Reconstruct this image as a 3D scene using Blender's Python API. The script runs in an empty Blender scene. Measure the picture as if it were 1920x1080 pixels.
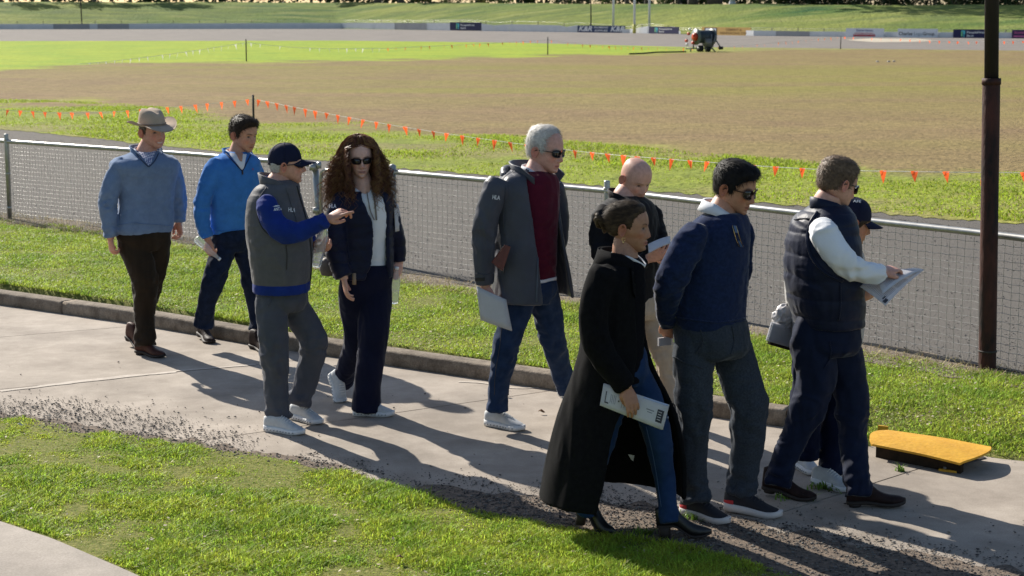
import bpy, bmesh, math, random
import numpy as np
from mathutils import Vector, Matrix, noise as mnoise
from mathutils.bvhtree import BVHTree
random.seed(7); RNG = np.random.default_rng(7)
R = math.radians
scene = bpy.context.scene
COL = scene.collection
# ------------------------------------------------------------------ camera, sky, sun, exposure
FPX, YH, CAMH = 3300.0, 22.0, 2.5
PITCH = math.atan((540 - YH) / FPX)
CP, SP = math.cos(PITCH), math.sin(PITCH)
cam_d = bpy.data.cameras.new('camera'); cam = bpy.data.objects.new('camera', cam_d); COL.objects.link(cam)
cam.location = (0, 0, CAMH); cam.rotation_euler = (math.pi / 2 - PITCH, 0, 0)
cam_d.sensor_width = 36; cam_d.lens = 36 * FPX / 1920; cam_d.clip_start = 0.1; cam_d.clip_end = 5000
cam_d.dof.use_dof = True; cam_d.dof.focus_distance = 10.2; cam_d.dof.aperture_fstop = 7.0
scene.camera = cam
SUN_EL, SUN_AZ = R(32), R(37)                       # azimuth to the left of straight ahead
SUN_DIR = Vector((-math.sin(SUN_AZ) * math.cos(SUN_EL), math.cos(SUN_AZ) * math.cos(SUN_EL), math.sin(SUN_EL)))
world = bpy.data.worlds.new('World'); scene.world = world; world.use_nodes = True
wn = world.node_tree; sky = wn.nodes.new('ShaderNodeTexSky'); sky.sky_type = 'NISHITA'; sky.sun_disc = False
sky.sun_elevation = SUN_EL; sky.sun_rotation = -SUN_AZ
bg = wn.nodes['Background']; wn.links.new(sky.outputs[0], bg.inputs['Color']); bg.inputs['Strength'].default_value = 0.078
sun_d = bpy.data.lights.new('sun', 'SUN'); sun_d.energy = 5.0; sun_d.angle = R(0.5); sun_d.color = (1.0, .94, .84)
sun = bpy.data.objects.new('sun', sun_d); COL.objects.link(sun); sun.location = (-20, 30, 30)
sun.rotation_euler = (-SUN_DIR).to_track_quat('-Z', 'Y').to_euler()
vs = scene.view_settings; vs.view_transform = 'Standard'; vs.look = 'None'; vs.exposure = 0.70; vs.gamma = 1.0
try: vs.use_curve_mapping = False
except Exception: pass

# ------------------------------------------------------------------ where things stand (photo measurements -> metres)
def ray(px, py):
    u = (540 - py) / FPX; r = (px - 960) / FPX
    return Vector((r, CP + u * SP, -SP + u * CP))
def G(px, py, z=0.0):                               # point at height z
    d = ray(px, py); t = (z - CAMH) / d.z
    return Vector((d.x * t, d.y * t, z))
def J(px, py, Y):                                   # point at distance Y
    d = ray(px, py); t = Y / d.y
    return Vector((d.x * t, Y, CAMH + d.z * t))
# ------------------------------------------------------------------ noise
def _hash(ix, iy, iz):
    n = (ix * 374761393 + iy * 668265263 + iz * 2147483647 * 3 + iz * 1274126177) & 0xffffffff
    n = ((n ^ (n >> 13)) * 1274126177) & 0xffffffff
    n = (n ^ (n >> 16)) & 0xffffffff
    return n.astype(np.float64) / 2147483647.5 - 1
def vnoise(P, s=1.0):
    P = np.asarray(P, float) * s
    i = np.floor(P).astype(np.int64); f = P - i; f = f * f * (3 - 2 * f)
    r = 0
    for dx in (0, 1):
        for dy in (0, 1):
            for dz in (0, 1):
                w = (f[:, 0] if dx else 1 - f[:, 0]) * (f[:, 1] if dy else 1 - f[:, 1]) * (f[:, 2] if dz else 1 - f[:, 2])
                r = r + w * _hash(i[:, 0] + dx, i[:, 1] + dy, i[:, 2] + dz)
    return r
def fbm(P, s=1.0, o=4):
    r = 0; a = .5
    for k in range(o):
        r = r + a * vnoise(np.asarray(P) + 17.3 * k, s); s *= 2; a *= .5
    return r
def sstep(a, b, x):
    t = np.clip((np.asarray(x, float) - a) / (b - a), 0, 1); return t * t * (3 - 2 * t)
# ------------------------------------------------------------------ materials
MATS = {}
def M(name, col=(.5, .5, .5), rough=.8, var=.15, scale=6, bump=0., bscale=60, metal=0., spec=.35, col2=None, attr=None,
      trans=0., sheen=0., island=0., alpha=None, sss=0., detail=5, stretch=None, coat=0., speck=0., sscale=220):
    if name in MATS: return MATS[name]
    m = bpy.data.materials.new(name); m.use_nodes = True; nt = m.node_tree; N = nt.nodes; L = nt.links
    b = N['Principled BSDF']; out = N['Material Output']
    b.inputs['Roughness'].default_value = rough; b.inputs['Metallic'].default_value = metal
    b.inputs['Specular IOR Level'].default_value = spec
    if sheen: b.inputs['Sheen Weight'].default_value = sheen; b.inputs['Sheen Roughness'].default_value = .45
    if coat: b.inputs['Coat Weight'].default_value = coat
    if sss: b.inputs['Subsurface Weight'].default_value = sss; b.inputs['Subsurface Radius'].default_value = (.012, .005, .003)
    geo = N.new('ShaderNodeNewGeometry'); vec = geo.outputs['Position']
    if stretch:
        mp = N.new('ShaderNodeMapping'); mp.inputs['Scale'].default_value = stretch; L.new(vec, mp.inputs[0]); vec = mp.outputs[0]
    n1 = N.new('ShaderNodeTexNoise'); n1.inputs['Scale'].default_value = scale; n1.inputs['Detail'].default_value = detail
    n1.inputs['Roughness'].default_value = .65
    L.new(vec, n1.inputs['Vector'])
    c2 = col2 if col2 else tuple(c * (1 - var) for c in col)
    c1 = col if col2 else tuple(min(1, c * (1 + var)) for c in col)
    rp = N.new('ShaderNodeValToRGB'); rp.color_ramp.elements[0].position = .33; rp.color_ramp.elements[1].position = .67
    rp.color_ramp.elements[0].color = (*c2, 1); rp.color_ramp.elements[1].color = (*c1, 1)
    L.new(n1.outputs[0], rp.inputs[0]); src = rp.outputs[0]
    if attr:
        at = N.new('ShaderNodeAttribute'); at.attribute_name = attr
        mx = N.new('ShaderNodeMix'); mx.data_type = 'RGBA'; mx.blend_type = 'MULTIPLY'; mx.inputs[0].default_value = 1
        L.new(at.outputs['Color'], mx.inputs[6]); L.new(src, mx.inputs[7]); src = mx.outputs[2]
    if island:
        hs = N.new('ShaderNodeHueSaturation'); mr = N.new('ShaderNodeMapRange')
        mr.inputs[3].default_value = 1 - island; mr.inputs[4].default_value = 1 + island
        L.new(geo.outputs['Random Per Island'], mr.inputs[0]); L.new(mr.outputs[0], hs.inputs['Value'])
        mr2 = N.new('ShaderNodeMapRange'); mr2.inputs[3].default_value = .5 - island * .06; mr2.inputs[4].default_value = .5 + island * .06
        L.new(geo.outputs['Random Per Island'], mr2.inputs[0]); L.new(mr2.outputs[0], hs.inputs['Hue'])
        L.new(src, hs.inputs['Color']); src = hs.outputs[0]
    if speck:
        n3 = N.new('ShaderNodeTexNoise'); n3.inputs['Scale'].default_value = sscale; n3.inputs['Detail'].default_value = 3; L.new(geo.outputs['Position'], n3.inputs['Vector'])
        m3 = N.new('ShaderNodeMapRange'); m3.inputs[1].default_value = .3; m3.inputs[2].default_value = .7; m3.inputs[3].default_value = 1 - speck; m3.inputs[4].default_value = 1 + speck * .6; L.new(n3.outputs[0], m3.inputs[0])
        n4 = N.new('ShaderNodeTexNoise'); n4.inputs['Scale'].default_value = .8; n4.inputs['Detail'].default_value = 7; n4.inputs['Roughness'].default_value = .7; L.new(geo.outputs['Position'], n4.inputs['Vector'])
        m4 = N.new('ShaderNodeMapRange'); m4.inputs[1].default_value = .35; m4.inputs[2].default_value = .65; m4.inputs[3].default_value = .76; m4.inputs[4].default_value = 1.12; L.new(n4.outputs[0], m4.inputs[0])
        mm = N.new('ShaderNodeMath'); mm.operation = 'MULTIPLY'; L.new(m3.outputs[0], mm.inputs[0]); L.new(m4.outputs[0], mm.inputs[1])
        mx3 = N.new('ShaderNodeMix'); mx3.data_type = 'RGBA'; mx3.blend_type = 'MULTIPLY'; mx3.inputs[0].default_value = 1; L.new(src, mx3.inputs[6]); L.new(mm.outputs[0], mx3.inputs[7]); src = mx3.outputs[2]
    L.new(src, b.inputs['Base Color'])
    if bump:
        n2 = N.new('ShaderNodeTexNoise'); n2.inputs['Scale'].default_value = bscale; n2.inputs['Detail'].default_value = 4
        L.new(vec, n2.inputs['Vector'])
        bp = N.new('ShaderNodeBump'); bp.inputs['Strength'].default_value = min(1, bump); bp.inputs['Distance'].default_value = .6 / bscale
        L.new(n2.outputs[0], bp.inputs['Height']); L.new(bp.outputs[0], b.inputs['Normal'])
    if trans:
        tr = N.new('ShaderNodeBsdfTranslucent'); ms = N.new('ShaderNodeMixShader'); ms.inputs[0].default_value = trans
        L.new(src, tr.inputs[0]); L.new(b.outputs[0], ms.inputs[1]); L.new(tr.outputs[0], ms.inputs[2]); L.new(ms.outputs[0], out.inputs[0])
    MATS[name] = m
    return m
def add_fold(m, strength=.6, scale=6., zs=.55, dist=.03):
    nt = m.node_tree; N = nt.nodes; L = nt.links; b = N['Principled BSDF']
    geo = N.new('ShaderNodeNewGeometry'); mp = N.new('ShaderNodeMapping'); mp.inputs['Scale'].default_value = (1, 1, zs); L.new(geo.outputs['Position'], mp.inputs[0])
    n = N.new('ShaderNodeTexNoise'); n.noise_type = 'RIDGED_MULTIFRACTAL'; n.inputs['Scale'].default_value = scale; n.inputs['Detail'].default_value = 2.5; n.inputs['Distortion'].default_value = .9; L.new(mp.outputs[0], n.inputs['Vector'])
    bp = N.new('ShaderNodeBump'); bp.inputs['Strength'].default_value = strength; bp.inputs['Distance'].default_value = dist; L.new(n.outputs[0], bp.inputs['Height'])
    if b.inputs['Normal'].links: L.new(b.inputs['Normal'].links[0].from_socket, bp.inputs['Normal'])
    L.new(bp.outputs[0], b.inputs['Normal'])
def glassy(name, col=(.95, .97, 1), rough=.05, ior=1.33):
    m = bpy.data.materials.new(name); m.use_nodes = True; b = m.node_tree.nodes['Principled BSDF']
    b.inputs['Base Color'].default_value = (*col, 1); b.inputs['Roughness'].default_value = rough
    b.inputs['Transmission Weight'].default_value = 1; b.inputs['IOR'].default_value = ior
    return m
# ------------------------------------------------------------------ mesh helpers
class Geo:
    def __init__(s): s.v = []; s.f = []; s.m = []; s.n = 0
    def add(s, V, Fc, mi=0):
        V = np.asarray([tuple(v) for v in V], float) if not isinstance(V, np.ndarray) else V
        s.v.append(V)
        for i, f in enumerate(Fc): s.f.append(tuple(int(k) + s.n for k in f)); s.m.append(mi if np.isscalar(mi) else mi[i])
        s.n += len(V); return s
    def box(s, c, sz, mi=0, rot=None, bev=0.):
        x, y, z = (np.array(sz) / 2)
        V = np.array([[a * x, b * y, d * z] for d in (-1, 1) for b in (-1, 1) for a in (-1, 1)], float)
        if rot is not None: V = V @ np.array(rot.to_3x3()).T
        V += np.array(c)
        return s.add(V, [(0, 2, 3, 1), (4, 5, 7, 6), (0, 1, 5, 4), (2, 6, 7, 3), (0, 4, 6, 2), (1, 3, 7, 5)], mi)
    def tube(s, pts, r, n=8, mi=0, cap=True):
        V, Fc = tube(pts, r, n, cap); return s.add(V, Fc, mi)
    def V(s): return np.concatenate(s.v) if s.v else np.zeros((0, 3))
def mesh_fast(name, V, Fc, mats, mi=None, smooth=True):
    me = bpy.data.meshes.new(name)
    V = np.asarray(V, float)
    if isinstance(Fc, np.ndarray):
        k = Fc.shape[1]; me.vertices.add(len(V)); me.vertices.foreach_set('co', V.ravel())
        me.loops.add(Fc.size); me.loops.foreach_set('vertex_index', Fc.ravel().astype(np.int32))
        me.polygons.add(len(Fc)); me.polygons.foreach_set('loop_start', np.arange(0, Fc.size, k, dtype=np.int32))
        me.update(calc_edges=True)
    else:
        me.from_pydata(V.tolist(), [], Fc)
    for m in mats: me.materials.append(m)
    if mi is not None and len(mats) > 1: me.polygons.foreach_set('material_index', np.asarray(mi, np.int32))
    me.polygons.foreach_set('use_smooth', np.full(len(me.polygons), smooth))
    me.update(); return me
def link(name, me, parent=None):
    o = bpy.data.objects.new(name, me); COL.objects.link(o)
    if parent is not None:
        o.parent = parent; o.matrix_parent_inverse = Matrix.Identity(4)
    return o
def rootloc(p):
    l = Vector((0, 0, 0))
    while p is not None: l = l + p.location; p = p.parent
    return l
def obj(name, geo, mats, parent=None, smooth=True, origin=None):
    """one mesh object; vertices are given in world metres, stored relative to the parent's base"""
    if not isinstance(mats, (list, tuple)): mats = [mats]
    V = geo.V(); off = rootloc(parent); loc = Vector((0, 0, 0))
    if parent is None and origin is None and len(V): origin = Vector(((V[:, 0].min() + V[:, 0].max()) / 2, (V[:, 1].min() + V[:, 1].max()) / 2, V[:, 2].min()))
    if origin is not None: loc = Vector(origin) - off
    me = mesh_fast(name, V - np.array(off + loc), geo.f, mats, geo.m, smooth)
    o = link(name, me, parent); o.location = loc; return o
def tag(o, label=None, cat=None, group=None, kind=None):
    if label: o['label'] = label
    if cat: o['category'] = cat
    if group: o['group'] = group
    if kind: o['kind'] = kind
    return o
def thing(name, loc, label, cat, group=None):
    o = bpy.data.objects.new(name, None); COL.objects.link(o); o.location = loc; o.empty_display_size = .1
    return tag(o, label, cat, group)
def frames(P):
    P = np.asarray(P, float); T = np.gradient(P, axis=0); T /= np.linalg.norm(T, axis=1)[:, None] + 1e-12
    up = np.array([0, 0, 1.]) if abs(T[0, 2]) < .9 else np.array([0, 1., 0])
    u = np.cross(T[0], up); u /= np.linalg.norm(u); U = []
    for t in T:
        u = u - t * np.dot(u, t); u /= np.linalg.norm(u) + 1e-12; U.append(u)
    U = np.array(U); return T, U, np.cross(T, U)
def grid_faces(nr, ns, closed=True):
    F = []
    for i in range(nr - 1):
        for j in range(ns if closed else ns - 1):
            F.append((i * ns + j, i * ns + (j + 1) % ns, (i + 1) * ns + (j + 1) % ns, (i + 1) * ns + j))
    return F
def tube(pts, r, n=8, cap=True):
    P = np.array([tuple(p) for p in pts], float); r = np.full(len(P), r) if np.isscalar(r) else np.asarray(r, float)
    T, U, W = frames(P); a = np.arange(n) * 2 * math.pi / n
    V = (P[:, None] + r[:, None, None] * (np.cos(a)[None, :, None] * U[:, None] + np.sin(a)[None, :, None] * W[:, None])).reshape(-1, 3)
    F = grid_faces(len(P), n)
    if cap: F.append(tuple(range(n))[::-1]); F.append(tuple(range((len(P) - 1) * n, len(P) * n)))
    return V, F
def catmull(P, m=6):
    P = np.asarray(P, float)
    if len(P) < 3: t = np.linspace(0, 1, m + 1)[:, None]; return P[0] * (1 - t) + P[-1] * t
    Q = np.vstack([2 * P[0] - P[1], P, 2 * P[-1] - P[-2]]); o = []
    for i in range(1, len(Q) - 2):
        for k in range(m):
            t = k / m
            o.append(.5 * (2 * Q[i] + (Q[i + 1] - Q[i - 1]) * t + (2 * Q[i - 1] - 5 * Q[i] + 4 * Q[i + 1] - Q[i + 2]) * t * t + (3 * Q[i] - Q[i - 1] - 3 * Q[i + 1] + Q[i + 2]) * t ** 3))
    o.append(P[-1]); return np.array(o)
def loft(rings, cap=True, closed=True):
    n = len(rings[0]); V = np.concatenate([np.asarray(r, float) for r in rings]); F = grid_faces(len(rings), n, closed)
    if cap:
        c0 = len(V); V = np.vstack([V, np.mean(rings[0], axis=0), np.mean(rings[-1], axis=0)]); b = (len(rings) - 1) * n
        for j in range(n): F.append((c0, (j + 1) % n, j)); F.append((c0 + 1, b + j, b + (j + 1) % n))
    return V, F
def text_mesh(body, size, parent, mat, origin, right, up, bold=0., shear=0., name='lettering', width=None, project=None, off=.003, align='CENTER'):
    cu = bpy.data.curves.new('t', 'FONT'); cu.body = body; cu.size = 1; cu.align_x = align; cu.align_y = 'CENTER'; cu.offset = bold; cu.shear = shear; cu.resolution_u = 3
    o = bpy.data.objects.new('t', cu); COL.objects.link(o); dg = bpy.context.evaluated_depsgraph_get()
    me = bpy.data.meshes.new_from_object(o.evaluated_get(dg)); bpy.data.objects.remove(o); bpy.data.curves.remove(cu)
    V = np.empty(len(me.vertices) * 3); me.vertices.foreach_get('co', V); V = V.reshape(-1, 3)
    Fc = [tuple(p.vertices) for p in me.polygons]; bpy.data.meshes.remove(me)
    w = V[:, 0].max() - V[:, 0].min(); sx = size if width is None else width / w
    r = np.array(right); u = np.array(up); P = np.array(origin) + V[:, :1] * sx * r + V[:, 1:2] * size * u
    if project is not None: P = project(P, off)
    g = Geo(); g.add(P, Fc); return obj(name, g, mat, parent, smooth=False)
# ================================================================== SETTING: ground sheets
def curve(px):                                      # polyline in photo pixels -> function px -> py, straight beyond its ends
    x = np.array([p[0] for p in px], float); y = np.array([p[1] for p in px], float)
    def f(s):
        s = np.asarray(s, float); r = np.interp(s, x, y)
        r = np.where(s < x[0], y[0] + (s - x[0]) * (y[1] - y[0]) / (x[1] - x[0]), r)
        return np.where(s > x[-1], y[-1] + (s - x[-1]) * (y[-1] - y[-2]) / (x[-1] - x[-2]), r)
    return f
def Gv(px, py, z=0.):
    px, py = np.broadcast_arrays(np.asarray(px, float), np.asarray(py, float))
    u = (540 - py) / FPX; r = (px - 960) / FPX; dy = CP + u * SP; dz = -SP + u * CP; t = (z - CAMH) / dz
    return np.stack([r * t, dy * t, np.full(t.shape, z) if np.isscalar(z) else z], -1)
def lin(a, b, n): return np.linspace(a, b, n)
kerb_px = curve([(0, 572), (250, 608), (360, 627), (470, 647), (610, 667), (709, 683), (1039, 732), (1340, 783), (1460, 800), (1620, 812), (1700, 808), (1800, 821), (1870, 833), (1920, 838)])
near_px = curve([(0, 782), (150, 808), (320, 832), (480, 852), (640, 890), (766, 925), (868, 957), (1007, 986), (1149, 1009), (1280, 1030), (1480, 1080)])
path_px = curve([(0, 977), (100, 1010), (240, 1070), (330, 1112)])
rail_px = curve([(0, 264), (10, 265), (370, 290), (590, 309), (800, 328), (1138, 358), (1500, 400), (1840, 437), (1920, 447)])
base_px = curve([(14, 402), (200, 425), (740, 512), (1000, 551), (1400, 617), (1850, 685), (1920, 697)])
gfar_px = curve([(0, 243), (141, 255), (229, 266), (430, 284), (741, 314), (918, 329), (1120, 348), (1420, 378), (1640, 398), (1920, 418)])
green_px = curve([(0, 192), (233, 201), (483, 224), (640, 232), (770, 242), (950, 259), (1080, 272), (1310, 293), (1500, 308), (1920, 322)])
brown_px = curve([(0, 133), (213, 119), (640, 115), (973, 107), (1106, 102), (1280, 99), (1440, 93), (1920, 94)])
track_px = curve([(0, 77), (640, 76), (973, 80), (1280, 88), (1513, 90), (1920, 95)])
wall_px = curve([(0, 55), (640, 54), (900, 58), (1180, 62), (1413, 67), (1660, 70), (1920, 72)])
crest_px = curve([(0, 3.5), (400, 4), (900, 6), (1300, 8), (1920, 9)])
VZ = .10
def sheet(name, lo, hi, s0, s1, ns, nr, z, mat, colfn=None, kind='structure', edge=(0, 0), inv=True, relief=None):
    s = lin(s0, s1, ns); a = lo(s); b = hi(s)
    t = lin(0, 1, nr)[:, None]; py = a[None] * (1 - t) + b[None] * t
    P = Gv(np.broadcast_to(s, py.shape), py, z)
    if edge[0] or edge[1]:
        d = P[-1] - P[0]; d /= np.linalg.norm(d, axis=1)[:, None] + 1e-9
        D0 = edge[0] * (fbm(P[0], 1.3) + .6 * vnoise(P[0], 9)); D1 = edge[1] * (fbm(P[-1], 1.3) + .6 * vnoise(P[-1], 9)); a0, b0 = P[0].copy(), P[-1].copy(); tot = np.linalg.norm(b0 - a0, axis=1); D0 = np.maximum(np.minimum(D0, tot * .4), -9); D1 = np.maximum(D1, -tot * .4)
        for i in range(nr):
            w0 = np.clip(1 - np.linalg.norm(P[i] - a0, axis=1) / np.minimum(4 * edge[0] + 1e-6, tot), 0, 1); w1 = np.clip(1 - np.linalg.norm(P[i] - b0, axis=1) / np.minimum(4 * edge[1] + 1e-6, tot), 0, 1); P[i] += d * (D0 * w0 + D1 * w1)[:, None]
    P = P.reshape(-1, 3)
    if relief is not None: P[:, 2] += relief(P)
    if name == 'verge':
        Q = P.reshape(nr, ns, 3); k = np.clip(np.arange(nr) / 14., 0, 1)[:, None]; Q[:, :, 2] = np.where(s[None] > 1600, Q[:, :, 2] * k + .002, Q[:, :, 2]); Q[0, :, 2] = -.015; P = Q.reshape(-1, 3)
    idx = np.arange(nr * ns).reshape(nr, ns)
    F = np.stack([idx[:-1, :-1], idx[:-1, 1:], idx[1:, 1:], idx[1:, :-1]], -1).reshape(-1, 4)
    me = mesh_fast(name, P, F, [mat])
    if colfn is not None:
        c = colfn(P, np.broadcast_to(s, py.shape).ravel(), py.ravel())
        at = me.color_attributes.new('Col', 'FLOAT_COLOR', 'POINT'); at.data.foreach_set('color', np.concatenate([c, np.ones((len(c), 1))], 1).astype(np.float32).ravel())
    o = link(name, me); o['kind'] = kind; return o
const = lambda v: (lambda s: np.full(np.shape(s), float(v)))
concrete = M('concrete', (.41, .355, .298), .9, scale=3.2, col2=(.34, .29, .24), bump=.3, bscale=170, spec=.2, speck=.16, sscale=130)
concrete2 = M('path_concrete', (.42, .37, .32), .9, scale=5, col2=(.35, .31, .265), bump=.3, bscale=150, spec=.2, speck=.15, sscale=110)
kerbmat = M('kerb_concrete', (.30, .25, .195), .92, scale=9, col2=(.15, .12, .092), bump=.5, bscale=60, spec=.2, speck=.25, sscale=90)
gravel = M('track_gravel', (.150, .137, .122), .95, scale=60, col2=(.085, .077, .069), bump=1, bscale=70, spec=.2, detail=6)
soil = M('soil', (.25, .235, .075), .95, scale=38, col2=(.085, .11, .02), bump=1, bscale=75, spec=.1)
dirt = M('dirt', (.235, .18, .135), .95, scale=34, col2=(.085, .072, .062), bump=.8, bscale=80, spec=.15)
fieldm = M('field', (1.20, 1.20, 1.18), .95, scale=3.6, col2=(.76, .76, .76), bump=1, bscale=9, spec=.1, attr='Col', detail=7)
bankm = M('bank_grass', (1.15, 1.15, 1.1), .95, scale=1.1, col2=(.75, .8, .75), bump=1, bscale=2.5, spec=.1, attr='Col', detail=8)
trackm = M('far_track', (.225, .20, .178), .95, scale=.35, col2=(.165, .148, .133), bump=.5, bscale=4, spec=.2, detail=8)

g = Geo(); g.add(np.array([[-2500, -200, -.35], [2500, -200, -.35], [2500, 3500, -.35], [-2500, 3500, -.35]]), [(0, 1, 2, 3)])
o = obj('ground', g, M('far_ground', (.10, .13, .04), .95, scale=.05, col2=(.13, .11, .06)), smooth=False, origin=(0, 0, -.35)); o['kind'] = 'structure'
# the concrete road: slabs with open joints, on a dirt bed
sheet('road_bed', lambda s: near_px(s) + 40, lambda s: kerb_px(s) - 3, -900, 2500, 60, 4, -.03, M('joint_dirt', (.10, .085, .07), .95))
joints = []                                         # joint lines across the road, as points on near edge and kerb
A = [((0, 632), (245, 612)), ((0, 730), (480, 683)), ((742, 774), (1023, 734)), ((1600, 918), (1732, 876))]
Kp = np.array([G(s, float(kerb_px(s)))[:] for s in lin(-900, 2600, 300)])[:, :2]
Np = np.array([G(s, float(near_px(s)) + 30)[:] for s in lin(-900, 2300, 300)])[:, :2]
def cut(p, d, L):                                   # where the line p+t d meets polyline L
    p, d = np.array(p), np.array(d); n = np.array([-d[1], d[0]]); s = (L - p) @ n
    k = np.where(s[:-1] * s[1:] <= 0)[0]; k = k[0] if len(k) else (0 if abs(s[0]) < abs(s[-1]) else len(s) - 2)
    w = s[k] / (s[k] - s[k + 1] + 1e-12); return L[k] + (L[k + 1] - L[k]) * np.clip(w, 0, 1)
lines = []
for a, b in A:
    a, b = np.array(G(*a)[:2]), np.array(G(*b)[:2]); d = (b - a) / np.linalg.norm(b - a); lines.append((a, d))
dd = np.array(lines[1][1]); step = np.array([1.9, -1.45])
lines = [(lines[0][0] - 3 * step, dd), (lines[0][0] - 2 * step, dd), (lines[0][0] - step, dd)] + lines + [(lines[3][0] + step * 1.2, lines[3][1]), (lines[3][0] + step * 2.4, lines[3][1])]
cuts = [(cut(p, d, Np), cut(p, d, Kp)) for p, d in lines]
def between(L, a, b):
    ia = np.argmin(((L - a) ** 2).sum(1)); ib = np.argmin(((L - b) ** 2).sum(1)); return [q for q in L[min(ia, ib) + 1:max(ia, ib)]]
road = thing('road', (0, 10, 0), None, None); tag(road, kind='structure')
for i in range(len(cuts) - 1):
    (n0, k0), (n1, k1) = cuts[i], cuts[i + 1]; e = .006
    tdir = (k1 - k0) / np.linalg.norm(k1 - k0)
    ring = [n0 + tdir * e] + between(Np, n0, n1)[2:-2] + [n1 - tdir * e] + [k1 - tdir * e] + between(Kp, k0, k1)[::-1][2:-2] + [k0 + tdir * e]
    bm = bmesh.new(); vs_ = [bm.verts.new((p[0], p[1] - 10, -.02)) for p in ring]; f = bm.faces.new(vs_)
    if f.normal.z < 0: f.normal_flip()
    ex = bmesh.ops.extrude_face_region(bm, geom=[f]); top = [v for v in ex['geom'] if isinstance(v, bmesh.types.BMVert)]
    bmesh.ops.translate(bm, verts=top, vec=(0, 0, .02)); bmesh.ops.recalc_face_normals(bm, faces=bm.faces)
    me = bpy.data.meshes.new('slab'); bm.to_mesh(me); bm.free(); me.materials.append(concrete); link('slab', me, road)
# kerb in segments with open joints
kerb = thing('kerb', (0, 11, 0), None, None); tag(kerb, kind='structure')
KL = np.array([G(s, float(kerb_px(s)))[:] for s in lin(-700, 1612, 500)])
# end the kerb at the drain; cumulative length
cl = np.concatenate([[0], np.cumsum(np.linalg.norm(np.diff(KL, axis=0), axis=1))]); jt = float(np.interp(1474, lin(-700, 1612, 500), cl))
stops = sorted([0.] + [jt - 3.4 * k for k in range(0, 12) if jt - 3.4 * k > .2] + [cl[-1]])
for a, b in zip(stops[:-1], stops[1:]):
    q = np.arange(a + .007, b - .007, .06); q = np.append(q, b - .007)
    C = np.stack([np.interp(q, cl, KL[:, k]) for k in range(3)], 1); T = np.gradient(C, axis=0) if len(C) > 2 else np.repeat([C[-1] - C[0]], len(C), 0)
    T /= np.linalg.norm(T, axis=1)[:, None]; Nn = np.stack([-T[:, 1], T[:, 0], 0 * T[:, 0]], 1)
    prof = [(0, -.05), (.003, .05), (.006, .091), (.011, .100), (.022, .105), (.09, .106), (.15, .104), (.165, .094), (.165, -.05)]
    rings = []
    for c, n in zip(C, Nn):
        pr = np.array([c + n * x + np.array([0, 0, z]) for x, z in prof])
        ch = vnoise(np.array([c]), 14)[0] * .006 + vnoise(np.array([c]), 4)[0] * .004; pr[2:6, 2] += ch * .6; pr[1:5] += n * abs(ch) * np.array([.3, 1, 1.3, .8])[:, None]; rings.append(pr)
    g = Geo(); V, F = loft(rings, True); g.add(V, F); obj('kerb_stone', g, kerbmat, kerb)
def smear(pts, w, mat, name, seed):
    P = catmull(np.array([G(x, y, .0035)[:] for x, y in pts]), 40); T = np.gradient(P, axis=0); T /= np.linalg.norm(T, axis=1)[:, None]; Nn = np.stack([-T[:, 1], T[:, 0], 0 * T[:, 0]], 1)
    a = w * (.5 + 1.2 * np.abs(fbm(P + seed, 3, 4))); b = w * (.4 + 1.3 * np.abs(fbm(P + seed + 9, 4, 4))); g = Geo(); V = np.stack([P - Nn * a[:, None], P + Nn * b[:, None]], 1).reshape(-1, 3); g.add(V, [(2 * i, 2 * i + 2, 2 * i + 3, 2 * i + 1) for i in range(len(P) - 1)]); o = obj(name, g, mat); o['kind'] = 'structure'
lime = M('lime_stain', (.56, .50, .43), .9, scale=18, col2=(.44, .38, .32), speck=.15)
smear([(0, 733), (120, 719), (240, 705), (330, 697)], .045, lime, 'lime_stain', 1); smear([(395, 628), (450, 640), (520, 655)], .02, lime, 'lime_stain', 2); smear([(330, 695), (420, 688), (480, 683)], .03, lime, 'lime_stain', 3); smear([(860, 715), (910, 718), (960, 727), (1010, 727)], .018, lime, 'lime_stain', 4)
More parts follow.
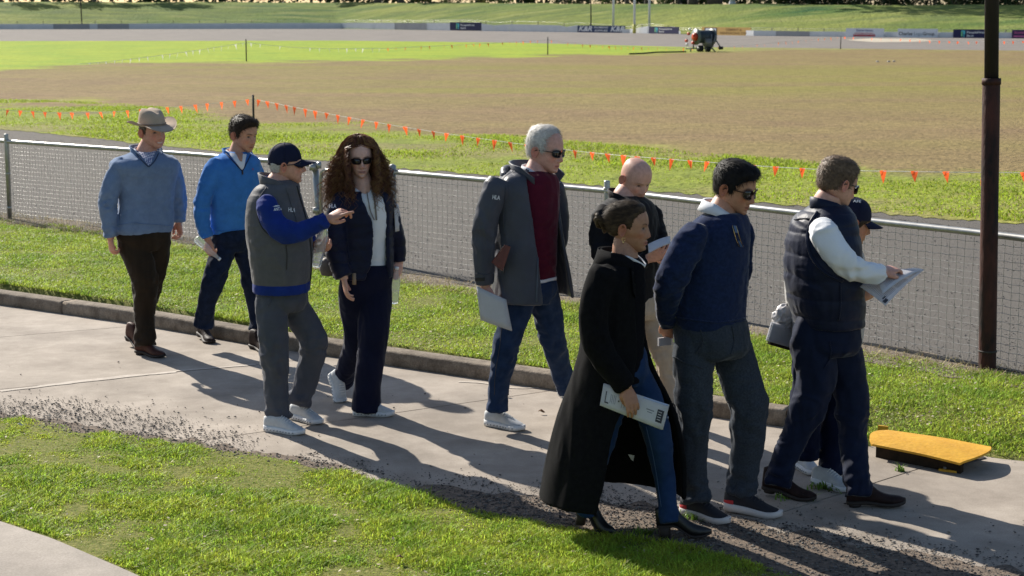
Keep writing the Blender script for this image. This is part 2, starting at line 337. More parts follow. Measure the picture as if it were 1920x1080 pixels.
# verge, near track, infield, far track
kb_px = lambda s: np.array([-(0)] * 1) if False else np.where(s < 1600, kerb_px(s) - 38, kerb_px(s) - 2)
zrel = lambda a, sc: (lambda P: a * fbm(P, sc, 3))
sheet('verge', kb_px, lambda s: base_px(s) + 4, -800, 2500, 260, 40, VZ - .005, soil, relief=zrel(.02, 1.5))
sheet('dirt_strip', lambda s: base_px(s) + 15 + np.where(s > 700, (s - 700) * .012, 0), lambda s: base_px(s) - 7, -500, 2400, 400, 6, VZ + .002, M('dry_soil', (.24, .195, .145), .95, scale=20, col2=(.105, .08, .055), bump=1, bscale=45), edge=(.14, .05), relief=zrel(.02, 1.5))
sheet('near_track', lambda s: base_px(s) + 2, lambda s: gfar_px(s) - 26, -700, 2500, 300, 40, VZ, gravel)
def infield(P, s, py):
    gl = green_px(s); bl = brown_px(s); n = fbm(P, .5, 5); n2 = fbm(P * np.array([.25, 1, 1]), .35, 4); n3 = vnoise(P, 3.)
    h = 300. / (py - 15)
    near = sstep(-9, 11, py - gl + 26 * n + 8 * n3)                       # the near grass strip
    far = sstep(-3, 3, bl - py + 7 * n)
    grass = np.stack([.24 + .10 * n, .275 + .09 * n, .04 + 0 * n], 1)
    worn = sstep(.0, .38, n2 + .25 * n3)[:, None]
    grass = grass * (1 - .55 * worn) + np.array([.25, .20, .10]) * .55 * worn
    brown = np.stack([.238 + .04 * n, .168 + .03 * n, .088 + .015 * n], 1)
    band = np.exp(-((py - 160) / 22.) ** 2) * .95 * sstep(150, 900, s) + np.exp(-((py - 128) / 10.) ** 2) * .55 + .30
    band = np.clip(band * (.65 + 1.1 * n2) + .3 * n + .25 * np.clip(s / 1920 - .6, 0, 1), 0, 1)[:, None] * .85
    brown = brown * (1 - band) + np.array([.225, .205, .055]) * band
    bright = np.stack([.27 + .09 * n, .35 + .05 * n, .035 + 0 * n], 1)
    dull = sstep(1150, 1500, s)[:, None]; bright = bright * (1 - dull) + np.array([.25, .24, .09]) * dull
    c = brown * (1 - near[:, None]) + grass * near[:, None]
    return np.clip(c * (1 - far[:, None]) + bright * far[:, None], .01, 1)
sheet('infield', gfar_px, track_px, -500, 2420, 620, 330, VZ + .006, fieldm, infield, edge=(.3, .5))
sheet('far_track', lambda s: track_px(s) + 1.5, wall_px, -500, 2420, 120, 10, VZ + .002, trackm)
g = Geo(); pts = [Gv(s, p, VZ + .012) for s, p in [(1585, 75), (1640, 79), (1700, 78.5), (1760, 76.5), (1720, 72.5), (1640, 71.5)]]; g.add(np.array(pts), [tuple(range(6))]); o = obj('sand_patch', g, M('sand', (.52, .45, .33), .95, scale=1, col2=(.36, .32, .26)), smooth=False); o['kind'] = 'structure'
# grass bank behind the far wall
def bank_mesh():
    ns, nr = 420, 60; s = lin(-500, 2420, ns); base = Gv(s, wall_px(s), VZ); yb = base[:, 1]; Yc = yb + 34
    zc = np.array([J(a, float(crest_px(a)), y).z for a, y in zip(s, Yc)])
    rows = []
    for t in np.concatenate([lin(0, 1, nr - 6), [1.3, 2, 4, 8, 16, 30]]):
        Y = yb + .4 + 33.6 * t; prof = min(1, t) ; pr = prof * prof * (3 - 2 * prof) * .35 + prof * .65
        z = VZ + (zc - VZ) * pr
        if t > 1: z = z - .03 * (t - 1)
        rows.append(np.stack([(s - 960) / FPX * Y / CP * 1.005, Y, z], 1))
    P = np.array(rows); sh = P.shape; P = P.reshape(-1, 3); P[:, 2] += .25 * fbm(P, .12, 4) * sstep(0, 4, P[:, 1] - np.tile(yb, nr))
    n = fbm(P * np.array([.5, 1, 1]), .12, 5); n2 = fbm(P * np.array([.4, 1.3, 1]), .45, 3)
    c = np.stack([.14 + .15 * n + .09 * n2, .18 + .11 * n + .09 * n2, .042 + .03 * n], 1)
    dry = sstep(.12, .4, n2)[:, None] * .5; c = c * (1 - dry) + np.array([.24, .235, .10]) * dry
    idx = np.arange(nr * ns).reshape(nr, ns); F = np.stack([idx[:-1, :-1], idx[:-1, 1:], idx[1:, 1:], idx[1:, :-1]], -1).reshape(-1, 4)
    me = mesh_fast('embankment', P, F, [bankm]); at = me.color_attributes.new('Col', 'FLOAT_COLOR', 'POINT')
    at.data.foreach_set('color', np.concatenate([np.clip(c, .01, 1), np.ones((len(c), 1))], 1).astype(np.float32).ravel())
    o = link('embankment', me); o['kind'] = 'structure'
    return s, Yc, zc
BS, BYC, BZC = bank_mesh()
def crest(px, back=0):                              # a point on the bank's crest
    Y = float(np.interp(px, BS, BYC)) + back; z = float(np.interp(px, BS, BZC)); return Vector(((px - 960) / FPX * Y / CP, Y, z - .1))
# near verge and footpath
nv_hi = lambda s: near_px(s); nv_lo = lambda s: np.full(np.shape(s), 1260.)
sheet('near_verge', nv_lo, nv_hi, -350, 2300, 200, 40, .006, soil, edge=(0, .07), relief=zrel(.003, 2))
g = Geo(); pp = [G(s, float(path_px(s)), .03)[:] for s in lin(-400, 400, 40)]; q = [G(400, 1400, .03)[:], G(-700, 1400, .03)[:]]
ring = np.array(pp + q); V = np.vstack([ring, ring - np.array([0, 0, .06])]); n = len(ring)
g.add(V, [tuple(range(n))[::-1]] + [(i, (i + 1) % n, n + (i + 1) % n, n + i) for i in range(n)])
o = obj('footpath', g, concrete2, smooth=False); o['kind'] = 'structure'
# dirt and gravel washed over the road's near side
dense_px = curve([(0, 752), (120, 760), (200, 772), (400, 805), (540, 838), (640, 874), (760, 905), (880, 905), (1000, 925), (1150, 932), (1280, 945), (1480, 985), (1700, 1020), (1920, 1062)])
spr_px = curve([(0, 690), (200, 720), (400, 750), (540, 770), (800, 815), (1000, 830), (1280, 850), (1480, 860), (1700, 862), (1920, 830)])
sheet('dirt', lambda s: near_px(s) + 12, lambda s: near_px(s) - 14 - (near_px(s) - 22 - dense_px(s)) * sstep(480, 640, s), -300, 2300, 700, 6, .004, dirt, edge=(0, .16))
def stones(n, accept, r0, r1, seed):
    rg = np.random.default_rng(seed); s = rg.uniform(-150, 2060, n); py = rg.uniform(680, 1150, n); P = Gv(s, py, .0)
    w = (py - 22.) ** -3; w /= w.max(); k = (rg.random(n) < accept(s, py, P) * w); P = P[k]; m = len(P)
    r = r0 * (r1 / r0) ** (rg.random(m) ** 2.2)
    B = np.array([[1, 0, 0], [-1, 0, 0], [0, 1, 0], [0, -1, 0], [0, 0, 1], [0, 0, -1], [.6, .6, .5], [-.6, .55, .55]], float)
    F = np.array([[6, 4, 0], [6, 0, 2], [6, 2, 4], [7, 4, 2], [7, 2, 1], [7, 1, 4], [4, 1, 3], [4, 3, 0], [0, 3, 5], [0, 5, 2], [2, 5, 1], [1, 5, 3]])
    V = B[None] * rg.uniform(.6, 1.15, (m, 8, 1)) * r[:, None, None]; V[:, :, 2] *= .55
    a = rg.uniform(0, 6.28, m); c, s_ = np.cos(a)[:, None], np.sin(a)[:, None]; x = V[:, :, 0] * c - V[:, :, 1] * s_; y = V[:, :, 0] * s_ + V[:, :, 1] * c
    V[:, :, 0] = x * rg.uniform(.8, 1.35, (m, 1)); V[:, :, 1] = y; V += P[:, None]; V[:, :, 2] += (r * .3)[:, None] + .004
    FF = (F[None] + (np.arange(m) * 8)[:, None, None]).reshape(-1, 3); return V.reshape(-1, 3), FF
stonem = M('stone', (.18, .16, .145), .85, scale=40, col2=(.085, .077, .07), island=.75, spec=.2)
def acc_dense(s, py, P):
    q = (py - dense_px(s)); e = near_px(s) + 14 - py
    c = fbm(P, 2.2, 3); hole = np.where((s > 600) & (s < 860), .55, 1)
    return np.where((q > -30) & (e > 0), np.clip(sstep(-26, 14, q) * (.7 + 1.7 * c) * hole * np.where(s < 560, .62, 1), 0, 1), 0)
def acc_sparse(s, py, P):
    a = spr_px(s); t = np.clip((py - a) / np.maximum(dense_px(s) - a, 5), -1, 1.4); c = np.clip(.45 + 2.2 * fbm(P, 1.6, 3), 0, 1.5)
    on = (py < near_px(s) + 6) & (py > kerb_px(s) + 6)
    return np.where(on, np.clip(.006 + .42 * np.clip(t, 0, 1) ** 1.9 * c, 0, 1), 0)
V1, F1 = stones(420000, acc_dense, .003, .0105, 3); V2, F2 = stones(80000, acc_sparse, .003, .0115, 4)
me = mesh_fast('loose_gravel', np.vstack([V1, V2]), np.vstack([F1, F2 + len(V1)]), [stonem], smooth=False)
o = link('loose_gravel', me); tag(o, kind='stuff')
def pebbles(name, P, r, mat, seed):                 # small stones lying on the gravel beyond the fence
    rg = np.random.default_rng(seed); m = len(P); B = np.array([[1, 0, 0], [-1, 0, 0], [0, 1, 0], [0, -1, 0], [0, 0, 1]], float); F = np.array([[4, 0, 2], [4, 2, 1], [4, 1, 3], [4, 3, 0]])
    V = B[None] * rg.uniform(.5, 1.2, (m, 5, 1)) * r[:, None, None]; a = rg.uniform(0, 6.28, m); c, s_ = np.cos(a)[:, None], np.sin(a)[:, None]; x = V[:, :, 0] * c - V[:, :, 1] * s_; y = V[:, :, 0] * s_ + V[:, :, 1] * c; V[:, :, 0] = x; V[:, :, 1] = y; V[:, :, 2] *= .7; V += P[:, None]
    o = link(name, mesh_fast(name, V.reshape(-1, 3), (F[None] + (np.arange(m) * 5)[:, None, None]).reshape(-1, 3), [mat], smooth=False)); tag(o, kind='stuff')
_rg = np.random.default_rng(9); _n = 26000; _s = _rg.uniform(-60, 1990, _n); _t = _rg.random(_n); _py = base_px(_s) * (1 - _t) + (gfar_px(_s) + 2) * _t
pebbles('track_stones', Gv(_s, _py, VZ), .004 + .010 * _rg.random(_n) ** 3, M('track_stone', (.19, .172, .155), .9, scale=30, col2=(.11, .10, .09), island=.5, spec=.15), 10)
# ------------------------------------------------------------------ grass blades
def blades(name, P, h, w, mat, lean=.5, seed=1, n=2):
    rg = np.random.default_rng(seed); m = len(P); a = rg.uniform(0, 6.283, m); d = np.stack([np.cos(a), np.sin(a), 0 * a], 1); sd = np.stack([-np.sin(a), np.cos(a), 0 * a], 1)
    ln = (rg.random(m) * lean * h)[:, None] * d; hw = (w * .5)[:, None] * sd; z = np.zeros((m, 3)); z[:, 2] = h
    V = np.stack([P - hw, P + hw, P + hw * .8 + ln * .35 + z * .6, P - hw * .8 + ln * .35 + z * .6, P + ln + z * .97], 1).reshape(-1, 3)
    k = (np.arange(m) * 5)[:, None]; F = np.concatenate([k + np.array([[0, 1, 2]]), k + np.array([[0, 2, 3]]), k + np.array([[3, 2, 4]])]);
    me = mesh_fast(name, V, F, [mat]); o = link(name, me); tag(o, kind='stuff'); return o
grassm = M('grass_blade', (.52, .58, .075), .5, scale=2.6, col2=(.27, .41, .045), island=.45, trans=.58, spec=.1)
grassv = M('grass_blade_verge', (.46, .53, .075), .5, scale=1.8, col2=(.24, .36, .045), island=.42, trans=.5, spec=.12)
strawm = M('straw', (.42, .34, .18), .8, scale=3, island=.4, trans=.2)
def scatter(n, s0, s1, lo, hi, z, seed):
    rg = np.random.default_rng(seed); s = rg.uniform(s0, s1, n); t = rg.random(n); a = lo(s); b = hi(s); py = a * (1 - t) + b * t
    P = Gv(s, py, z); w = np.abs(a - b) / np.abs(a - b).max() * (np.minimum(a, b) - 22.) ** 0; d = (py - 22.) ** -3; d = d / d.max()
    k = rg.random(n) < w * d; return P[k], s[k], py[k], rg
P, s, py, rg = scatter(1150000, -200, 1800, lambda s: np.minimum(path_px(s) + np.where(s < 330, 0, 400), 1190.), lambda s: near_px(s) - 5, .0, 11)
c = fbm(P, 1.4, 4); c2 = fbm(P, 5., 2)
edge = py - near_px(s); keep = (rg.random(len(P)) < np.clip(.95 + .7 * c + .4 * c2, .6, 1)) & (edge > -4 + 26 * fbm(P, 3.5, 3))
P, c, c2, edge = P[keep], c[keep], c2[keep], edge[keep]
hh = (.010 + .020 * rg.random(len(P)) ** 2) * np.clip(1 + 1.8 * c + 1.1 * c2, .4, 2.6)
blades('near_grass', P, hh, .0035 + .0035 * rg.random(len(P)), grassm, 2.4, 12)
k = rg.random(len(P)) < .07; blades('dry_grass', P[k], hh[k] * .9, .003 + 0 * hh[k], strawm, 1.6, 13)
P, s, py, rg = scatter(1300000, -250, 2200, lambda s: np.where(s < 1600, kerb_px(s) - 40, kerb_px(s) - 6), lambda s: base_px(s) + 9, VZ - .005, 14)
c = fbm(P, 1.1, 4); c2 = fbm(P, 4.5, 2); bt = py - base_px(s)
keep = (rg.random(len(P)) < np.clip(.92 + .9 * c + .5 * c2, .4, 1) * sstep(2, 24, bt + 34 * fbm(P, 1.8, 3)))
P[:, 2] = np.where(s > 1600, (VZ - .005) * np.clip((kerb_px(s) - 2 - py) / 50, 0, 1), P[:, 2]); P, c, c2 = P[keep], c[keep], c2[keep]
hh = (.012 + .02 * rg.random(len(P))) * np.clip(1 + 1.2 * c + .7 * c2, .45, 2.0)
blades('verge_grass', P, hh, .0045 + .004 * rg.random(len(P)), grassv, 2.4, 15)
P, s, py, rg = scatter(26000, -250, 2200, lambda s: base_px(s) + 22, lambda s: base_px(s) - 4, VZ + .005, 16)
blades('dead_grass', P, .012 + .03 * rg.random(len(P)), .005 + 0 * P[:, 0], strawm, 3, 17)
# grass tufts of the strip beyond the near track
P, s, py, rg = scatter(560000, -60, 1990, lambda s: gfar_px(s) - 1, lambda s: green_px(s) - 6, VZ, 18)
c = fbm(P, .5, 4); keep = rg.random(len(P)) < np.clip(.55 + 1.6 * c, .05, 1) * sstep(-8, 16, py - green_px(s) + 40 * c); P = P[keep]; c = c[keep]
blades('infield_grass', P, (.018 + .025 * rg.random(len(P))) * np.clip(1 + c, .6, 1.6), .012 + .01 * rg.random(len(P)), M('infield_blade', (.38, .48, .045), .6, scale=.6, col2=(.27, .35, .035), island=.3, trans=.5, spec=.2), 2.5, 19)
def flecks():
    rg = np.random.default_rng(77); A1 = Gv(rg.uniform(-100, 1500, 700), rg.uniform(800, 1100, 700), .0); s_ = None
    px = rg.uniform(-50, 1950, 2600); t = rg.random(2600); lo = np.where(px < 1600, kerb_px(px) - 42, kerb_px(px) - 8); hi = base_px(px) + 8; A2 = Gv(px, lo * (1 - t) + hi * t, VZ)
    py1 = None; u = []
    for P, z in ((A1, .022), (A2, .022)):
        m = len(P); a = rg.uniform(0, 6.28, m); r = rg.uniform(.004, .013, m); d = np.stack([np.cos(a), np.sin(a), rg.uniform(-.3, .5, m)], 1) * r[:, None]; e = np.stack([-np.sin(a), np.cos(a), rg.uniform(-.2, .3, m)], 1) * (r * rg.uniform(.3, .8, m))[:, None]; P = P + np.array([0, 0, z]); u.append(np.stack([P - d, P + e, P + d, P - e], 1))
    V = np.vstack(u); keep = np.ones(len(V), bool); c = V.mean(1); ok = []
    for i, q in enumerate(c[:700]):
        w = q - np.array([0, 0, CAMH]); f = CP * w[1] - SP * w[2]; x = 960 + FPX * w[0] / f; y = 540 - FPX * (SP * w[1] + CP * w[2]) / f; ok.append(y > near_px(x) + 8 and y < path_px(x) - 8 if x < 330 else y > near_px(x) + 8)
    keep[:700] = ok; V = V[keep]; m = len(V); o = link('leaf_litter', mesh_fast('leaf_litter', V.reshape(-1, 3), np.arange(m * 4).reshape(-1, 4), [M('dead_leaf', (.60, .52, .40), .7, scale=30, col2=(.22, .15, .08), island=.5)], smooth=False)); tag(o, kind='stuff')
flecks()
weedm = M('weed_leaf', (.16, .26, .04), .5, scale=9, island=.4, trans=.35)
def weed(px, py, n, r, seed, label):
    rg = np.random.default_rng(seed); c = np.array(G(px, py)[:]); P = c + np.stack([rg.normal(0, r, n) , rg.normal(0, r * .5, n), 0 * rg.random(n)], 1)
    o = blades('weed', P - c, .02 + .03 * rg.random(n), .006 + .006 * rg.random(n), weedm, 1.8, seed); o.location = c; del o['kind']
    tag(o, label, 'weed')
weed(1565, 917, 150, .07, 31, 'small bright green weed in the road joint behind the dark boots')
weed(1690, 884, 22, .014, 32, 'tiny weed in the joint near the yellow drain cover')
weed(1300, 975, 60, .05, 33, 'little weed growing in gravel under the running shoes')
weed(1205, 1002, 50, .04, 34, 'tiny weed in gravel between the black heeled boots')
weed(1490, 935, 60, .05, 35, 'low dull weed growing in the shaded joint left of the brighter weed')
# ================================================================== FENCE, GATE, POLE
galv = M('galvanised_steel', (.42, .42, .41), .42, scale=14, col2=(.30, .30, .295), metal=.65, spec=.5)
wirem = M('wire', (.52, .50, .47), .45, scale=8, col2=(.38, .365, .345), metal=.4)
def railpt(px): return np.array(G(px, float(rail_px(px)), 1.0)[:])
def fence_path(s0, s1, step=.02):
    s = lin(s0, s1, 600); P = np.array([railpt(a) for a in s]); L = np.concatenate([[0], np.cumsum(np.linalg.norm(np.diff(P, axis=0), axis=1))])
    return P, L
def at(P, L, q): return np.stack([np.interp(q, L, P[:, k]) for k in range(3)], -1)
def post(px, parent, top=1.09, r=.026, lean=0.):
    p = railpt(px); g = Geo(); z = [.05, top - .012, top - .003, top]; rr = [r, r, r * .9, r * .3]
    g.tube([(p[0] - lean * (top - a), p[1], a) for a in z], np.array(rr), 14); obj('post', g, galv, parent)
    for h in (1.02, .62, .22): g = Geo(); g.tube([(p[0] - lean * (top - h), p[1], h - .012), (p[0] - lean * (top - h), p[1], h + .012)], r * 1.13, 12); obj('wire_tie', g, wirem, parent)
def mesh_panel(s0, s1, parent, cw, ch, ztop=.985, zb=.115, amp=.006, seed=1, rad=.0016):
    P, L = fence_path(s0, s1); rg = np.random.default_rng(seed); V = []; Fq = []; n0 = 0
    B = np.array([[1, 0, 0], [0, 1, 0], [-1, 0, 0], [0, -1, 0]], float)
    def wire(C, off, r):
        nonlocal n0
        m = len(C); T = np.gradient(C, axis=0); T /= np.linalg.norm(T, axis=1)[:, None]
        W = np.cross(T, [0.31, .2, .93] if abs(T[0, 2]) < .7 else [1, .3, 0]); W /= np.linalg.norm(W, axis=1)[:, None]; U = np.cross(T, W)
        ring = np.stack([C + r * W, C + r * U, C - r * W, C - r * U], 1).reshape(-1, 3); V.append(ring)
        i = np.arange(m - 1)[:, None] * 4
        for j in range(4): Fq.append(np.concatenate([i + j, i + (j + 1) % 4, i + 4 + (j + 1) % 4, i + 4 + j], 1) + n0)
        n0 += m * 4
    nv = int(L[-1] / cw)
    for k in range(nv + 1):
        q = k * cw + rg.normal(0, .002); zz = lin(zb - rg.random() * .03, ztop, 9); C = at(P, L, np.full(9, q)); C[:, 2] = zz
        C[:, 0] += amp * vnoise(C, 3); C[:, 1] += amp * 1.5 * vnoise(C + 5, 2.5); wire(C, 0, rad)
    nh = int((ztop - zb) / ch); q = np.arange(0, L[-1] + .01, cw)
    for k in range(nh + 1):
        C = at(P, L, q); C[:, 2] = ztop - k * ch + .005 * vnoise(C + k, 1.2) + .0025 * (-1) ** np.arange(len(q)); C[:, 1] += amp * 1.5 * vnoise(C + 5, 2.5); wire(C, 0, rad * 1.1)
    me = mesh_fast('wire_mesh', np.vstack(V) - np.array(rootloc(parent)), np.vstack(Fq), [wirem]); o = link('wire_mesh', me, parent); tag(o, kind='stuff'); return o
def rail(s0, s1, parent, r=.024):
    g = Geo(); g.tube([railpt(a) for a in lin(s0, s1, 24)], r, 14); obj('rail', g, galv, parent)
def fence(s0, s1, posts, label, cw, ch, seed):
    t = thing('wire_fence', tuple(railpt((s0 + s1) / 2) * np.array([1, 1, 0]) + np.array([0, 0, .1])), label, 'fence'); rail(s0, s1, t)
    for a in posts: post(a, t)
    mesh_panel(s0, s1, t, cw, ch, seed=seed); return t
fence(-420, 588, [-400, 12], 'galvanised pipe and wire mesh fence left of the gate, behind the man in the hat', .052, .046, 1)
fence(737, 2260, [1138, 1537, 2010], 'long galvanised pipe and wire mesh fence right of the gate', .066, .052, 2)
# gate posts and gate
t = thing('gate_post', tuple(railpt(590) * np.array([1, 1, 0]) + np.array([0, 0, .1])), 'leaning galvanised gate post with hinge, left end of the gate', 'gate post')
p = railpt(590); g = Geo(); g.tube([(p[0] - .035 * (1.03 - z), p[1], z) for z in (.05, 1.0, 1.03)][::-1] if False else [(p[0] + .06 * (1.03 - z) , p[1], z) for z in (.05, .5, 1.03)], np.array([.034, .034, .034]), 16); obj('post_tube', g, galv, t)
g = Geo()
for h in (.98, .55): g = Geo(); g.tube([(p[0] - .01 + .06 * (1.03 - h), p[1] - .03, h - .03), (p[0] - .01 + .06 * (1.03 - h), p[1] - .03, h + .03)], .045, 12); obj('hinge', g, galv, t)
g = Geo(); g.tube([(p[0] + .03, p[1] - .05, 1.0), (p[0] + .07, p[1] - .05, 1.0)], .035, 12); obj('end_cap', g, galv, t)
t = thing('gate_post', tuple(railpt(736) * np.array([1, 1, 0]) + np.array([0, 0, .1])), 'galvanised gate post right of the curly haired woman', 'gate post')
p = railpt(736); g = Geo(); g.tube([(p[0], p[1], z) for z in (.05, .5, 1.06, 1.075)], np.array([.034, .034, .034, .01]), 16); obj('post_tube', g, galv, t)
g = Geo(); g.tube([(p[0] - .04, p[1] - .02, .95), (p[0] + .03, p[1] - .03, .95)], .02, 10); obj('latch', g, galv, t)
t = thing('gate', tuple(railpt(663) * np.array([1, 1, 0]) + np.array([0, 0, .12])), 'pipe gate with rounded top corners behind the curly haired woman', 'gate')
a, b = railpt(601), railpt(726); g = Geo(); fr = []
for u, z in [(0, .16), (0, .86), (.02, .93), (.08, .96), (.92, .96), (.98, .93), (1, .86), (1, .16), (0, .16)]: q = a * (1 - u) + b * u; fr.append((q[0], q[1] - .01, z))
g.tube(fr, .019, 12); obj('gate_frame', g, galv, t)
mesh_panel(604, 723, t, .06, .05, ztop=.93, zb=.17, seed=5)
# the big rusty pole
rust = M('rusty_paint', (.085, .030, .022), .65, scale=9, col2=(.012, .010, .010), bump=.4, bscale=40, stretch=(1, 1, .35), spec=.2)
rustl = M('rusty_paint_top', (.026, .018, .016), .65, scale=7, col2=(.009, .009, .009), bump=.4, bscale=40, stretch=(1, 1, .3))
pb = G(1851, 690, .1); YP = pb.y
t = thing('light_pole', tuple(pb), 'tall dark rusty steel pole stepped to a thinner upper section, in front of the fence', 'pole')
bot = J(1851, 690, YP); mid = J(1859, 150, YP); top = J(1861, -200, YP); k = YP / FPX
ax = (mid - bot).normalized()
g = Geo(); g.tube([bot - Vector((0, 0, .1)), bot, mid - Vector((0, 0, .02)), mid], np.array([16.5, 16.5, 16.3, 14.5]) * k, 24); obj('lower_shaft', g, rust, t)
g = Geo(); g.tube([mid - Vector((0, 0, .01)), top, top + ax * 3], np.array([13, 13, 12.5]) * k, 24); obj('upper_shaft', g, rustl, t)
g = Geo(); g.tube([mid - Vector((0, 0, .03)), mid + Vector((0, 0, .012))], 17.6 * k, 24); obj('collar', g, rust, t)
g = Geo(); c = J(1852, 658, YP); g.tube([c - Vector((0, 0, .006)), c + Vector((0, 0, .006))], 17.4 * k, 20); obj('wire_band', g, picket if 'picket' in globals() else M('dark_picket', (.045, .04, .038), .7), t)
# ================================================================== BUNTING
flagm = M('orange_flag', (.95, .15, .04), .5, var=.08, trans=.6); flagw = M('white_flag', (.75, .74, .70), .6, trans=.3); flago = M('faded_flag', (.85, .22, .05), .6, trans=.35)
stringm = M('white_cord', (.7, .7, .66), .7); picket = M('dark_picket', (.045, .04, .038), .7)
def bunting(pts, n, size, mat, label, group=None, yw=(.35, 1.25), r=.0035, jit=.07, seed=3):
    P = catmull(pts, 14); L = np.concatenate([[0], np.cumsum(np.linalg.norm(np.diff(P, axis=0), axis=1))]); rg = random.Random(seed)
    t = thing('bunting', tuple(P[len(P) // 2] * np.array([1, 1, 0]) + np.array([0, 0, .1])), label, 'bunting', group)
    g = Geo(); g.tube(P, r, 5); obj('cord', g, stringm, t)
    base = None
    for i in range(n):
        q = (i + .5 + rg.uniform(-jit, jit)) / n * L[-1]; c = at(P, L, q); e = at(P, L, q + .05) - c; e /= np.linalg.norm(e)
        w, h = size[0] * rg.uniform(.8, 1.05), size[1] * rg.uniform(.75, 1.08); sw = np.array([rg.uniform(-.3, .3), rg.uniform(-.35, .35), 0]) * h; yaw = rg.uniform(*yw)
        e = np.array([e[0] * math.cos(yaw) - e[1] * math.sin(yaw), e[0] * math.sin(yaw) + e[1] * math.cos(yaw), e[2]])
        a, b = c - e * w / 2, c + e * w / 2; tip = c + sw + np.array([0, 0, -h]); m1 = (a + tip) / 2 + np.array([0, w * .15, 0]); m2 = (b + tip) / 2 + np.array([0, -w * .12, 0])
        g = Geo(); g.add(np.array([a + [0, 0, .008], b + [0, 0, .008], a, b, m1, m2, tip]), [(0, 2, 3, 1), (2, 4, 5, 3), (4, 6, 5)]); obj('flag', g, mat if not callable(mat) else mat(i), t)
def stake(px, py, h, label, r=.012):
    b = G(px, py, .1); g = Geo(); g.tube([b, b + Vector((0, 0, h))], r, 8); o = obj('stake', g, picket); tag(o, label, 'stake')
    return b
b0 = stake(476, 252, .78, 'dark steel stake holding the near orange bunting, left of centre', .022); T0 = J(476, 186, b0.y)
YR = 19.5
bunting([J(-330, 186, b0.y), J(-200, 196, b0.y - .4), J(0, 206, b0.y - 1), J(150, 212, b0.y - 1.2), J(300, 203, b0.y - .6), T0], 34, (.075, .15), flagm, 'near orange pennant bunting left of the dark stake', seed=5, yw=(-.2, .6))
bunting([T0, J(620, 214, 32), J(800, 245, 29.5), J(1070, 282, 26.3), J(1300, 302, 23.4), J(1520, 317, 21.6), J(1720, 322, 20.3), J(1920, 324, 19.6), J(2100, 324, 18.8), J(2400, 318, 17.6)], 50, (.08, .155), flagm, 'near orange pennant bunting right of the dark stake', seed=6)
bw = stake(462, 115, 1.08, 'thin stake on the bright far grass holding white bunting', .03)
bo = stake(1027, 103, 1.0, 'thin stake on the far grass between two orange bunting runs', .03)
br = stake(1576, 92, .8, 'far thin stake by the gravel, right of the irrigation reel', .03)
Tw, To, Tr = J(462, 80, bw.y), J(1027, 75, bo.y), J(1576, 69, br.y)
bunting([J(-150, 132, 78), J(0, 127, 80), J(150, 120, 82), J(300, 104, 84), Tw], 40, (.16, .26), flagw, 'far white bunting left of the thin stake', r=.008)
bunting([Tw, J(540, 88, 88), J(620, 91, 89), J(720, 91, 91)], 15, (.16, .24), flagw, 'short far white bunting right of the thin stake', r=.008)
bunting([J(720, 91, 91), J(800, 87, 93), J(900, 82, 96), To], 22, (.2, .22), flago, 'far faded orange bunting left of the second thin stake', r=.008)
bunting([To, J(1100, 84, 102), J(1200, 89, 106), J(1300, 90, 108), J(1400, 85, 110), J(1500, 76, 113), Tr], 40, (.18, .22), flago, 'far orange bunting running behind the irrigation reel', r=.008)
bunting([Tr, J(1680, 73, 116), J(1800, 78, 115), J(1950, 77, 112), J(2200, 74, 110)], 34, (.15, .19), flagm, 'far orange bunting at the right edge of the far track', r=.008)
# ================================================================== FAR WALL, BOARDS, POSTS
whitewash = M('whitewash', (.72, .73, .74), .85, scale=.9, col2=(.62, .64, .66), bump=.1, bscale=3)
greywash = M('grey_wash', (.40, .40, .41), .85, scale=.9, col2=(.33, .33, .34))
wall = thing('track_wall', tuple(Gv(960, wall_px(960), .1)), 'long low white painted wall along the far side of the track', 'wall')
top_px = curve([(0, 45), (640, 43), (895, 43), (930, 48), (960, 45), (1045, 46.5), (1065, 51), (1080, 47), (1180, 55), (1215, 49), (1250, 52), (1275, 58), (1310, 57), (1413, 57), (1530, 59), (1700, 60), (1920, 61)])
greys = [(100, 168), (183, 242), (740, 800), (1455, 1518)]
cutsw = sorted(set([-500, 0, 330, 450, 560, 640, 700, 860, 900, 925, 955, 1050, 1062, 1082, 1180, 1214, 1250, 1276, 1308, 1413, 1580, 1650, 1760, 1850, 2000, 2420] + [x for q in greys for x in q]))
for a, b in zip(cutsw[:-1], cutsw[1:]):
    if a == 1276: continue
    g = Geo(); A_, B_ = Gv(a + .12, wall_px(a), .1), Gv(b - .12, wall_px(b), .1); ta = J(a, float(top_px(a + 1)), A_[1]).z; tb = J(b, float(top_px(b - 1)), B_[1]).z
    d = np.array([0, .22, 0]); g.add(np.array([A_, B_, B_ + d, A_ + d, [A_[0], A_[1], ta], [B_[0], B_[1], tb], [B_[0], B_[1] + .22, tb], [A_[0], A_[1] + .22, ta]]), [(0, 1, 5, 4), (1, 2, 6, 5), (2, 3, 7, 6), (3, 0, 4, 7), (4, 5, 6, 7), (3, 2, 1, 0)])
    obj('wall_panel', g, greywash if (a, b) in greys else whitewash, wall, smooth=False)
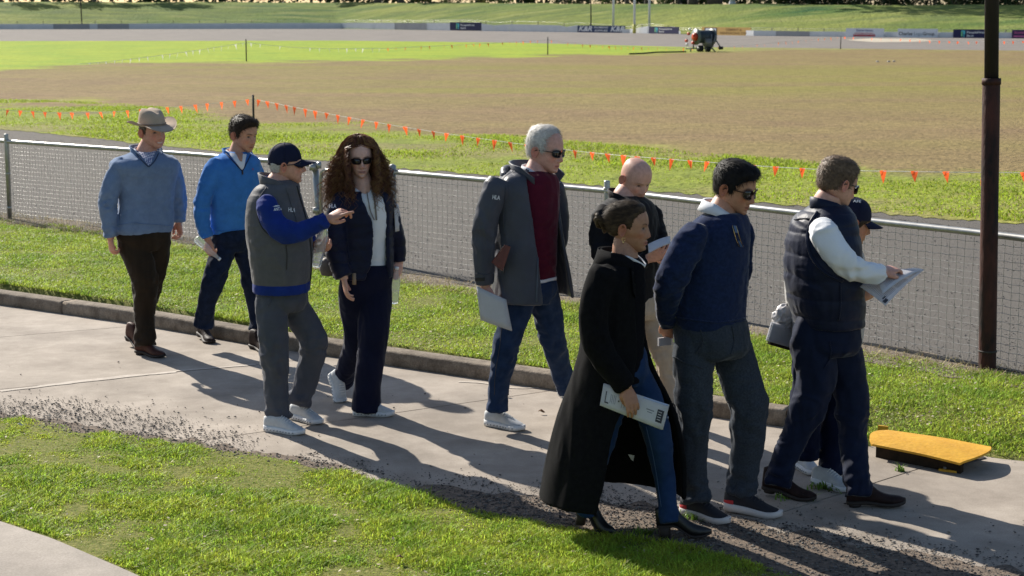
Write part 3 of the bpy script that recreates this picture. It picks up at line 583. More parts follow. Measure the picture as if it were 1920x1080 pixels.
# post and wire fence on top of the wall line
ft = thing('boundary_fence', tuple(Gv(960, wall_px(960), .1) + np.array([0, 1.2, 0])), 'thin post and wire fence just behind the far white wall', 'fence')
for a in range(-20, 1960, 49):
    p = Gv(a, wall_px(a), .1) + np.array([0, 1.0, 0]); zt = J(a, float(top_px(a)) - 5.5, p[1]).z; g = Geo(); g.tube([(p[0], p[1], 0), (p[0], p[1], zt)], .04, 6); obj('fence_post', g, picket, ft)
for dz in (-5, -2):
    g = Geo(); g.tube([J(a, float(top_px(a)) + dz, Gv(a, wall_px(a), .1)[1] + 1.0) for a in range(-40, 1980, 20)], .012, 5); obj('fence_wire', g, wirem, ft)
navy = M('board_navy', (.012, .014, .075), .5, var=.05); navy2 = M('board_blue', (.018, .045, .13), .5, var=.05); wht = M('print_white', (.8, .8, .8), .6, var=.02); blk = M('print_black', (.02, .02, .025), .6); tan = M('board_tan', (.52, .32, .09), .6, var=.1, scale=.6); red = M('print_red', (.5, .04, .05), .6); teal = M('print_teal', (.10, .55, .62), .6); grn = M('print_green', (.2, .6, .3), .6); bwhite = M('board_white', (.72, .74, .78), .6, var=.05, scale=.5); pinkp = M('print_pink', (.55, .12, .30), .6); oldsign = M('print_ochre', (.20, .10, .02), .6)
def board(x0, x1, y0, y1, mat, label, back=-.05, dz=0):
    Y = Gv((x0 + x1) / 2, wall_px((x0 + x1) / 2), .1)[1] + back
    sl = (Gv(x1, wall_px(x1), .1)[1] - Gv(x0, wall_px(x0), .1)[1]) * .9
    ya, yb = Y - sl / 2 - .15, Y + sl / 2 - .15
    A_, B_ = J(x0, y1, ya), J(x1, y1, yb); zt = J((x0 + x1) / 2, y0, Y).z; zb = (A_.z + B_.z) / 2
    r = Vector((B_.x - A_.x, B_.y - A_.y, 0)); w = r.length; r.normalize(); n = Vector((r.y, -r.x, 0)); c = (A_ + B_) / 2; c.z = (zt + zb) / 2
    t = thing('sponsor_board', (c.x, c.y, zb), label, 'sign board'); g = Geo(); hw, hh = r * w / 2, Vector((0, 0, (zt - zb) / 2)); d = n * .03
    q = [c - hw - hh, c + hw - hh, c + hw + hh, c - hw + hh]; g.add(np.array([tuple(v + d) for v in q] + [tuple(v - d) for v in q]), [(0, 1, 2, 3), (5, 4, 7, 6), (1, 5, 6, 2), (4, 0, 3, 7), (3, 2, 6, 7), (4, 5, 1, 0)])
    obj('panel', g, mat, t, smooth=False)
    f = lambda u, v: c + r * (u - .5) * w + Vector((0, 0, (v - .5) * (zt - zb))) + n * .036
    H = zt - zb
    def txt(s, u, v, size, m, width=None, **k): text_mesh(s, size * H, t, m, f(u, v), r, (0, 0, 1), width=width * w if width else None, **k)
    def rect(u0, u1, v0, v1, m, name='print', o=.0):
        g = Geo(); g.add(np.array([tuple(f(u, v) + n * o) for u, v in ((u0, v0), (u1, v0), (u1, v1), (u0, v1))]), [(0, 1, 2, 3)]); obj(name, g, m, t, smooth=False)
    return txt, rect
def people_first(x0, x1, y0, y1, label):
    txt, rect = board(x0, x1, y0, y1, navy, label)
    rect(.20, .235, .2, .75, grn, 'logo_bar'); rect(.205, .245, .76, .88, teal, 'logo_dot'); rect(.25, .30, .42, .86, teal, 'logo_bowl'); rect(.26, .285, .14, .36, teal, 'logo_foot')
    txt('PeopleFirst', .56, .66, .34, wht, .44, bold=.015); txt('Bank', .43, .28, .34, wht, .18, bold=.015)
people_first(844, 903, 42, 57, 'navy bank sign board on the wall, left of the others'); people_first(1217, 1273, 50, 63, 'navy bank sign board just right of the goal posts'); people_first(1787, 1862, 55, 72, 'navy bank sign board beside the rusty pole')
txt, rect = board(1083, 1172, 48, 61, navy2, 'dark blue plumbing supplies board in front of the goal posts')
txt('K&R', .165, .5, 1.0, wht, .29, bold=.03, shear=.3); txt('K&R', .84, .5, 1.0, wht, .29, bold=.03, shear=.3); txt('PLUMBING', .50, .73, .36, wht, .30, bold=.02, shear=.2); txt('SUPPLIES', .50, .27, .36, wht, .28, bold=.02, shear=.2)
txt, rect = board(1316, 1408, 51, 67, tan, 'tan cement and reinforcing steel board behind the irrigation reel')
txt('CEMENT &', .66, .70, .36, oldsign, .32, bold=.02); txt('REINFORCING STEEL', .67, .30, .36, oldsign, .58, bold=.02); rect(.06, .32, .1, .92, blk, 'frame', .0); rect(.08, .30, .18, .84, bwhite, 'name_plate', .004); txt('MILCHERS', .19, .5, .40, M('print_blue', (.06, .10, .2), .6), .19, bold=.02)
txt, rect = board(1586, 1657, 53, 70, bwhite, 'white board with dark name and red lines, left of the white legal board', dz=0)
txt('Darren Vernon', .5, .76, .34, M('print_navy', (.05, .05, .2), .6), .44, bold=.02); rect(.2, .78, .10, .26, red); rect(.2, .78, .30, .36, red); rect(.24, .74, .44, .50, red)
txt, rect = board(1683, 1758, 54, 71, bwhite, 'white legal group board between the red lined board and the navy board')
txt('Charles', .20, .45, .52, blk, .34, bold=.015); txt('Legal', .52, .45, .50, M('print_grey', (.25, .30, .34), .6), .22); txt('Group.', .79, .45, .52, blk, .30, bold=.015)
txt, rect = board(1897, 1990, 56, 72, M('board_plum', (.05, .015, .08), .5), 'dark plum board cut by the right edge of the photo')
txt('Scottline', .2, .66, .36, pinkp, .3, bold=.02); rect(.04, .5, .14, .32, pinkp)
whitepost = M('white_post', (.70, .71, .72), .5, var=.05)
for x, yb_, r_, lab in ((1150.5, 50, 2.4, 'left of the three white goal posts'), (1190, 64, 2.4, 'middle white goal post with yellow padded foot'), (1218, 51, 2.4, 'right of the three white goal posts')):
    Y = Gv(x, wall_px(x), .1)[1] + (3. if x != 1190 else -1.0); g = Geo(); k = Y / FPX; t = thing('goal_post', (J(x, 0, Y).x, Y, .1), lab, 'goal post', None)
    g.tube([(J(x, 0, Y).x, Y, 0), (J(x, 0, Y).x, Y, 9)], r_ * k * .9, 12); obj('shaft', g, whitepost, t)
    if x == 1190: g = Geo(); g.tube([(J(x, 0, Y).x, Y, .1), (J(x, 0, Y).x, Y, 1.1)], r_ * k * 1.3, 12); obj('padding', g, M('yellow_pad', (.6, .55, .12), .6), t)
for x, lab in ((153.5, 'thin dark pole standing on the bank, far left'), (1107.5, 'thin dark pole standing on the bank above the dark blue board')):
    Y = Gv(x, wall_px(x), .1)[1] + 2.2; k = Y / FPX; g = Geo(); b = J(x, 60, Y); g.tube([(b.x + .05, Y, .05), (b.x - .1, Y, 10)], 1.1 * k, 8); tag(obj('dark_pole', g, picket), lab, 'pole')
# ================================================================== IRRIGATION REEL
Yr = G(1318, 97, .1).y; k = Yr / FPX; c0 = J(1318, 97, Yr); c0.z = .1
t = thing('irrigation_reel', tuple(c0), 'mobile hose reel irrigator with dark drum and red hub, standing on the far field', 'irrigator')
drumm = M('drum_blue_black', (.03, .045, .06), .5); rim = M('drum_rim', (.11, .14, .14), .5); redp = M('hub_red', (.45, .045, .02), .45); tyre = M('tyre', (.02, .02, .02), .8); steel = M('frame_steel', (.20, .20, .20), .5, metal=.4); wht2 = M('white_plastic', (.75, .77, .75), .4)
axis = Vector((.86, .5, 0)).normalized(); dc = J(1309, 69, Yr)
def px2(x, y, d=0): v = J(x, y, Yr + d); return v
g = Geo(); g.tube([dc - axis * .16, dc + axis * 1.0], 12.0 * k, 28); obj('drum', g, drumm, t)
for s_ in (-.18, 1.0):
    g = Geo(); V, F = tube([dc + axis * s_, dc + axis * (s_ + .05)], 15.2 * k, 30); g.add(V, F); obj('flange', g, rim, t)
g = Geo(); g.tube([dc - axis * .2, dc - axis * .34], np.array([8, 6.5]) * k, 18); obj('hub', g, redp, t)
for q in ((1300, 63), (1296, 76), (1308, 80), (1310, 66)):
    g = Geo(); a = px2(*q) - axis * .3; g.tube([a, a - axis * .1], 3 * k, 10); obj('hub_spoke', g, redp, t)
for q, w in (((1301, 55.5), 2.4), ((1296, 84), 2.8)):
    g = Geo(); a = px2(*q) - axis * .3; g.tube([a - Vector((0, 0, w * k * .7)), a + Vector((0, 0, w * k))], np.array([w, w * .8]) * k, 12); obj('tank', g, wht2, t)
for q, r_ in (((1312, 91.5), 6), ((1327, 92), 5.6), ((1351.5, 90), 3)):
    g = Geo(); a = px2(*q); 
    if q[1] > 91: a.z = .1 + r_ * k
    g.tube([a - axis * .12, a + axis * .12], r_ * k, 18); wv = obj('wheel', g, tyre, t); g = Geo(); g.tube([a - axis * .13, a + axis * .13], r_ * .45 * k, 10); obj('rim', g, steel, wv)
g = Geo()
for a, b in (((1286, 91), (1335, 90)), ((1295, 91), (1295, 97)), ((1318, 97), (1318, 80)), ((1334, 64), (1334, 92)), ((1342, 66), (1336, 88)), ((1334, 78), (1343, 77)), ((1343, 76), (1351, 89)), ((1333, 88), (1341, 97)), ((1300, 91), (1300, 80)), ((1325, 78), (1330, 70))): g.tube([px2(*a), px2(*b)], .045, 6)
obj('frame', g, steel, t)
g = Geo(); g.box(px2(1327, 80), (.45, .4, .5)); obj('engine', g, steel, t)
# drag hose across the field and far stones
g = Geo(); g.tube([G(1286, 97, .14), G(1230, 98, .14), G(1200, 100.5, .14), G(1180, 101, .14)], .05, 6); tag(obj('hose', g, tyre), 'dark irrigation hose lying on the far field left of the reel', 'hose')
for i, (x, y) in enumerate(((1645, 116.5), (1666, 116.5), (1676, 116))):
    c = G(x, y, .1); g = Geo(); V, F = loft([np.array(c) + np.array([[math.cos(a) * r_ * (1 + .2 * math.sin(3 * a + i)), math.sin(a) * r_, h] for a in np.arange(10) * .628]) for r_, h in ((.06, -.02), (.08, .03), (.04, .07))]); g.add(V, F); tag(obj('field_stone', g, M('pale_stone', (.4, .37, .33), .9)), ['single pale stone on the brown field, leftmost of three', 'middle of three pale stones on the brown field', 'rightmost of three pale stones on the brown field'][i], 'stone')
# ================================================================== TREES ON THE BANK
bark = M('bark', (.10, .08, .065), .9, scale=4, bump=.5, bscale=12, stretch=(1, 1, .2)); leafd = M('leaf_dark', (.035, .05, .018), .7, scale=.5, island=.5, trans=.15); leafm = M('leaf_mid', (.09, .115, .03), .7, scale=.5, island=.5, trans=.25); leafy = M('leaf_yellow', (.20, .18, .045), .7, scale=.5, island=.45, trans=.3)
def leaf_cloud(c, r, n, size, rg):
    u = rg.normal(0, 1, (n, 3)); u /= np.linalg.norm(u, axis=1)[:, None]; rad = rg.random(n) ** .45; P = np.array(c) + u * rad[:, None] * np.array(r)
    cl = fbm(P, 1.2 / max(r), 3); P = P[cl > -.16]; n = len(P); a = rg.normal(0, 1, (n, 3)); a /= np.linalg.norm(a, axis=1)[:, None]; b = np.cross(a, rg.normal(0, 1, (n, 3))); b /= np.linalg.norm(b, axis=1)[:, None]
    s_ = (size * (.5 + rg.random(n)))[:, None]; V = np.stack([P - a * s_, P + b * s_ * .6, P + a * s_, P - b * s_ * .6], 1).reshape(-1, 3); F = (np.arange(n) * 4)[:, None] + np.arange(4); return V, F
def tree(px, back, h, tr, label, mat, seed, low=.45, fork=False, group=None):
    rg = np.random.default_rng(seed); b = crest(px, back); t = thing('tree', tuple(b), label, 'tree', group); g = Geo()
    P = np.array([[0, 0, -.3], [.05, 0, h * .25], [.15, .1, h * .5], [.1, .2, h * .8]]) + np.array(b); g.tube(catmull(P, 5), lin(tr * 1.15, tr * .3, 16), 9)
    for i in range(6):
        z = h * (.35 + .07 * i); a = i * 2.2; s_ = np.array(b) + np.array([.1, .1, z]); g.tube([s_, s_ + np.array([math.cos(a) * h * .14, math.sin(a) * h * .14, h * .1]), s_ + np.array([math.cos(a) * h * .24, math.sin(a) * h * .24, h * .25])], np.array([tr * .4, tr * .28, tr * .1]), 6)
    obj('trunk', g, bark, t)
    V = []; F = []; k = 0
    for i in range(9):
        a = i * 2.4; c = np.array(b) + np.array([math.cos(a) * h * .22 * (i > 0), math.sin(a) * h * .22 * (i > 0), h * (low + .2 + .28 * rg.random())]); v, f = leaf_cloud(c, (h * .17, h * .17, h * .13), 260, h * .022, rg); V.append(v); F.append(f + k); k += len(v)
    me = mesh_fast('crown', np.vstack(V) - np.array(b), np.vstack(F), [mat], smooth=False); link('crown', me, t)
def bush(px, back, r, label, mat, seed, n=900, group=None, size=.13):
    rg = np.random.default_rng(seed); b = crest(px, back); t = thing('bush', tuple(b), label, 'bush', group); v, f = leaf_cloud(np.array(b) + np.array([0, 0, r[2] * .75]), r, n, size, rg)
    link('foliage', mesh_fast('foliage', v - np.array(b), f, [mat], smooth=False), t); g = Geo()
    for i in range(5): a = i * 1.26; g.tube([tuple(b + Vector((0, 0, -.3))), tuple(b + Vector((math.cos(a) * r[0] * .5, math.sin(a) * r[1] * .5, r[2])))], np.array([.06, .02]), 5)
    obj('stems', g, bark, t)
tg = [(25, 6, 10, .3, 'd'), (110, 9, 11, .3, 'd'), (196, 5, 9, .3, 'm'), (262, 9, 12, .3, 'd'), (355, 12, 9, .3, 'm'), (593, 5, 9, .25, 'm'), (637, 8, 10, .25, 'm'), (715, 5, 12, .5, 'd'), (757, 6, 12, .5, 'd'), (1265, 8, 9, .2, 'm'), (1290, 4, 14, .6, 'd'), (1331, 6, 26, .9, 'd'), (1170, 8, 10, .3, 'm'), (1206, 7, 9, .3, 'd')]
names = ['dark tree on the bank at the far left corner', 'second dark tree from the left on the bank', 'tree on the bank just right of the left thin dark pole', 'dark tree on the bank above the left white wall', 'tree far back on the bank before the pale gap', 'thin trunk at the left of the pale gap on the bank', 'thin trunk in the middle of the bank skyline', 'thick trunk on the bank left of the yellow bushes, first of a pair', 'thick trunk on the bank next to the yellow bushes, second of a pair', 'thin trunk on the bank right of the goal posts', 'dark trunk on the bank above the irrigation reel, left one', 'widest dark trunk on the bank above the irrigation reel', 'trunk on the bank between the left and middle goal post', 'trunk on the bank behind the right goal post']
for i, (a, bk, h, tr, m) in enumerate(tg): tree(a, bk, h, tr, names[i], {'d': leafd, 'm': leafm}[m], 50 + i, low=.55)
bl = [(800, 4, (2.2, 2, 1.6), 'y', 'yellowish bush on the bank, left of a row'), (850, 5, (2.6, 2, 1.7), 'y', 'yellowish bush on the bank, middle of a row'), (900, 4, (2.4, 2, 1.5), 'y', 'yellowish bush on the bank above the first navy board'), (940, 6, (2, 2, 1.4), 'm', 'green bush at the right end of the yellowish row'), (1055, 5, (2.2, 2, 1.6), 'd', 'dark bush on the bank left of the second thin dark pole'), (1085, 6, (1.6, 2, 1.4), 'd', 'dark bush on the bank touching the second thin dark pole'), (1130, 8, (2, 2, 1.3), 'm', 'green bush left of the left goal post'), (1240, 6, (1.2, 1.5, 1.2), 'm', 'small bush on the bank right of the right goal post'), (1420, 5, (3.0, 2, 1.6), 'm', 'pale green bush left of the dark hedge'), (1463, 6, (1.6, 2, 1.3), 'm', 'low green bush against the dark hedge')]
for i, (a, bk, r_, m, lab) in enumerate(bl): bush(a, bk, r_, lab, {'d': leafd, 'm': leafm, 'y': leafy}[m], 80 + i)
for i in range(13):
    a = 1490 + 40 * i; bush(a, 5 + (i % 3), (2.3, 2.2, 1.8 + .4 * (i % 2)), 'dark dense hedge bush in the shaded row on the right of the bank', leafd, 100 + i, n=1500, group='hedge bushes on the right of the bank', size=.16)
for x, w, lab in ((1363, 4.5, 'pale grey pillar on the bank right of the widest trunk'),):
    b = crest(x, 3); k = b.y / FPX; g = Geo(); g.box((b.x, b.y, b.z + 1.5), (w * k * 2, w * k * 2, 3.6)); g.box((b.x, b.y, b.z + .2), (w * k * 2.5, w * k * 2.5, .4)); tag(obj('pillar', g, M('pale_pillar', (.5, .52, .55), .8)), lab, 'pillar')
# backdrop wood behind the bank: reads as one mass
rg = np.random.default_rng(5); V = []; F = []; k = 0
for i in range(150):
    px = -500 + i * 20; b = crest(px, 55 + 12 * rg.random()); v, f = leaf_cloud(np.array(b) + np.array([0, 0, 4.0]), (5.5, 4, 5.5), 230, .55, rg); V.append(v); F.append(f + k); k += len(v)
o = link('distant_wood', mesh_fast('distant_wood', np.vstack(V), np.vstack(F), [leafd], smooth=False)); tag(o, kind='stuff')
# ================================================================== YELLOW DRAIN COVER
yel = M('yellow_paint', (.76, .42, .045), .6, scale=7, col2=(.66, .34, .035), bump=.2, bscale=30, spec=.2, speck=.12, sscale=60); yelu = M('yellow_under', (.20, .13, .05), .8)
lt = thing('drain_cover', tuple(G(1745, 850)), 'arched yellow steel plate covering the drain at the end of the kerb', 'drain cover')
def lidpt(u, v):                                    # u left->right, v near->far
    n0, n1 = np.array(G(1634, 824, .11)[:]), np.array(G(1800, 860, .10)[:]); f0, f1 = np.array(G(1667, 800, .11)[:]), np.array(G(1858, 837, .08)[:])
    p = (n0 * (1 - u) + n1 * u) * (1 - v) + (f0 * (1 - u) + f1 * u) * v
    p = p + (f1 - f0) * .0 ; return p
Lg = []
nu, nv = 22, 14
for j in range(nv):
    v = j / (nv - 1)
    for i in range(nu):
        u = i / (nu - 1); p = lidpt(u, v); ext = (1 - (2 * v - 1) ** 2) * .055; d = lidpt(1, v) - lidpt(0, v); d /= np.linalg.norm(d)
        p = p + d * (ext * ((u - .5) * 2) ** 3)
        p[2] = .092 + .014 * math.sin(math.pi * v) - .014 * max(0, u - .5) ** 1.5 * 2 + .005 * vnoise(np.array([p]), 3)[0] - .006 * (j == 0); Lg.append(p)
Lg = np.array(Lg); g = Geo(); F = grid_faces(nv, nu, False); g.add(Lg, F, 0); m = nv * nu; g.add(Lg - np.array([0, 0, .012]), [f[::-1] for f in F], 1)
bd = [(0, i) for i in range(nu)] + [(j, nu - 1) for j in range(1, nv)] + [(nv - 1, i) for i in range(nu - 2, -1, -1)] + [(j, 0) for j in range(nv - 2, 0, -1)]; bi = [j * nu + i for j, i in bd]
g.add(np.vstack([Lg[bi], Lg[bi] - np.array([0, 0, .012])]), [(q, len(bi) + q, len(bi) + (q + 1) % len(bi), (q + 1) % len(bi)) for q in range(len(bi))], 0); obj('plate', g, [yel, yelu], lt)
c = np.array(G(1784, 880)[:]); rot = Matrix.Rotation(R(-28), 4, 'Z'); g = Geo(); g.box(c + np.array([0, 0, .038]), (.055, .012, .075), rot=rot); obj('bracket', g, yel, lt, smooth=False)
g = Geo(); g.box(c + np.array([-.02, -.03, .006]), (.10, .07, .012), rot=rot); br_ = obj('foot_plate', g, yel, lt, smooth=False); g = Geo(); g.tube([c + np.array([-.045, -.035, .01]), c + np.array([-.045, -.035, .024])], .010, 6); obj('bolt', g, steel, br_)
c = np.array(G(1650, 822)[:]); g = Geo(); g.box(c + np.array([0.02, 0.02, .037]), (.06, .012, .07), rot=rot); obj('bracket', g, yel, lt, smooth=False)
g = Geo(); e = []
for i in range(18):
    u = .03 + .94 * i / 17; q = lidpt(u, .12); e.append(q)
e = np.array(e); up_ = np.array([0, 0, 1.]); zt_ = .074 - .014 * np.maximum(0, lin(0, 1, 18) - .5) ** 1.5 * 2; lo_ = e * np.array([1, 1, 0]); hi_ = lo_ + np.outer(zt_, up_); bk = np.array([.03, .05, 0]); g.add(np.vstack([lo_, hi_, lo_ + bk, hi_ + bk]), [f for i in range(17) for f in ((i, i + 1, 19 + i, 18 + i), (36 + i, 54 + i, 55 + i, 37 + i), (18 + i, 19 + i, 55 + i, 54 + i))] + [(0, 18, 54, 36), (17, 53, 71, 35)]); obj('shade_skirt', g, M('skirt_shade', (.045, .03, .02), .9, scale=20, col2=(.02, .016, .012), spec=.1), lt, smooth=False)  # near-black skirt added to give the deep shade under the plate's near edge
g = Geo(); pts = [G(1640, 826, .0055), G(1700, 850, .0055), G(1790, 872, .0055), G(1850, 858, .0055), G(1800, 838, .0055), G(1700, 815, .0055)]; g.add(np.array([tuple(p) for p in pts]), [tuple(range(6))]); o = obj('drain_opening_shade', g, M('drain_shade', (.03, .026, .022), .95), smooth=False); o['kind'] = 'structure'  # flat dark sheet painting the shade of the open drain; no real recess
# litter
def litter(name, px, py, z, sz, mat, lab, seed):
    rg = random.Random(seed); c = G(px, py, z); g = Geo(); V = [[c.x + sz * math.cos(a) * rg.uniform(.6, 1.2), c.y + sz * .6 * math.sin(a) * rg.uniform(.6, 1.2), z + .012 + rg.uniform(0, .02)] for a in np.arange(7) * .9]; V.append([c.x, c.y, z + .035]); g.add(np.array(V), [(7, i, (i + 1) % 7) for i in range(7)]); tag(obj(name, g, mat, smooth=False), lab, name.replace('_', ' '))
leafw = M('pale_litter', (.62, .58, .5), .8); leafb = M('brown_leaf', (.22, .12, .06), .8); 
for i, (x, y, m, lab) in enumerate(((37, 803, leafw, 'pale crumpled leaf on the grass edge at far left'), (950, 745, leafb, 'curled brown leaf on the road behind the white trainer'), (1015, 777, leafb, 'dry brown leaf right of the white trainer on the road'), (750, 1053, leafb, 'dark dead leaf in the near grass, bottom centre'))): litter('leaf', x, y, 0.02 if y > 790 else 0, .022, m, lab, i)
# ================================================================== PEOPLE: builders
def normals(V, F):
    F = np.asarray(F); N = np.zeros_like(V); n = np.cross(V[F[:, 2]] - V[F[:, 0]], V[F[:, 3 if F.shape[1] > 3 else 2]] - V[F[:, 1]]) if F.shape[1] > 3 else np.cross(V[F[:, 1]] - V[F[:, 0]], V[F[:, 2]] - V[F[:, 0]])
    for k in range(F.shape[1]): np.add.at(N, F[:, k], n)
    return N / (np.linalg.norm(N, axis=1)[:, None] + 1e-12)
def remesh(geo, voxel, smooth=3):
    me = mesh_fast('tmp', geo.V(), geo.f, []); o = bpy.data.objects.new('tmp', me); COL.objects.link(o)
    m = o.modifiers.new('r', 'REMESH'); m.mode = 'VOXEL'; m.voxel_size = voxel
    if smooth: s = o.modifiers.new('s', 'SMOOTH'); s.factor = .5; s.iterations = smooth
    dg = bpy.context.evaluated_depsgraph_get(); r = bpy.data.meshes.new_from_object(o.evaluated_get(dg))
    V = np.empty(len(r.vertices) * 3); r.vertices.foreach_get('co', V); F = np.empty(len(r.loops), np.int32); r.loops.foreach_get('vertex_index', F)
    ok = len(r.loops) == 4 * len(r.polygons); V = V.reshape(-1, 3)
    if ok: F = F.reshape(-1, 4)
    else:
        r.calc_loop_triangles(); F = np.empty(len(r.loop_triangles) * 3, np.int32); r.loop_triangles.foreach_get('vertices', F); F = F.reshape(-1, 3)
    bpy.data.objects.remove(o); bpy.data.meshes.remove(me); bpy.data.meshes.remove(r); return V, F
class Cloth:
    def __init__(s, o, V, F): s.o = o; s.V = V; s.F = F; s.bvh = BVHTree.FromPolygons([Vector(v) for v in V], [tuple(int(i) for i in f) for f in F])
    def hit(s, px, py, off, Y=None):
        d = ray(px, py); d.normalize(); c = Vector((0, 0, CAMH)); h = s.bvh.ray_cast(c, d)
        if h[0] is None:
            yy = Y if Y is not None else float(s.V[:, 1].mean()); q = c + d * (yy / d.y); h = s.bvh.find_nearest(q)
        n = h[1]
        if n.dot(d) > 0: n = -n
        return h[0] + n * off
    def patch(s, corners, mat, name, parent, n=8, m=8, off=.003, attr=None):
        a, b, c, d = [np.array(q, float) for q in corners]; P = []
        for j in range(m + 1):
            for i in range(n + 1):
                u, v = i / n, j / m; q = (a * (1 - u) + b * u) * (1 - v) + (d * (1 - u) + c * u) * v; P.append(tuple(s.hit(q[0], q[1], off)))
        g = Geo(); g.add(np.array(P), [tuple(f[::-1]) for f in grid_faces(m + 1, n + 1, False)]); return obj(name, g, mat, parent)
    def seam(s, pts, w, mat, name, parent, off=.003, n=26, raise_=.002):
        Q = catmull(np.array(pts, float), 8); L = np.concatenate([[0], np.cumsum(np.linalg.norm(np.diff(Q, axis=0), axis=1))]); q = lin(0, L[-1], n); Q = np.stack([np.interp(q, L, Q[:, k]) for k in (0, 1)], 1)
        P = [tuple(s.hit(a, b, off)) for a, b in Q]; g = Geo(); g.tube(P, w, 6); return obj(name, g, mat, parent)
    def text(s, body, px, py, hpx, mat, parent, ang=0, bold=.03, shear=0, wpx=None, name='lettering'):
        p = s.hit(px, py, 0); k = p.y / FPX; ca, sa = math.cos(ang), math.sin(ang)
        def proj(P, off): return np.array([tuple(s.bvh_cam(Vector(v), off)) for v in P])
        return text_mesh(body, hpx * k * 1.35, parent, mat, p, (ca, 0, sa), (-sa, 0, ca), bold=bold, shear=shear, name=name, width=None if wpx is None else wpx * k, project=proj, off=.0025)
    def bvh_cam(s, v, off):
        c = Vector((0, 0, CAMH)); d = (v - c).normalized(); h = s.bvh.ray_cast(c, d)
        if h[0] is None: h = s.bvh.find_nearest(v)
        n = h[1]; n = -n if n.dot(d) > 0 else n
        return h[0] + n * off
def cloth(name, geo, mat, parent, voxel=.008, smooth=3, wr=.006, ws=7., quilt=None, hot=(), seed=0, an=(1, 1, 1.8), fine=.3):
    V, F = remesh(geo, voxel, smooth); N = normals(V, F); Q = V * np.array(an) + seed * 3.7
    r = 1 - 2 * np.abs(vnoise(Q + .3 * np.stack([vnoise(Q, 6), vnoise(Q + 9, 6), vnoise(Q + 5, 6)], 1), ws)); r2 = 1 - 2 * np.abs(vnoise(Q + 4, ws * 2.6))
    w = np.full(len(V), .55)
    for c, rad, gain in hot: w = w + gain * np.exp(-((V - np.array(c)) ** 2).sum(1) / rad ** 2)
    d = wr * w * (r * .7 + fine * r2)
    if quilt: d = d + quilt[1] * (np.abs(np.sin(math.pi * (V[:, 2] + .012 * vnoise(V, 5)) / quilt[0])) ** .55 - .6)
    V = V + N * d[:, None]
    me = mesh_fast(name, V - np.array(rootloc(parent)), F, [mat]); o = link(name, me, parent); return Cloth(o, V, F)
def dirs(al): f = np.array([math.cos(al), math.sin(al), 0]); return f, np.array([-f[1], f[0], 0])
def ell(c, a, b, al, n=36, p0=None, p1=None, ex=2.3):
    f, l = dirs(al); t = np.arange(n) * 2 * math.pi / n; e = 2 / ex; ct = np.sign(np.cos(t)) * np.abs(np.cos(t)) ** e; st = np.sign(np.sin(t)) * np.abs(np.sin(t)) ** e
    return np.array(c) + a * ct[:, None] * f + b * st[:, None] * l
def arc(c, a, b, al, p0, p1, n=44):
    f, l = dirs(al); t = lin(p0, p1, n); return np.array(c) + a * np.cos(t)[:, None] * f + b * np.sin(t)[:, None] * l
def resample(rows, n):
    R_ = np.array(rows, float); t = np.arange(len(R_)); return catmull(R_, max(2, n // (len(R_) - 1)))
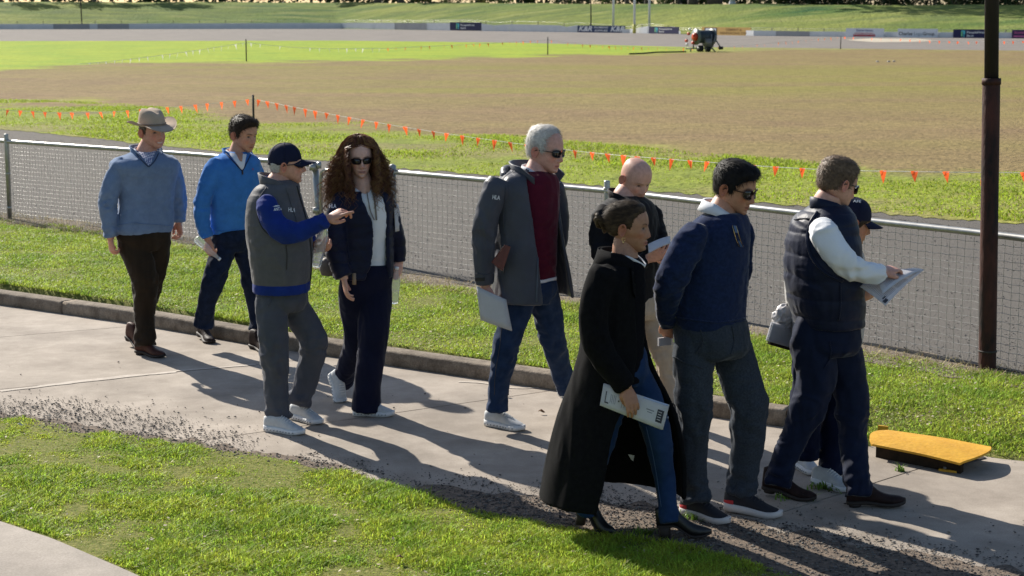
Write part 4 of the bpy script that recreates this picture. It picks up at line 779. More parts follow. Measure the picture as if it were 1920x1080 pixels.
class Person:
    def __init__(s, base, al, label, sk=(.50, .30, .225), group=None):
        s.base = G(*base); s.Y = s.base.y; s.k = s.Y / FPX; s.al = R(al); s.root = thing('person', tuple(s.base), label, 'person', group); s.skin = sk; s.g = Geo(); s.c = []
    def W(s, x, y, d=0.): return np.array(J(x, y, s.Y + d)[:])
    def skin_add(s, V, F, col=None):
        s.g.add(np.asarray(V, float), F); s.c.append(np.tile(np.array(s.skin if col is None else col), (len(V), 1)) if col is None or np.ndim(col) == 1 else col)
    def rings(s, rows, ratio=.7, grow=0., al=None):
        al = s.al if al is None else al; o = []; f = math.sqrt((ratio * math.cos(al)) ** 2 + math.sin(al) ** 2)
        for row in resample([(r[0], r[1], r[2], r[3] if len(r) > 3 else 0) for r in rows], 24):
            y, xl, xr, d = row; w = (xr - xl) / 2 * s.k; b = w / f; o.append(ell(s.W((xl + xr) / 2, y, d), ratio * b + grow, b + grow, al))
        return o
    def torso(s, g, rows, ratio=.7, grow=0., al=None): V, F = loft(s.rings(rows, ratio, grow, al)); g.add(V, F)
    def limb(s, g, rows, grow=0., n=22, folds=(), root=None):
        R_ = resample([(r[0], r[1], r[2], r[3]) for r in rows], 30); P = np.array([s.W(a, b, c) for a, b, c, _ in R_]); r = R_[:, 3] * s.k + grow
        T = np.gradient(P, axis=0); q = lin(0, 1, len(P))
        e0 = P[0] - (P[1] - P[0]) / np.linalg.norm(P[1] - P[0]) * r[0] * .55 if root is None else P[0] + (np.array(root) - P[0]) * .42 + np.array([0, 0, -.012])
        P = np.vstack([e0, P]); r = np.concatenate([[r[0] * (.75 if root is None else .62)], r]); r[1] *= 1 if root is None else .94; V, F = tube(P, r, n)
        if folds:
            q = np.repeat(np.concatenate([[0], q]), n); a = np.tile(np.arange(n) * 2 * math.pi / n, len(P)); C = np.repeat(P, n, 0); D = V - C; L = np.linalg.norm(D, axis=1)
            m = np.zeros(len(V))
            m = .0035 * (1 - 2 * np.abs(vnoise(np.stack([q * 6 + .9 * np.sin(a), 1.3 * np.cos(a) + 7 * P[0, 0], 1.3 * np.sin(a)], 1), 1.)))
            for t0, wd, amp, fr in folds: Q3 = np.stack([q * fr * 1.7 + .8 * np.sin(a + t0 * 9), 1.1 * np.cos(a) + P[0, 0] * 3, 1.1 * np.sin(a) + t0 * 5], 1); m += amp * np.exp(-((q - t0) / wd) ** 2) * (1.5 * (1 - 2 * np.abs(vnoise(Q3, 1.))) - .5)
            V = V + D / (L[:, None] + 1e-9) * m[:, None]
        g.add(V, F); return P
    # ---------------- head
    def head(s, px, py, d, yaw, pitch=0., roll=0., sc=1., hairline=.074, brow=(.06, .04, .03), lip=None, smile=0., mouth=0., stubble=0., nose=1., fem=0., eyes=True, jaw=1., cheek=None, lines=0.):
        s.hc = s.W(px, py, d); s.hs = sc; al = R(yaw)
        Mx = Matrix.Rotation(al - math.pi / 2, 4, 'Z') @ Matrix.Rotation(-R(pitch), 4, 'X') @ Matrix.Rotation(R(roll), 4, 'Y'); s.hM = np.array(Mx.to_3x3())
        zt = np.array([-.119, -.117, -.111, -.101, -.085, -.066, -.045, -.02, .0, .022, .05, .078, .097, .109, .1145, .116])
        Ft = np.array([.0, .050, .070, .083, .0865, .0875, .0865, .087, .0865, .093, .0895, .0775, .060, .037, .014, 0])
        Bt = np.array([.0, .020, .032, .042, .056, .070, .084, .096, .101, .1045, .1035, .094, .076, .049, .020, 0])
        Wt = np.array([.0, .022, .036, .047, .0575, .0645, .069, .0735, .076, .0770, .0745, .0655, .052, .033, .013, 0]); Wt = np.where(zt < -.04, Wt * (jaw - .07 * fem), Wt)
        q = lin(0, 1, 84); z = np.interp(q, lin(0, 1, len(zt)), zt); z = np.convolve(np.pad(z, 3, 'edge'), np.ones(7) / 7, 'valid'); z[0], z[-1] = zt[0], zt[-1]
        def it(T): y = np.interp(z, zt, T); y2 = np.convolve(np.pad(y, 2, 'edge'), np.ones(5) / 5, 'valid'); y2[:4] = y[:4]; y2[-4:] = y[-4:]; return y2
        Fz, Bz, Wz = it(Ft), it(Bt), it(Wt)
        nA = 110; t = np.arange(nA) / nA * 2 * math.pi; a = t - .45 * np.sin(t)       # denser towards the face
        ca, sa = np.cos(a), np.sin(a); e = 2 / 2.25; c_ = np.sign(ca) * np.abs(ca) ** e; s_ = np.sign(sa) * np.abs(sa) ** e
        X = Wz[:, None] * s_[None]; Yv = np.where(ca[None] > 0, Fz[:, None], Bz[:, None]) * c_[None]; Z = np.repeat(z[:, None], nA, 1)
        Z = Z + np.clip(-.035 - Z, 0, .1) * .62 * ((1 - ca[None]) / 2) ** .8      # jaw line rises towards the ear
        fr = np.clip(ca[None] * 1.5, 0, 1); ax = np.abs(X); g2 = lambda x0, wx, z0, wz: np.exp(-((ax - x0) / wx) ** 2 - ((Z - z0) / wz) ** 2)
        hN = np.interp(Z, [-.056, -.048, -.040, -.030, 0, .014], [0, .016, .029, .026, .011, 0]) * nose; wN = np.interp(Z, [-.05, -.03, .01], [.0165, .0135, .010])
        D = hN * np.exp(-(X / wN) ** 2) + g2(.013, .006, -.045, .007) * .006
        D += -.0115 * g2(.031, .015, .0, .011) + .006 * g2(.031, .0125, -.001, .0075) + .0050 * (1 - .7 * fem) * g2(.028, .022, .0185, .008) + .0055 * g2(.046, .017, -.030, .018)
        D += .0048 * (1 + .5 * fem) * g2(0, .023, -.0655, .0048) + .0055 * (1 + .5 * fem) * g2(0, .019, -.0765, .0055) - .0045 * g2(0, .024, -.0708, .0028) - .0045 * g2(0, .022, -.088, .007) + .006 * g2(0, .019, -.104, .011)
        D += smile * (.005 * g2(.042, .013, -.045, .014) - .003 * g2(.030, .004, -.062, .014)) - lines * .0022 * g2(.032, .004, -.058, .016)
        D -= mouth * .009 * g2(0, .016, -.071, .006)
        Yv = Yv + D * fr
        V = np.stack([X, Yv, Z], -1).reshape(-1, 3) * sc
        col = np.tile(np.array(s.skin), (len(V), 1)); Zs, axs, Xs, fr_ = Z.ravel(), ax.ravel(), X.ravel(), np.broadcast_to(fr, X.shape).ravel()
        def mixc(w, c): nonlocal col; w = np.clip(w, 0, 1)[:, None]; col = col * (1 - w) + np.array(c) * w
        G2 = lambda x0, wx, z0, wz, p=2: np.exp(-(np.abs((axs - x0) / wx)) ** p - (np.abs((Zs - z0) / wz)) ** p) * fr_
        ck = cheek if cheek else tuple(np.array(s.skin) * np.array([1.06, .78, .74]))
        mixc(.75 * G2(.044, .020, -.034, .018), ck); mixc(.7 * G2(0, .014, -.038, .012), ck)
        if stubble: mixc(stubble * G2(0, .06, -.088, .03) * (1 - .8 * G2(0, .02, -.07, .008)), tuple(np.array(s.skin) * .42)); mixc(stubble * .8 * G2(0, .024, -.058, .006), tuple(np.array(s.skin) * .45))
        lp = lip if lip else tuple(np.array(s.skin) * np.array([.86, .55, .55]))
        lw = .024 + .006 * smile; zl = -.0710 + smile * .35 * np.maximum(axs - .008, 0)
        mixc(.9 * np.exp(-(axs / lw) ** 4 - ((Zs - zl) / .0088) ** 4) * fr_, lp)
        mixc(.95 * np.exp(-(axs / (lw * .92)) ** 6 - ((Zs - zl) / .0016) ** 2) * fr_, (.07, .02, .02))
        if smile: mixc(.98 * np.exp(-(axs / .020) ** 6 - ((Zs - zl - .0002) / .0042) ** 4) * fr_, (.72, .68, .62))
        if mouth: mixc(.95 * mouth * np.exp(-(axs / .017) ** 4 - ((Zs + .071) / .0065) ** 4) * fr_, (.05, .012, .012))
        zb = .0175 + .004 * np.exp(-((axs - .036) / .012) ** 2) - .06 * np.maximum(axs - .045, 0)
        if brow: mixc(.9 * np.exp(-((axs - .031) / .0185) ** 6 - ((Zs - zb) / (.0034 + .0012 * (1 - fem))) ** 2) * fr_, brow)
        if eyes:
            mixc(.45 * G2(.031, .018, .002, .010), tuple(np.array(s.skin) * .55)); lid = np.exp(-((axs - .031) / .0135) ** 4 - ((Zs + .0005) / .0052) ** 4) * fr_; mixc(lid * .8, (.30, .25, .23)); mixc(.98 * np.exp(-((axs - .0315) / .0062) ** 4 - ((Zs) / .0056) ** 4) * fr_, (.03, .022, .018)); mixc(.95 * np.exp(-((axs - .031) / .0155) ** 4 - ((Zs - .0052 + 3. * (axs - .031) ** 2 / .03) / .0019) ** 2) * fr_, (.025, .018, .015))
        mixc(.9 * G2(.0075, .0035, -.0525, .0022), (.10, .04, .03))
        W_ = V @ s.hM.T + s.hc; n0 = len(V); F = grid_faces(84, nA); s.skin_add(W_, F, col); s.hV, s.hF, s.hA, s.hz = V, np.array(F), np.tile(a, 84), Zs
        s.hN = normals(V, np.array(F)); s.hN *= np.sign((s.hN * V).sum())
        for sd in (-1, 1):                               # ears
            ev = []; rr = [.2, .55, .8, 1.0, 1.02, .9]; oo = [.003, .002, .009, .012, .007, .0]
            for r_, o_ in zip(rr, oo):
                for j in range(18):
                    t_ = j / 18 * 6.283; u = math.cos(t_) * .018 * r_; w = math.sin(t_) * (.033 if math.sin(t_) > 0 else .029) * r_; u = u * (1 + .25 * math.sin(t_))
                    ev.append(((sd * (.0725 + o_ + .010 * max(0, -u / .018) + .004)), -.012 + u - .12 * w * -1 * .6, -.012 + w))
            ev = np.array(ev) * sc; g = Geo(); V2, F2 = loft([ev[i * 18:(i + 1) * 18] for i in range(6)], True)
            ear = np.array(s.skin) * np.array([1.08, .82, .78]); s.skin_add(V2 @ s.hM.T + s.hc, F2 if sd > 0 else [f[::-1] for f in F2], ear)
        return s
    def HL(s, p): return np.asarray(p, float) * s.hs @ s.hM.T + s.hc
    def neck(s, px, py, d=0., r=.056, r2=.060):
        b = s.W(px, py, d); t = s.HL((0, -.018, -.055)); m = (b + t) / 2 + s.hM @ np.array([0, -.004, 0]); P = catmull([b - np.array([0, 0, .07]), b, m, t], 6); V, F = tube(P, lin(r2 * 1.25, r, len(P)), 24); s.skin_add(V, F)
    def hand(s, wrist, to, normal, side, curl=(.5, .5, .5, .5), thumb=.5, sc=1., spread=.06, fore=None):
        """five bent fingers and a thumb on a palm; wrist and to are world points, normal is the back of the hand"""
        w = np.array(wrist, float); yv = np.array(to, float) - w; yv /= np.linalg.norm(yv); n = np.array(normal, float); n -= yv * n.dot(yv); n /= np.linalg.norm(n); xv = np.cross(yv, n) * side
        L = lambda p: w + (np.asarray(p) * sc) @ np.array([xv, yv, n]); g = Geo()
        rings = []
        for y, hw, th in ((-.02, .026, .019), (.0, .027, .019), (.02, .034, .018), (.05, .042, .016), (.08, .042, .0135), (.098, .038, .010)): rings.append(np.array([L((hw * math.cos(t) + .002, y, th * math.sin(t))) for t in np.arange(14) * 6.283 / 14]))
        V, F = loft(rings); g.add(V, F)
        for i, (x, y0, ln, r_) in enumerate(((.030, .088, .074, .0098), (.010, .094, .082, .0100), (-.011, .092, .076, .0096), (-.030, .084, .060, .0084))):
            c = curl[i]; p = np.array([x * .9, y0 - .028, 0.]); P = [p, np.array([x, y0, .001])]; an = 0; dirx = (x) * spread / .03
            for seg, fr_ in ((.46, .75), (.30, 1.1), (.24, .8)): an += c * fr_; P.append(P[-1] + ln * seg * np.array([dirx * math.cos(an), math.cos(an), -math.sin(an)]))
            Q = catmull([L(q) for q in P], 3); V, F = tube(Q, lin(r_ * 1.05, r_ * .78, len(Q)) * sc, 9); g.add(V, F); V, F = tube([Q[-1], Q[-1] + (Q[-1] - Q[-2]) * .35], np.array([r_ * .78, r_ * .35]) * sc, 9); g.add(V, F)
        th = thumb; P = [(.020, .014, -.006), (.040, .036, -.012 - .006 * th), (.050 - .018 * th, .066, -.018 - .02 * th), (.050 - .034 * th, .090, -.024 - .03 * th)]
        Q = catmull([L(q) for q in P], 4); V, F = tube(Q, lin(.0150, .0092, len(Q)) * sc, 10); g.add(V, F)
        V, F = remesh(g, .0032, 2); 
        kn = np.array(s.skin) * np.array([1.0, .82, .76]); s.skin_add(V, F, np.array(s.skin) * .6 + kn * .4)
        if fore is not None: V, F = tube([w + np.array(yv) * .012 * sc, w - yv * .02, np.array(fore)], np.array([.026, .028, .036]) * sc, 16); s.skin_add(V, F)
        return L
    def hang(s, px, py, d, to, side, curl=.55, sc=1., fore=None, turn=0., th=.6):
        w = s.W(px, py, d); t = s.W(to[0], to[1], d if len(to) < 3 else to[2]); r_ = dirs(s.al + turn)[1] * (-side); return s.hand(w, t, r_, side if True else side, (curl * .8, curl, curl * 1.1, curl * 1.2), th, sc, fore=fore)
    def finish(s, skinmat):
        V = s.g.V(); off = np.array(rootloc(s.root)); me = mesh_fast('body', V - off, s.g.f, [skinmat]); c = np.concatenate(s.c)
        at_ = me.color_attributes.new('Col', 'FLOAT_COLOR', 'POINT'); at_.data.foreach_set('color', np.concatenate([c, np.ones((len(c), 1))], 1).astype(np.float32).ravel()); s.body = link('body', me, s.root)
    # ---------------- hair
    def hairmask(s, front=.074, temple=.058, side=-.02, ear=.022, back=-.055, rec=0.):
        a = np.abs(((s.hA + math.pi) % (2 * math.pi)) - math.pi)
        H = np.interp(a, [0, .45, .85, 1.15, 1.32, 1.5, 1.72, 1.95, 3.15], [front, front - .002 + rec, temple + rec, temple - .02, side, side + .006, ear, -.035, back]); return s.hz - H
    def scalp(s, name, mat, thick, mask, rough=.004, freq=60, lift=None):
        m = mask; V, N = s.hV / s.hs, s.hN; top = np.clip(V[:, 2] / .1, 0, 1); t = np.interp(top, [0, 1], thick) * sstep(-.004, .02, m); t = t + rough * fbm(V, freq, 3) * sstep(0, .02, m)
        if lift is not None: t = t + lift(V)
        P = V + N * t[:, None]; keep = (m[s.hF] > -.004).all(1); F = s.hF[keep]; u = np.unique(F); mp = np.full(len(V), -1); mp[u] = np.arange(len(u)); g = Geo(); g.add(s.HL(P[u]), mp[F]); s.hairobj = obj(name, g, mat, s.root); s.hP = P; return s.hairobj
    def strands(s, mat, mask, n, ln, wd, comb, lift=.4, parent=None, seed=1, name='hair_strands', segs=4, droop=0., rnd=.28, curl=0.):
        rg = np.random.default_rng(seed); idx = np.where(mask > .0)[0]; fa = s.hF[(mask[s.hF] > 0).all(1)]; V, N = s.hP, s.hN
        A_ = np.linalg.norm(np.cross(V[fa[:, 1]] - V[fa[:, 0]], V[fa[:, 3]] - V[fa[:, 0]]), axis=1); f = fa[rg.choice(len(fa), n, p=A_ / A_.sum())]; w = rg.dirichlet(np.ones(4), n)
        P = (V[f] * w[..., None]).sum(1); Nn = (N[f] * w[..., None]).sum(1); Nn /= np.linalg.norm(Nn, axis=1)[:, None]
        D = comb(P, Nn) + rg.normal(0, rnd, (n, 3)); D -= Nn * (D * Nn).sum(1)[:, None]; D /= np.linalg.norm(D, axis=1)[:, None] + 1e-9
        l = ln * (.6 + .7 * rg.random(n)); side = np.cross(D, Nn); pts = []; cur = P - Nn * .002
        for k in range(segs + 1):
            pts.append(cur.copy()); tt = k / segs; dv = D + Nn * (lift * (1 - 1.2 * tt)) + np.array([0, 0, -droop * tt]) + side * (curl * np.sin(tt * 7 + rg.random(n)[:, None] * 6)); dv /= np.linalg.norm(dv, axis=1)[:, None]; cur = cur + dv * (l / segs)[:, None]
        Vv = []; 
        for k, p in enumerate(pts): ww = wd * (1 - .8 * (k / segs)); Vv += [p - side * ww, p + side * ww]
        Vv = np.stack(Vv, 1); m = Vv.shape[1]; Fq = np.concatenate([(np.arange(n) * m)[:, None] + np.array([[2 * k, 2 * k + 1, 2 * k + 3, 2 * k + 2]]) for k in range(segs)]); Pw = s.HL(Vv.reshape(-1, 3)); par = parent if parent is not None else s.root
        me = mesh_fast(name, Pw - np.array(rootloc(par)), Fq, [mat]); o = link(name, me, par); o['kind'] = 'stuff'; return o
    def shades(s, mat, lensm, y=.098, w=.029, h=.020, z=-.002, tilt=.0, parent=None, round_=3.0):
        g = Geo(); lg = Geo()
        for sd in (-1, 1):
            ring = []
            for t in np.arange(26) * 6.283 / 26:
                c, n_ = math.cos(t), math.sin(t); e = 2 / round_; u = np.sign(c) * abs(c) ** e * w; v = np.sign(n_) * abs(n_) ** e * h; x = sd * .0335 + u; yy = y - 2.4 * max(0, abs(x) - .02) ** 2 * 4; ring.append((x, yy, z + v + .08 * (abs(x) - .03)))
            P = s.HL(np.array(ring)); V, F = tube(np.vstack([P, P[:1], P[1:2]]), .0024 * s.hs, 7, False); g.add(V, F); V, F = loft([P, P * .995 + P.mean(0) * .005 + s.hM @ np.array([0, -.003, 0])]); lg.add(V, F)
            pts = s.HL(np.array([(sd * (.0335 + w * .96), y - .012, z + h * .5), (sd * .073, y - .04, z + h * .45), (sd * .0815, .0, z + h * .3), (sd * .080, -.022, z - .004)])); V, F = tube(catmull(pts, 5), .0026 * s.hs, 7); g.add(V, F)
        V, F = tube(s.HL(np.array([(-.010, y + .001, z + h * .4), (0, y + .006, z + h * .5), (.010, y + .001, z + h * .4)])), .0026 * s.hs, 7); g.add(V, F); fo = obj('sunglasses', g, mat, s.root); obj('lens', lg, lensm, fo); return fo
    # ---------------- shoes
    def shoe(s, heel, toe, style, mats, ln=None, pitch=0., ankle=None, yaw=None, sink=0.):
        h, t = np.array(G(*heel)[:]), np.array(G(*toe)[:])
        d = t - h; L0 = np.linalg.norm(d); al = math.atan2(d[1], d[0]) if yaw is None else R(yaw); ln = ln or L0; f = np.array([math.cos(al), math.sin(al), 0]); l = np.array([-f[1], f[0], 0]); c = (h + t) / 2 if yaw is None else t - f * ln / 2
        P0 = c - f * ln / 2; pv = .74 * ln if pitch > 0 else .05 * ln; cp, sp_ = math.cos(R(pitch)), math.sin(R(pitch))
        def T(p):
            p = np.asarray(p, float); x, y, z = p[..., 0] - pv, p[..., 1], p[..., 2]; xx = x * cp + z * sp_ ; zz = -x * sp_ + z * cp
            bend = np.maximum(x, 0) * sp_ * (.92 if pitch > 0 else 0); zz = zz + bend
            return P0 + (xx + pv)[..., None] * f + y[..., None] * l + zz[..., None] * np.array([0, 0, 1.])
        q = np.array([0, .04, .12, .24, .36, .48, .62, .76, .88, .96, 1.0]); spring = lambda u: .013 * np.clip((u - .72) / .28, 0, 1) ** 2 * ln / .3
        sty = {'trainer': ([.082, .098, .104, .106, .104, .096, .076, .060, .046, .034, .022], [.012, .028, .035, .036, .036, .039, .044, .045, .038, .024, .006], .026),
               'runner': ([.085, .102, .108, .108, .106, .094, .074, .058, .046, .034, .020], [.012, .028, .035, .036, .036, .039, .045, .046, .038, .024, .006], .030),
               'boot': ([.120, .140, .146, .148, .138, .092, .066, .056, .050, .040, .026], [.010, .022, .027, .028, .028, .033, .040, .042, .036, .023, .006], .018),
               'heeled': ([.130, .140, .144, .146, .132, .100, .074, .056, .046, .034, .022], [.010, .021, .025, .025, .026, .031, .036, .035, .027, .014, .004], .010)}[style]
        tp, hw = np.array(sty[0]), np.array(sty[1]); st = sty[2]; hh = .055 if style == 'heeled' else (.012 if style == 'boot' else 0.); rise = lambda u: hh * (1 - sstep(.28, .68, u))
        qi = lin(0, 1, 34); W_ = np.interp(qi, q, hw) * ln / .29; Hh = np.interp(qi, q, tp); Hh = np.convolve(np.pad(Hh, 2, 'edge'), np.ones(5) / 5, 'valid'); rs = rise(qi); sprg = spring(qi); ins = .006 * np.sin(qi * 5)
        rings = []
        for u, w_, hz, r_, sg, i_ in zip(qi, W_, Hh, rs, sprg, ins):
            zb = st * .6 + r_ + sg; zt_ = max(zb + .006, hz + r_ * .3 + sg * .6); ring = []
            for t_ in np.arange(20) * 6.283 / 20:
                cc, ss = math.cos(t_), math.sin(t_); yy = np.sign(cc) * abs(cc) ** .75 * w_; zz = (zb + zt_) / 2 + np.sign(ss) * abs(ss) ** .8 * (zt_ - zb) / 2
                nar = 1 - .32 * np.clip((zz - zb) / (zt_ - zb + 1e-6), 0, 1) ** 1.5 * (1 if u > .4 else .35); ring.append((u * ln, yy * nar + i_, zz))
            rings.append(T(np.array(ring)))
        g = Geo(); V, F = loft(rings); g.add(V, F); so = obj('shoe', g, mats[0], s.root)
        g = Geo(); rings = []
        for u, w_, r_, sg, i_ in zip(qi, W_, rs, sprg, ins):
            ww = w_ * 1.07 + .002; pod = 1 + (.035 * math.sin(u * ln * 210) if style == 'trainer' else 0); th = st * (1 + .15 * math.sin(u * ln * 210) * (style == 'trainer')); top = st + r_ + sg + (.012 * (1 - u) if style in ('trainer', 'runner') else 0); bot = r_ + sg
            rings.append(T(np.array([(u * ln, -ww * pod + i_, top), (u * ln, -ww * pod * 1.02 + i_, (top + bot) / 2), (u * ln, -ww * pod * .94 + i_, bot + .002), (u * ln, i_, bot), (u * ln, ww * pod * .94 + i_, bot + .002), (u * ln, ww * pod * 1.02 + i_, (top + bot) / 2), (u * ln, ww * pod + i_, top), (u * ln, i_, top + .003)])))
        V, F = loft(rings); g.add(V, F); sol = obj('sole', g, mats[1], so)
        if style == 'trainer':
            g = Geo()
            for u in lin(.06, .80, 10):
                for sd in (-1, 1):
                    w_ = np.interp(u, qi, W_) * 1.09 + .003; c_ = T(np.array((u * ln, sd * w_ + .006 * math.sin(u * 5), .016 + np.interp(u, qi, sprg)))); o_ = T(np.array((u * ln, sd * (w_ + .004) + .006 * math.sin(u * 5), .016 + np.interp(u, qi, sprg)))); g.tube([c_ * 2 - o_, o_ ], np.array([.004, .004]), 8)
            obj('sole_hole', g, M('sole_shadow', (.36, .37, .39), .8), sol)['kind'] = 'stuff'
            g = Geo(); rr = [np.array(loft_ring_cache(T, qi[i], ln, W_[i] * 1.03 + .001, st * .6 + sprg[i], Hh[i] * .8 + sprg[i] * .6, ins[i])) for i in range(len(qi)) if qi[i] > .945]; V, F = loft(rr); g.add(V, F); obj('toe_guard', g, M('toe_grey', (.16, .19, .25), .7), so)
        if style in ('boot', 'heeled'):
            g = Geo(); hl = .24 * ln; rg_ = []
            for z, fx in ((0.0, .82), (hh * .5, .86), (hh + .004, 1.0)): rg_.append(T(np.array([(.006 + hl * (.5 + .5 * fx * math.cos(t_)) - .0, math.sin(t_) * .030 * fx, z) for t_ in np.arange(16) * 6.283 / 16])))
            V, F = loft(rg_); g.add(V, F); obj('heel', g, mats[1], so)
        if len(mats) > 2:                                  # toe and heel accents, laces
            g = Geo()
            for k in range(5): u = .42 + .055 * k; wz = np.interp(u, qi, Hh) + .002; wv = np.interp(u, qi, W_) * .55; g.tube([T(np.array((u * ln, -wv, wz - .012))), T(np.array(((u + .02) * ln, 0, wz + .003))), T(np.array((u * ln, wv, wz - .012)))], .0022, 5)
            obj('lace', g, mats[2], so)
        if len(mats) > 3:
            for nm, u0, u1, sgn in (('heel_counter', .0, .20, 1), ('toe_guard', .93, 1.0, 1)):
                ids = [i for i, u in enumerate(qi) if u0 <= u <= u1]; g = Geo(); rr = []
                for i in ids: c0 = np.mean(rings[i], 0); r0 = np.array(loft_ring_cache(T, qi[i], ln, W_[i] * 1.04 + .001, st * .6 + rs[i] + sprg[i], (max(.03, Hh[i] * (.72 if nm == 'heel_counter' else .8))) + sprg[i] * .6, ins[i])); rr.append(r0)
                V, F = loft(rr); g.add(V, F); obj(nm, g, mats[3], so)
        s.lastT = T; s.lastL = ln; return so
def loft_ring_cache(T, u, ln, w_, zb, zt_, i_):
    ring = []
    for t_ in np.arange(20) * 6.283 / 20:
        cc, ss = math.cos(t_), math.sin(t_); yy = np.sign(cc) * abs(cc) ** .75 * w_; zz = (zb + zt_) / 2 + np.sign(ss) * abs(ss) ** .8 * (zt_ - zb) / 2
        nar = 1 - .30 * np.clip((zz - zb) / (zt_ - zb + 1e-6), 0, 1) ** 1.5 * (1 if u > .4 else .3); ring.append((u * ln, yy * nar + i_, zz))
    return T(np.array(ring))
def open_shell(p, g, rows, th=.02, al=None, n=44):
    """garment body open at the front: rows of (x, y, depth, a, b, right edge angle, left edge angle)"""
    al = p.al if al is None else al; rings = []
    for x, y, d, a, b, fr_, fl in resample(rows, 30):
        c = p.W(x, y, d); o = arc(c, a, b, al, R(fl), R(360 + fr_), n); i_ = arc(c, a - th, b - th, al, R(fl), R(360 + fr_), n)[::-1]; rings.append(np.vstack([o, i_]))
    V, F = loft(rings, False); m = len(rings[0]); nn = m // 2; b0 = (len(rings) - 1) * m
    for j in range(nn - 1): F.append((j + 1, j, m - 1 - j, m - 2 - j)); F.append((b0 + j, b0 + j + 1, b0 + m - 2 - j, b0 + m - 1 - j))
    g.add(V, F)
def collar(p, c, al, rx, ry, h, mat, name, op=35, flare=.012, fold=0., drop=.03, tilt=.2, th=.005, point=.02, parent=None):
    """a collar round the neck, open at the front; fold > 0 turns it down"""
    f, l = dirs(al); ph = np.radians(lin(op, 360 - op, 44)); prof = [(0, 0), (.3, .5), (.6, 1.0)] if not fold else [(0, 0), (.15, .75), (.35, 1.0), (.6, .85), (1, 0)]
    rings = []
    for a in ph:
        fr_ = max(0, math.cos(a)); edge = np.exp(-(min(abs(a - R(op)), abs(a - R(360 - op))) / R(22)) ** 2); b = np.array(c) + f * math.cos(a) * ry + l * math.sin(a) * rx + np.array([0, 0, -drop * fr_ ** 1.5 - tilt * .0]); b = b + np.array([0, 0, tilt * ry * -math.cos(a)])
        o = f * math.cos(a) + l * math.sin(a); pts = []
        for u, v in prof:
            if fold: z = h * v if u < .5 else h - (h * .1 + (fold + point * edge) * (u - .35) / .65); q = b + o * (flare * u * 1.6) + np.array([0, 0, z])
            else: q = b + o * (flare * (v + .8 * edge * v)) + np.array([0, 0, h * v * (1 - .15 * edge)])
            pts.append(q)
        pts = np.array(pts); T = pts - np.roll(pts, 1, 0); pts2 = pts + o * th; rings.append(np.vstack([pts, pts2[::-1]]))
    V, F = loft(rings); g = Geo(); g.add(V, F); return obj(name, g, mat, p.root if parent is None else parent)
def cap(p, mat, text=None, strap=None):
    g = Geo(); rings = []
    for k in range(9):
        t = k / 8 * math.pi / 2 * .985; r_ = math.cos(t) ** .8; z = .028 + .104 * math.sin(t); rings.append(p.HL(np.array([(.0845 * r_ * math.sin(a), (.098 if math.cos(a) > 0 else .108) * r_ * math.cos(a) - .004, z - .030 * (1 - r_) * 0 - .012 * (math.cos(a) < 0) * -math.cos(a) * (k == 0)) for a in np.arange(48) * 6.283 / 48])))
    rings = [p.HL(np.array([(.0835 * math.sin(a), (.097 if math.cos(a) > 0 else .107) * math.cos(a) - .004, .006 + .016 * (math.cos(a) > .2) ) for a in np.arange(48) * 6.283 / 48]))] + rings
    V, F = loft(rings); V = V + .0012 * vnoise(V, 60)[:, None] * np.array([1, 1, 1]); g.add(V, F); co = obj('cap', g, mat, p.root)
    g = Geo(); pts = []
    for sgn in (0, 1):
        for j in range(9):
            v = j / 8
            for i in range(17):
                u = (i / 16 - .5) * 2; x = u * .078 * (1 - .22 * v ** 2); y = .092 * math.sqrt(max(0, 1 - (u * .86) ** 2)) + v * .082 * math.sqrt(max(0, 1 - (u * .93) ** 2)) ; pts.append((x, y, .030 - .022 * u * u - .020 * v - sgn * .004))
    Pw = p.HL(np.array(pts)); n = 9 * 17; F = grid_faces(9, 17, False); FF = F + [tuple(k + n for k in f[::-1]) for f in F]; bd = [i for i in range(17)] + [17 * j + 16 for j in range(1, 9)] + [17 * 8 + i for i in range(15, -1, -1)] + [17 * j for j in range(7, 0, -1)]
    FF += [(bd[q], n + bd[q], n + bd[(q + 1) % len(bd)], bd[(q + 1) % len(bd)]) for q in range(len(bd))]; g.add(Pw, FF); obj('brim', g, mat, co)
    g = Geo(); V, F = tube([p.HL((0, -.004, .130)), p.HL((0, -.004, .135))], .007, 10); g.add(V, F); obj('button', g, mat, co)
    g = Geo()
    for a in np.arange(6) * 1.0472 + .52: g.tube([p.HL((.0858 * math.cos(t) ** .8 * math.sin(a), (.0995 if math.cos(a) > 0 else .1095) * math.cos(t) ** .8 * math.cos(a) - .004, .0285 + .105 * math.sin(t))) for t in lin(0.05, 1.5, 8)], .0011, 5)
    obj('stitching', g, mat, co)['kind'] = 'stuff'
    return co
skinm = M('skin', (1.20, 1.16, 1.14), .5, scale=48, col2=(.96, .90, .87), attr='Col', sss=.06, bump=.12, bscale=350, spec=.35)
lensm = M('dark_lens', (.012, .012, .013), .12, spec=.6, var=0.); framem = M('black_frame', (.015, .014, .014), .3, spec=.5); tortoise = M('tortoise_frame', (.08, .03, .015), .3, scale=90, col2=(.02, .01, .008))
rubber = M('white_rubber', (.74, .74, .74), .6, var=.05); trainerm = M('white_knit', (.50, .515, .53), .75, scale=40, var=.08, bump=.3, bscale=300); lacew = M('white_lace', (.75, .75, .75), .8)
leather = M('brown_leather', (.060, .022, .015), .55, scale=22, var=.3, bump=.2, bscale=60, spec=.18); dleather = M('dark_leather', (.022, .012, .011), .6, scale=22, var=.3, bump=.2, bscale=60, spec=.14); bleather = M('black_leather', (.006, .006, .007), .4, var=.2, bump=.12, bscale=80, spec=.5); soleb = M('dark_sole', (.03, .022, .018), .7)
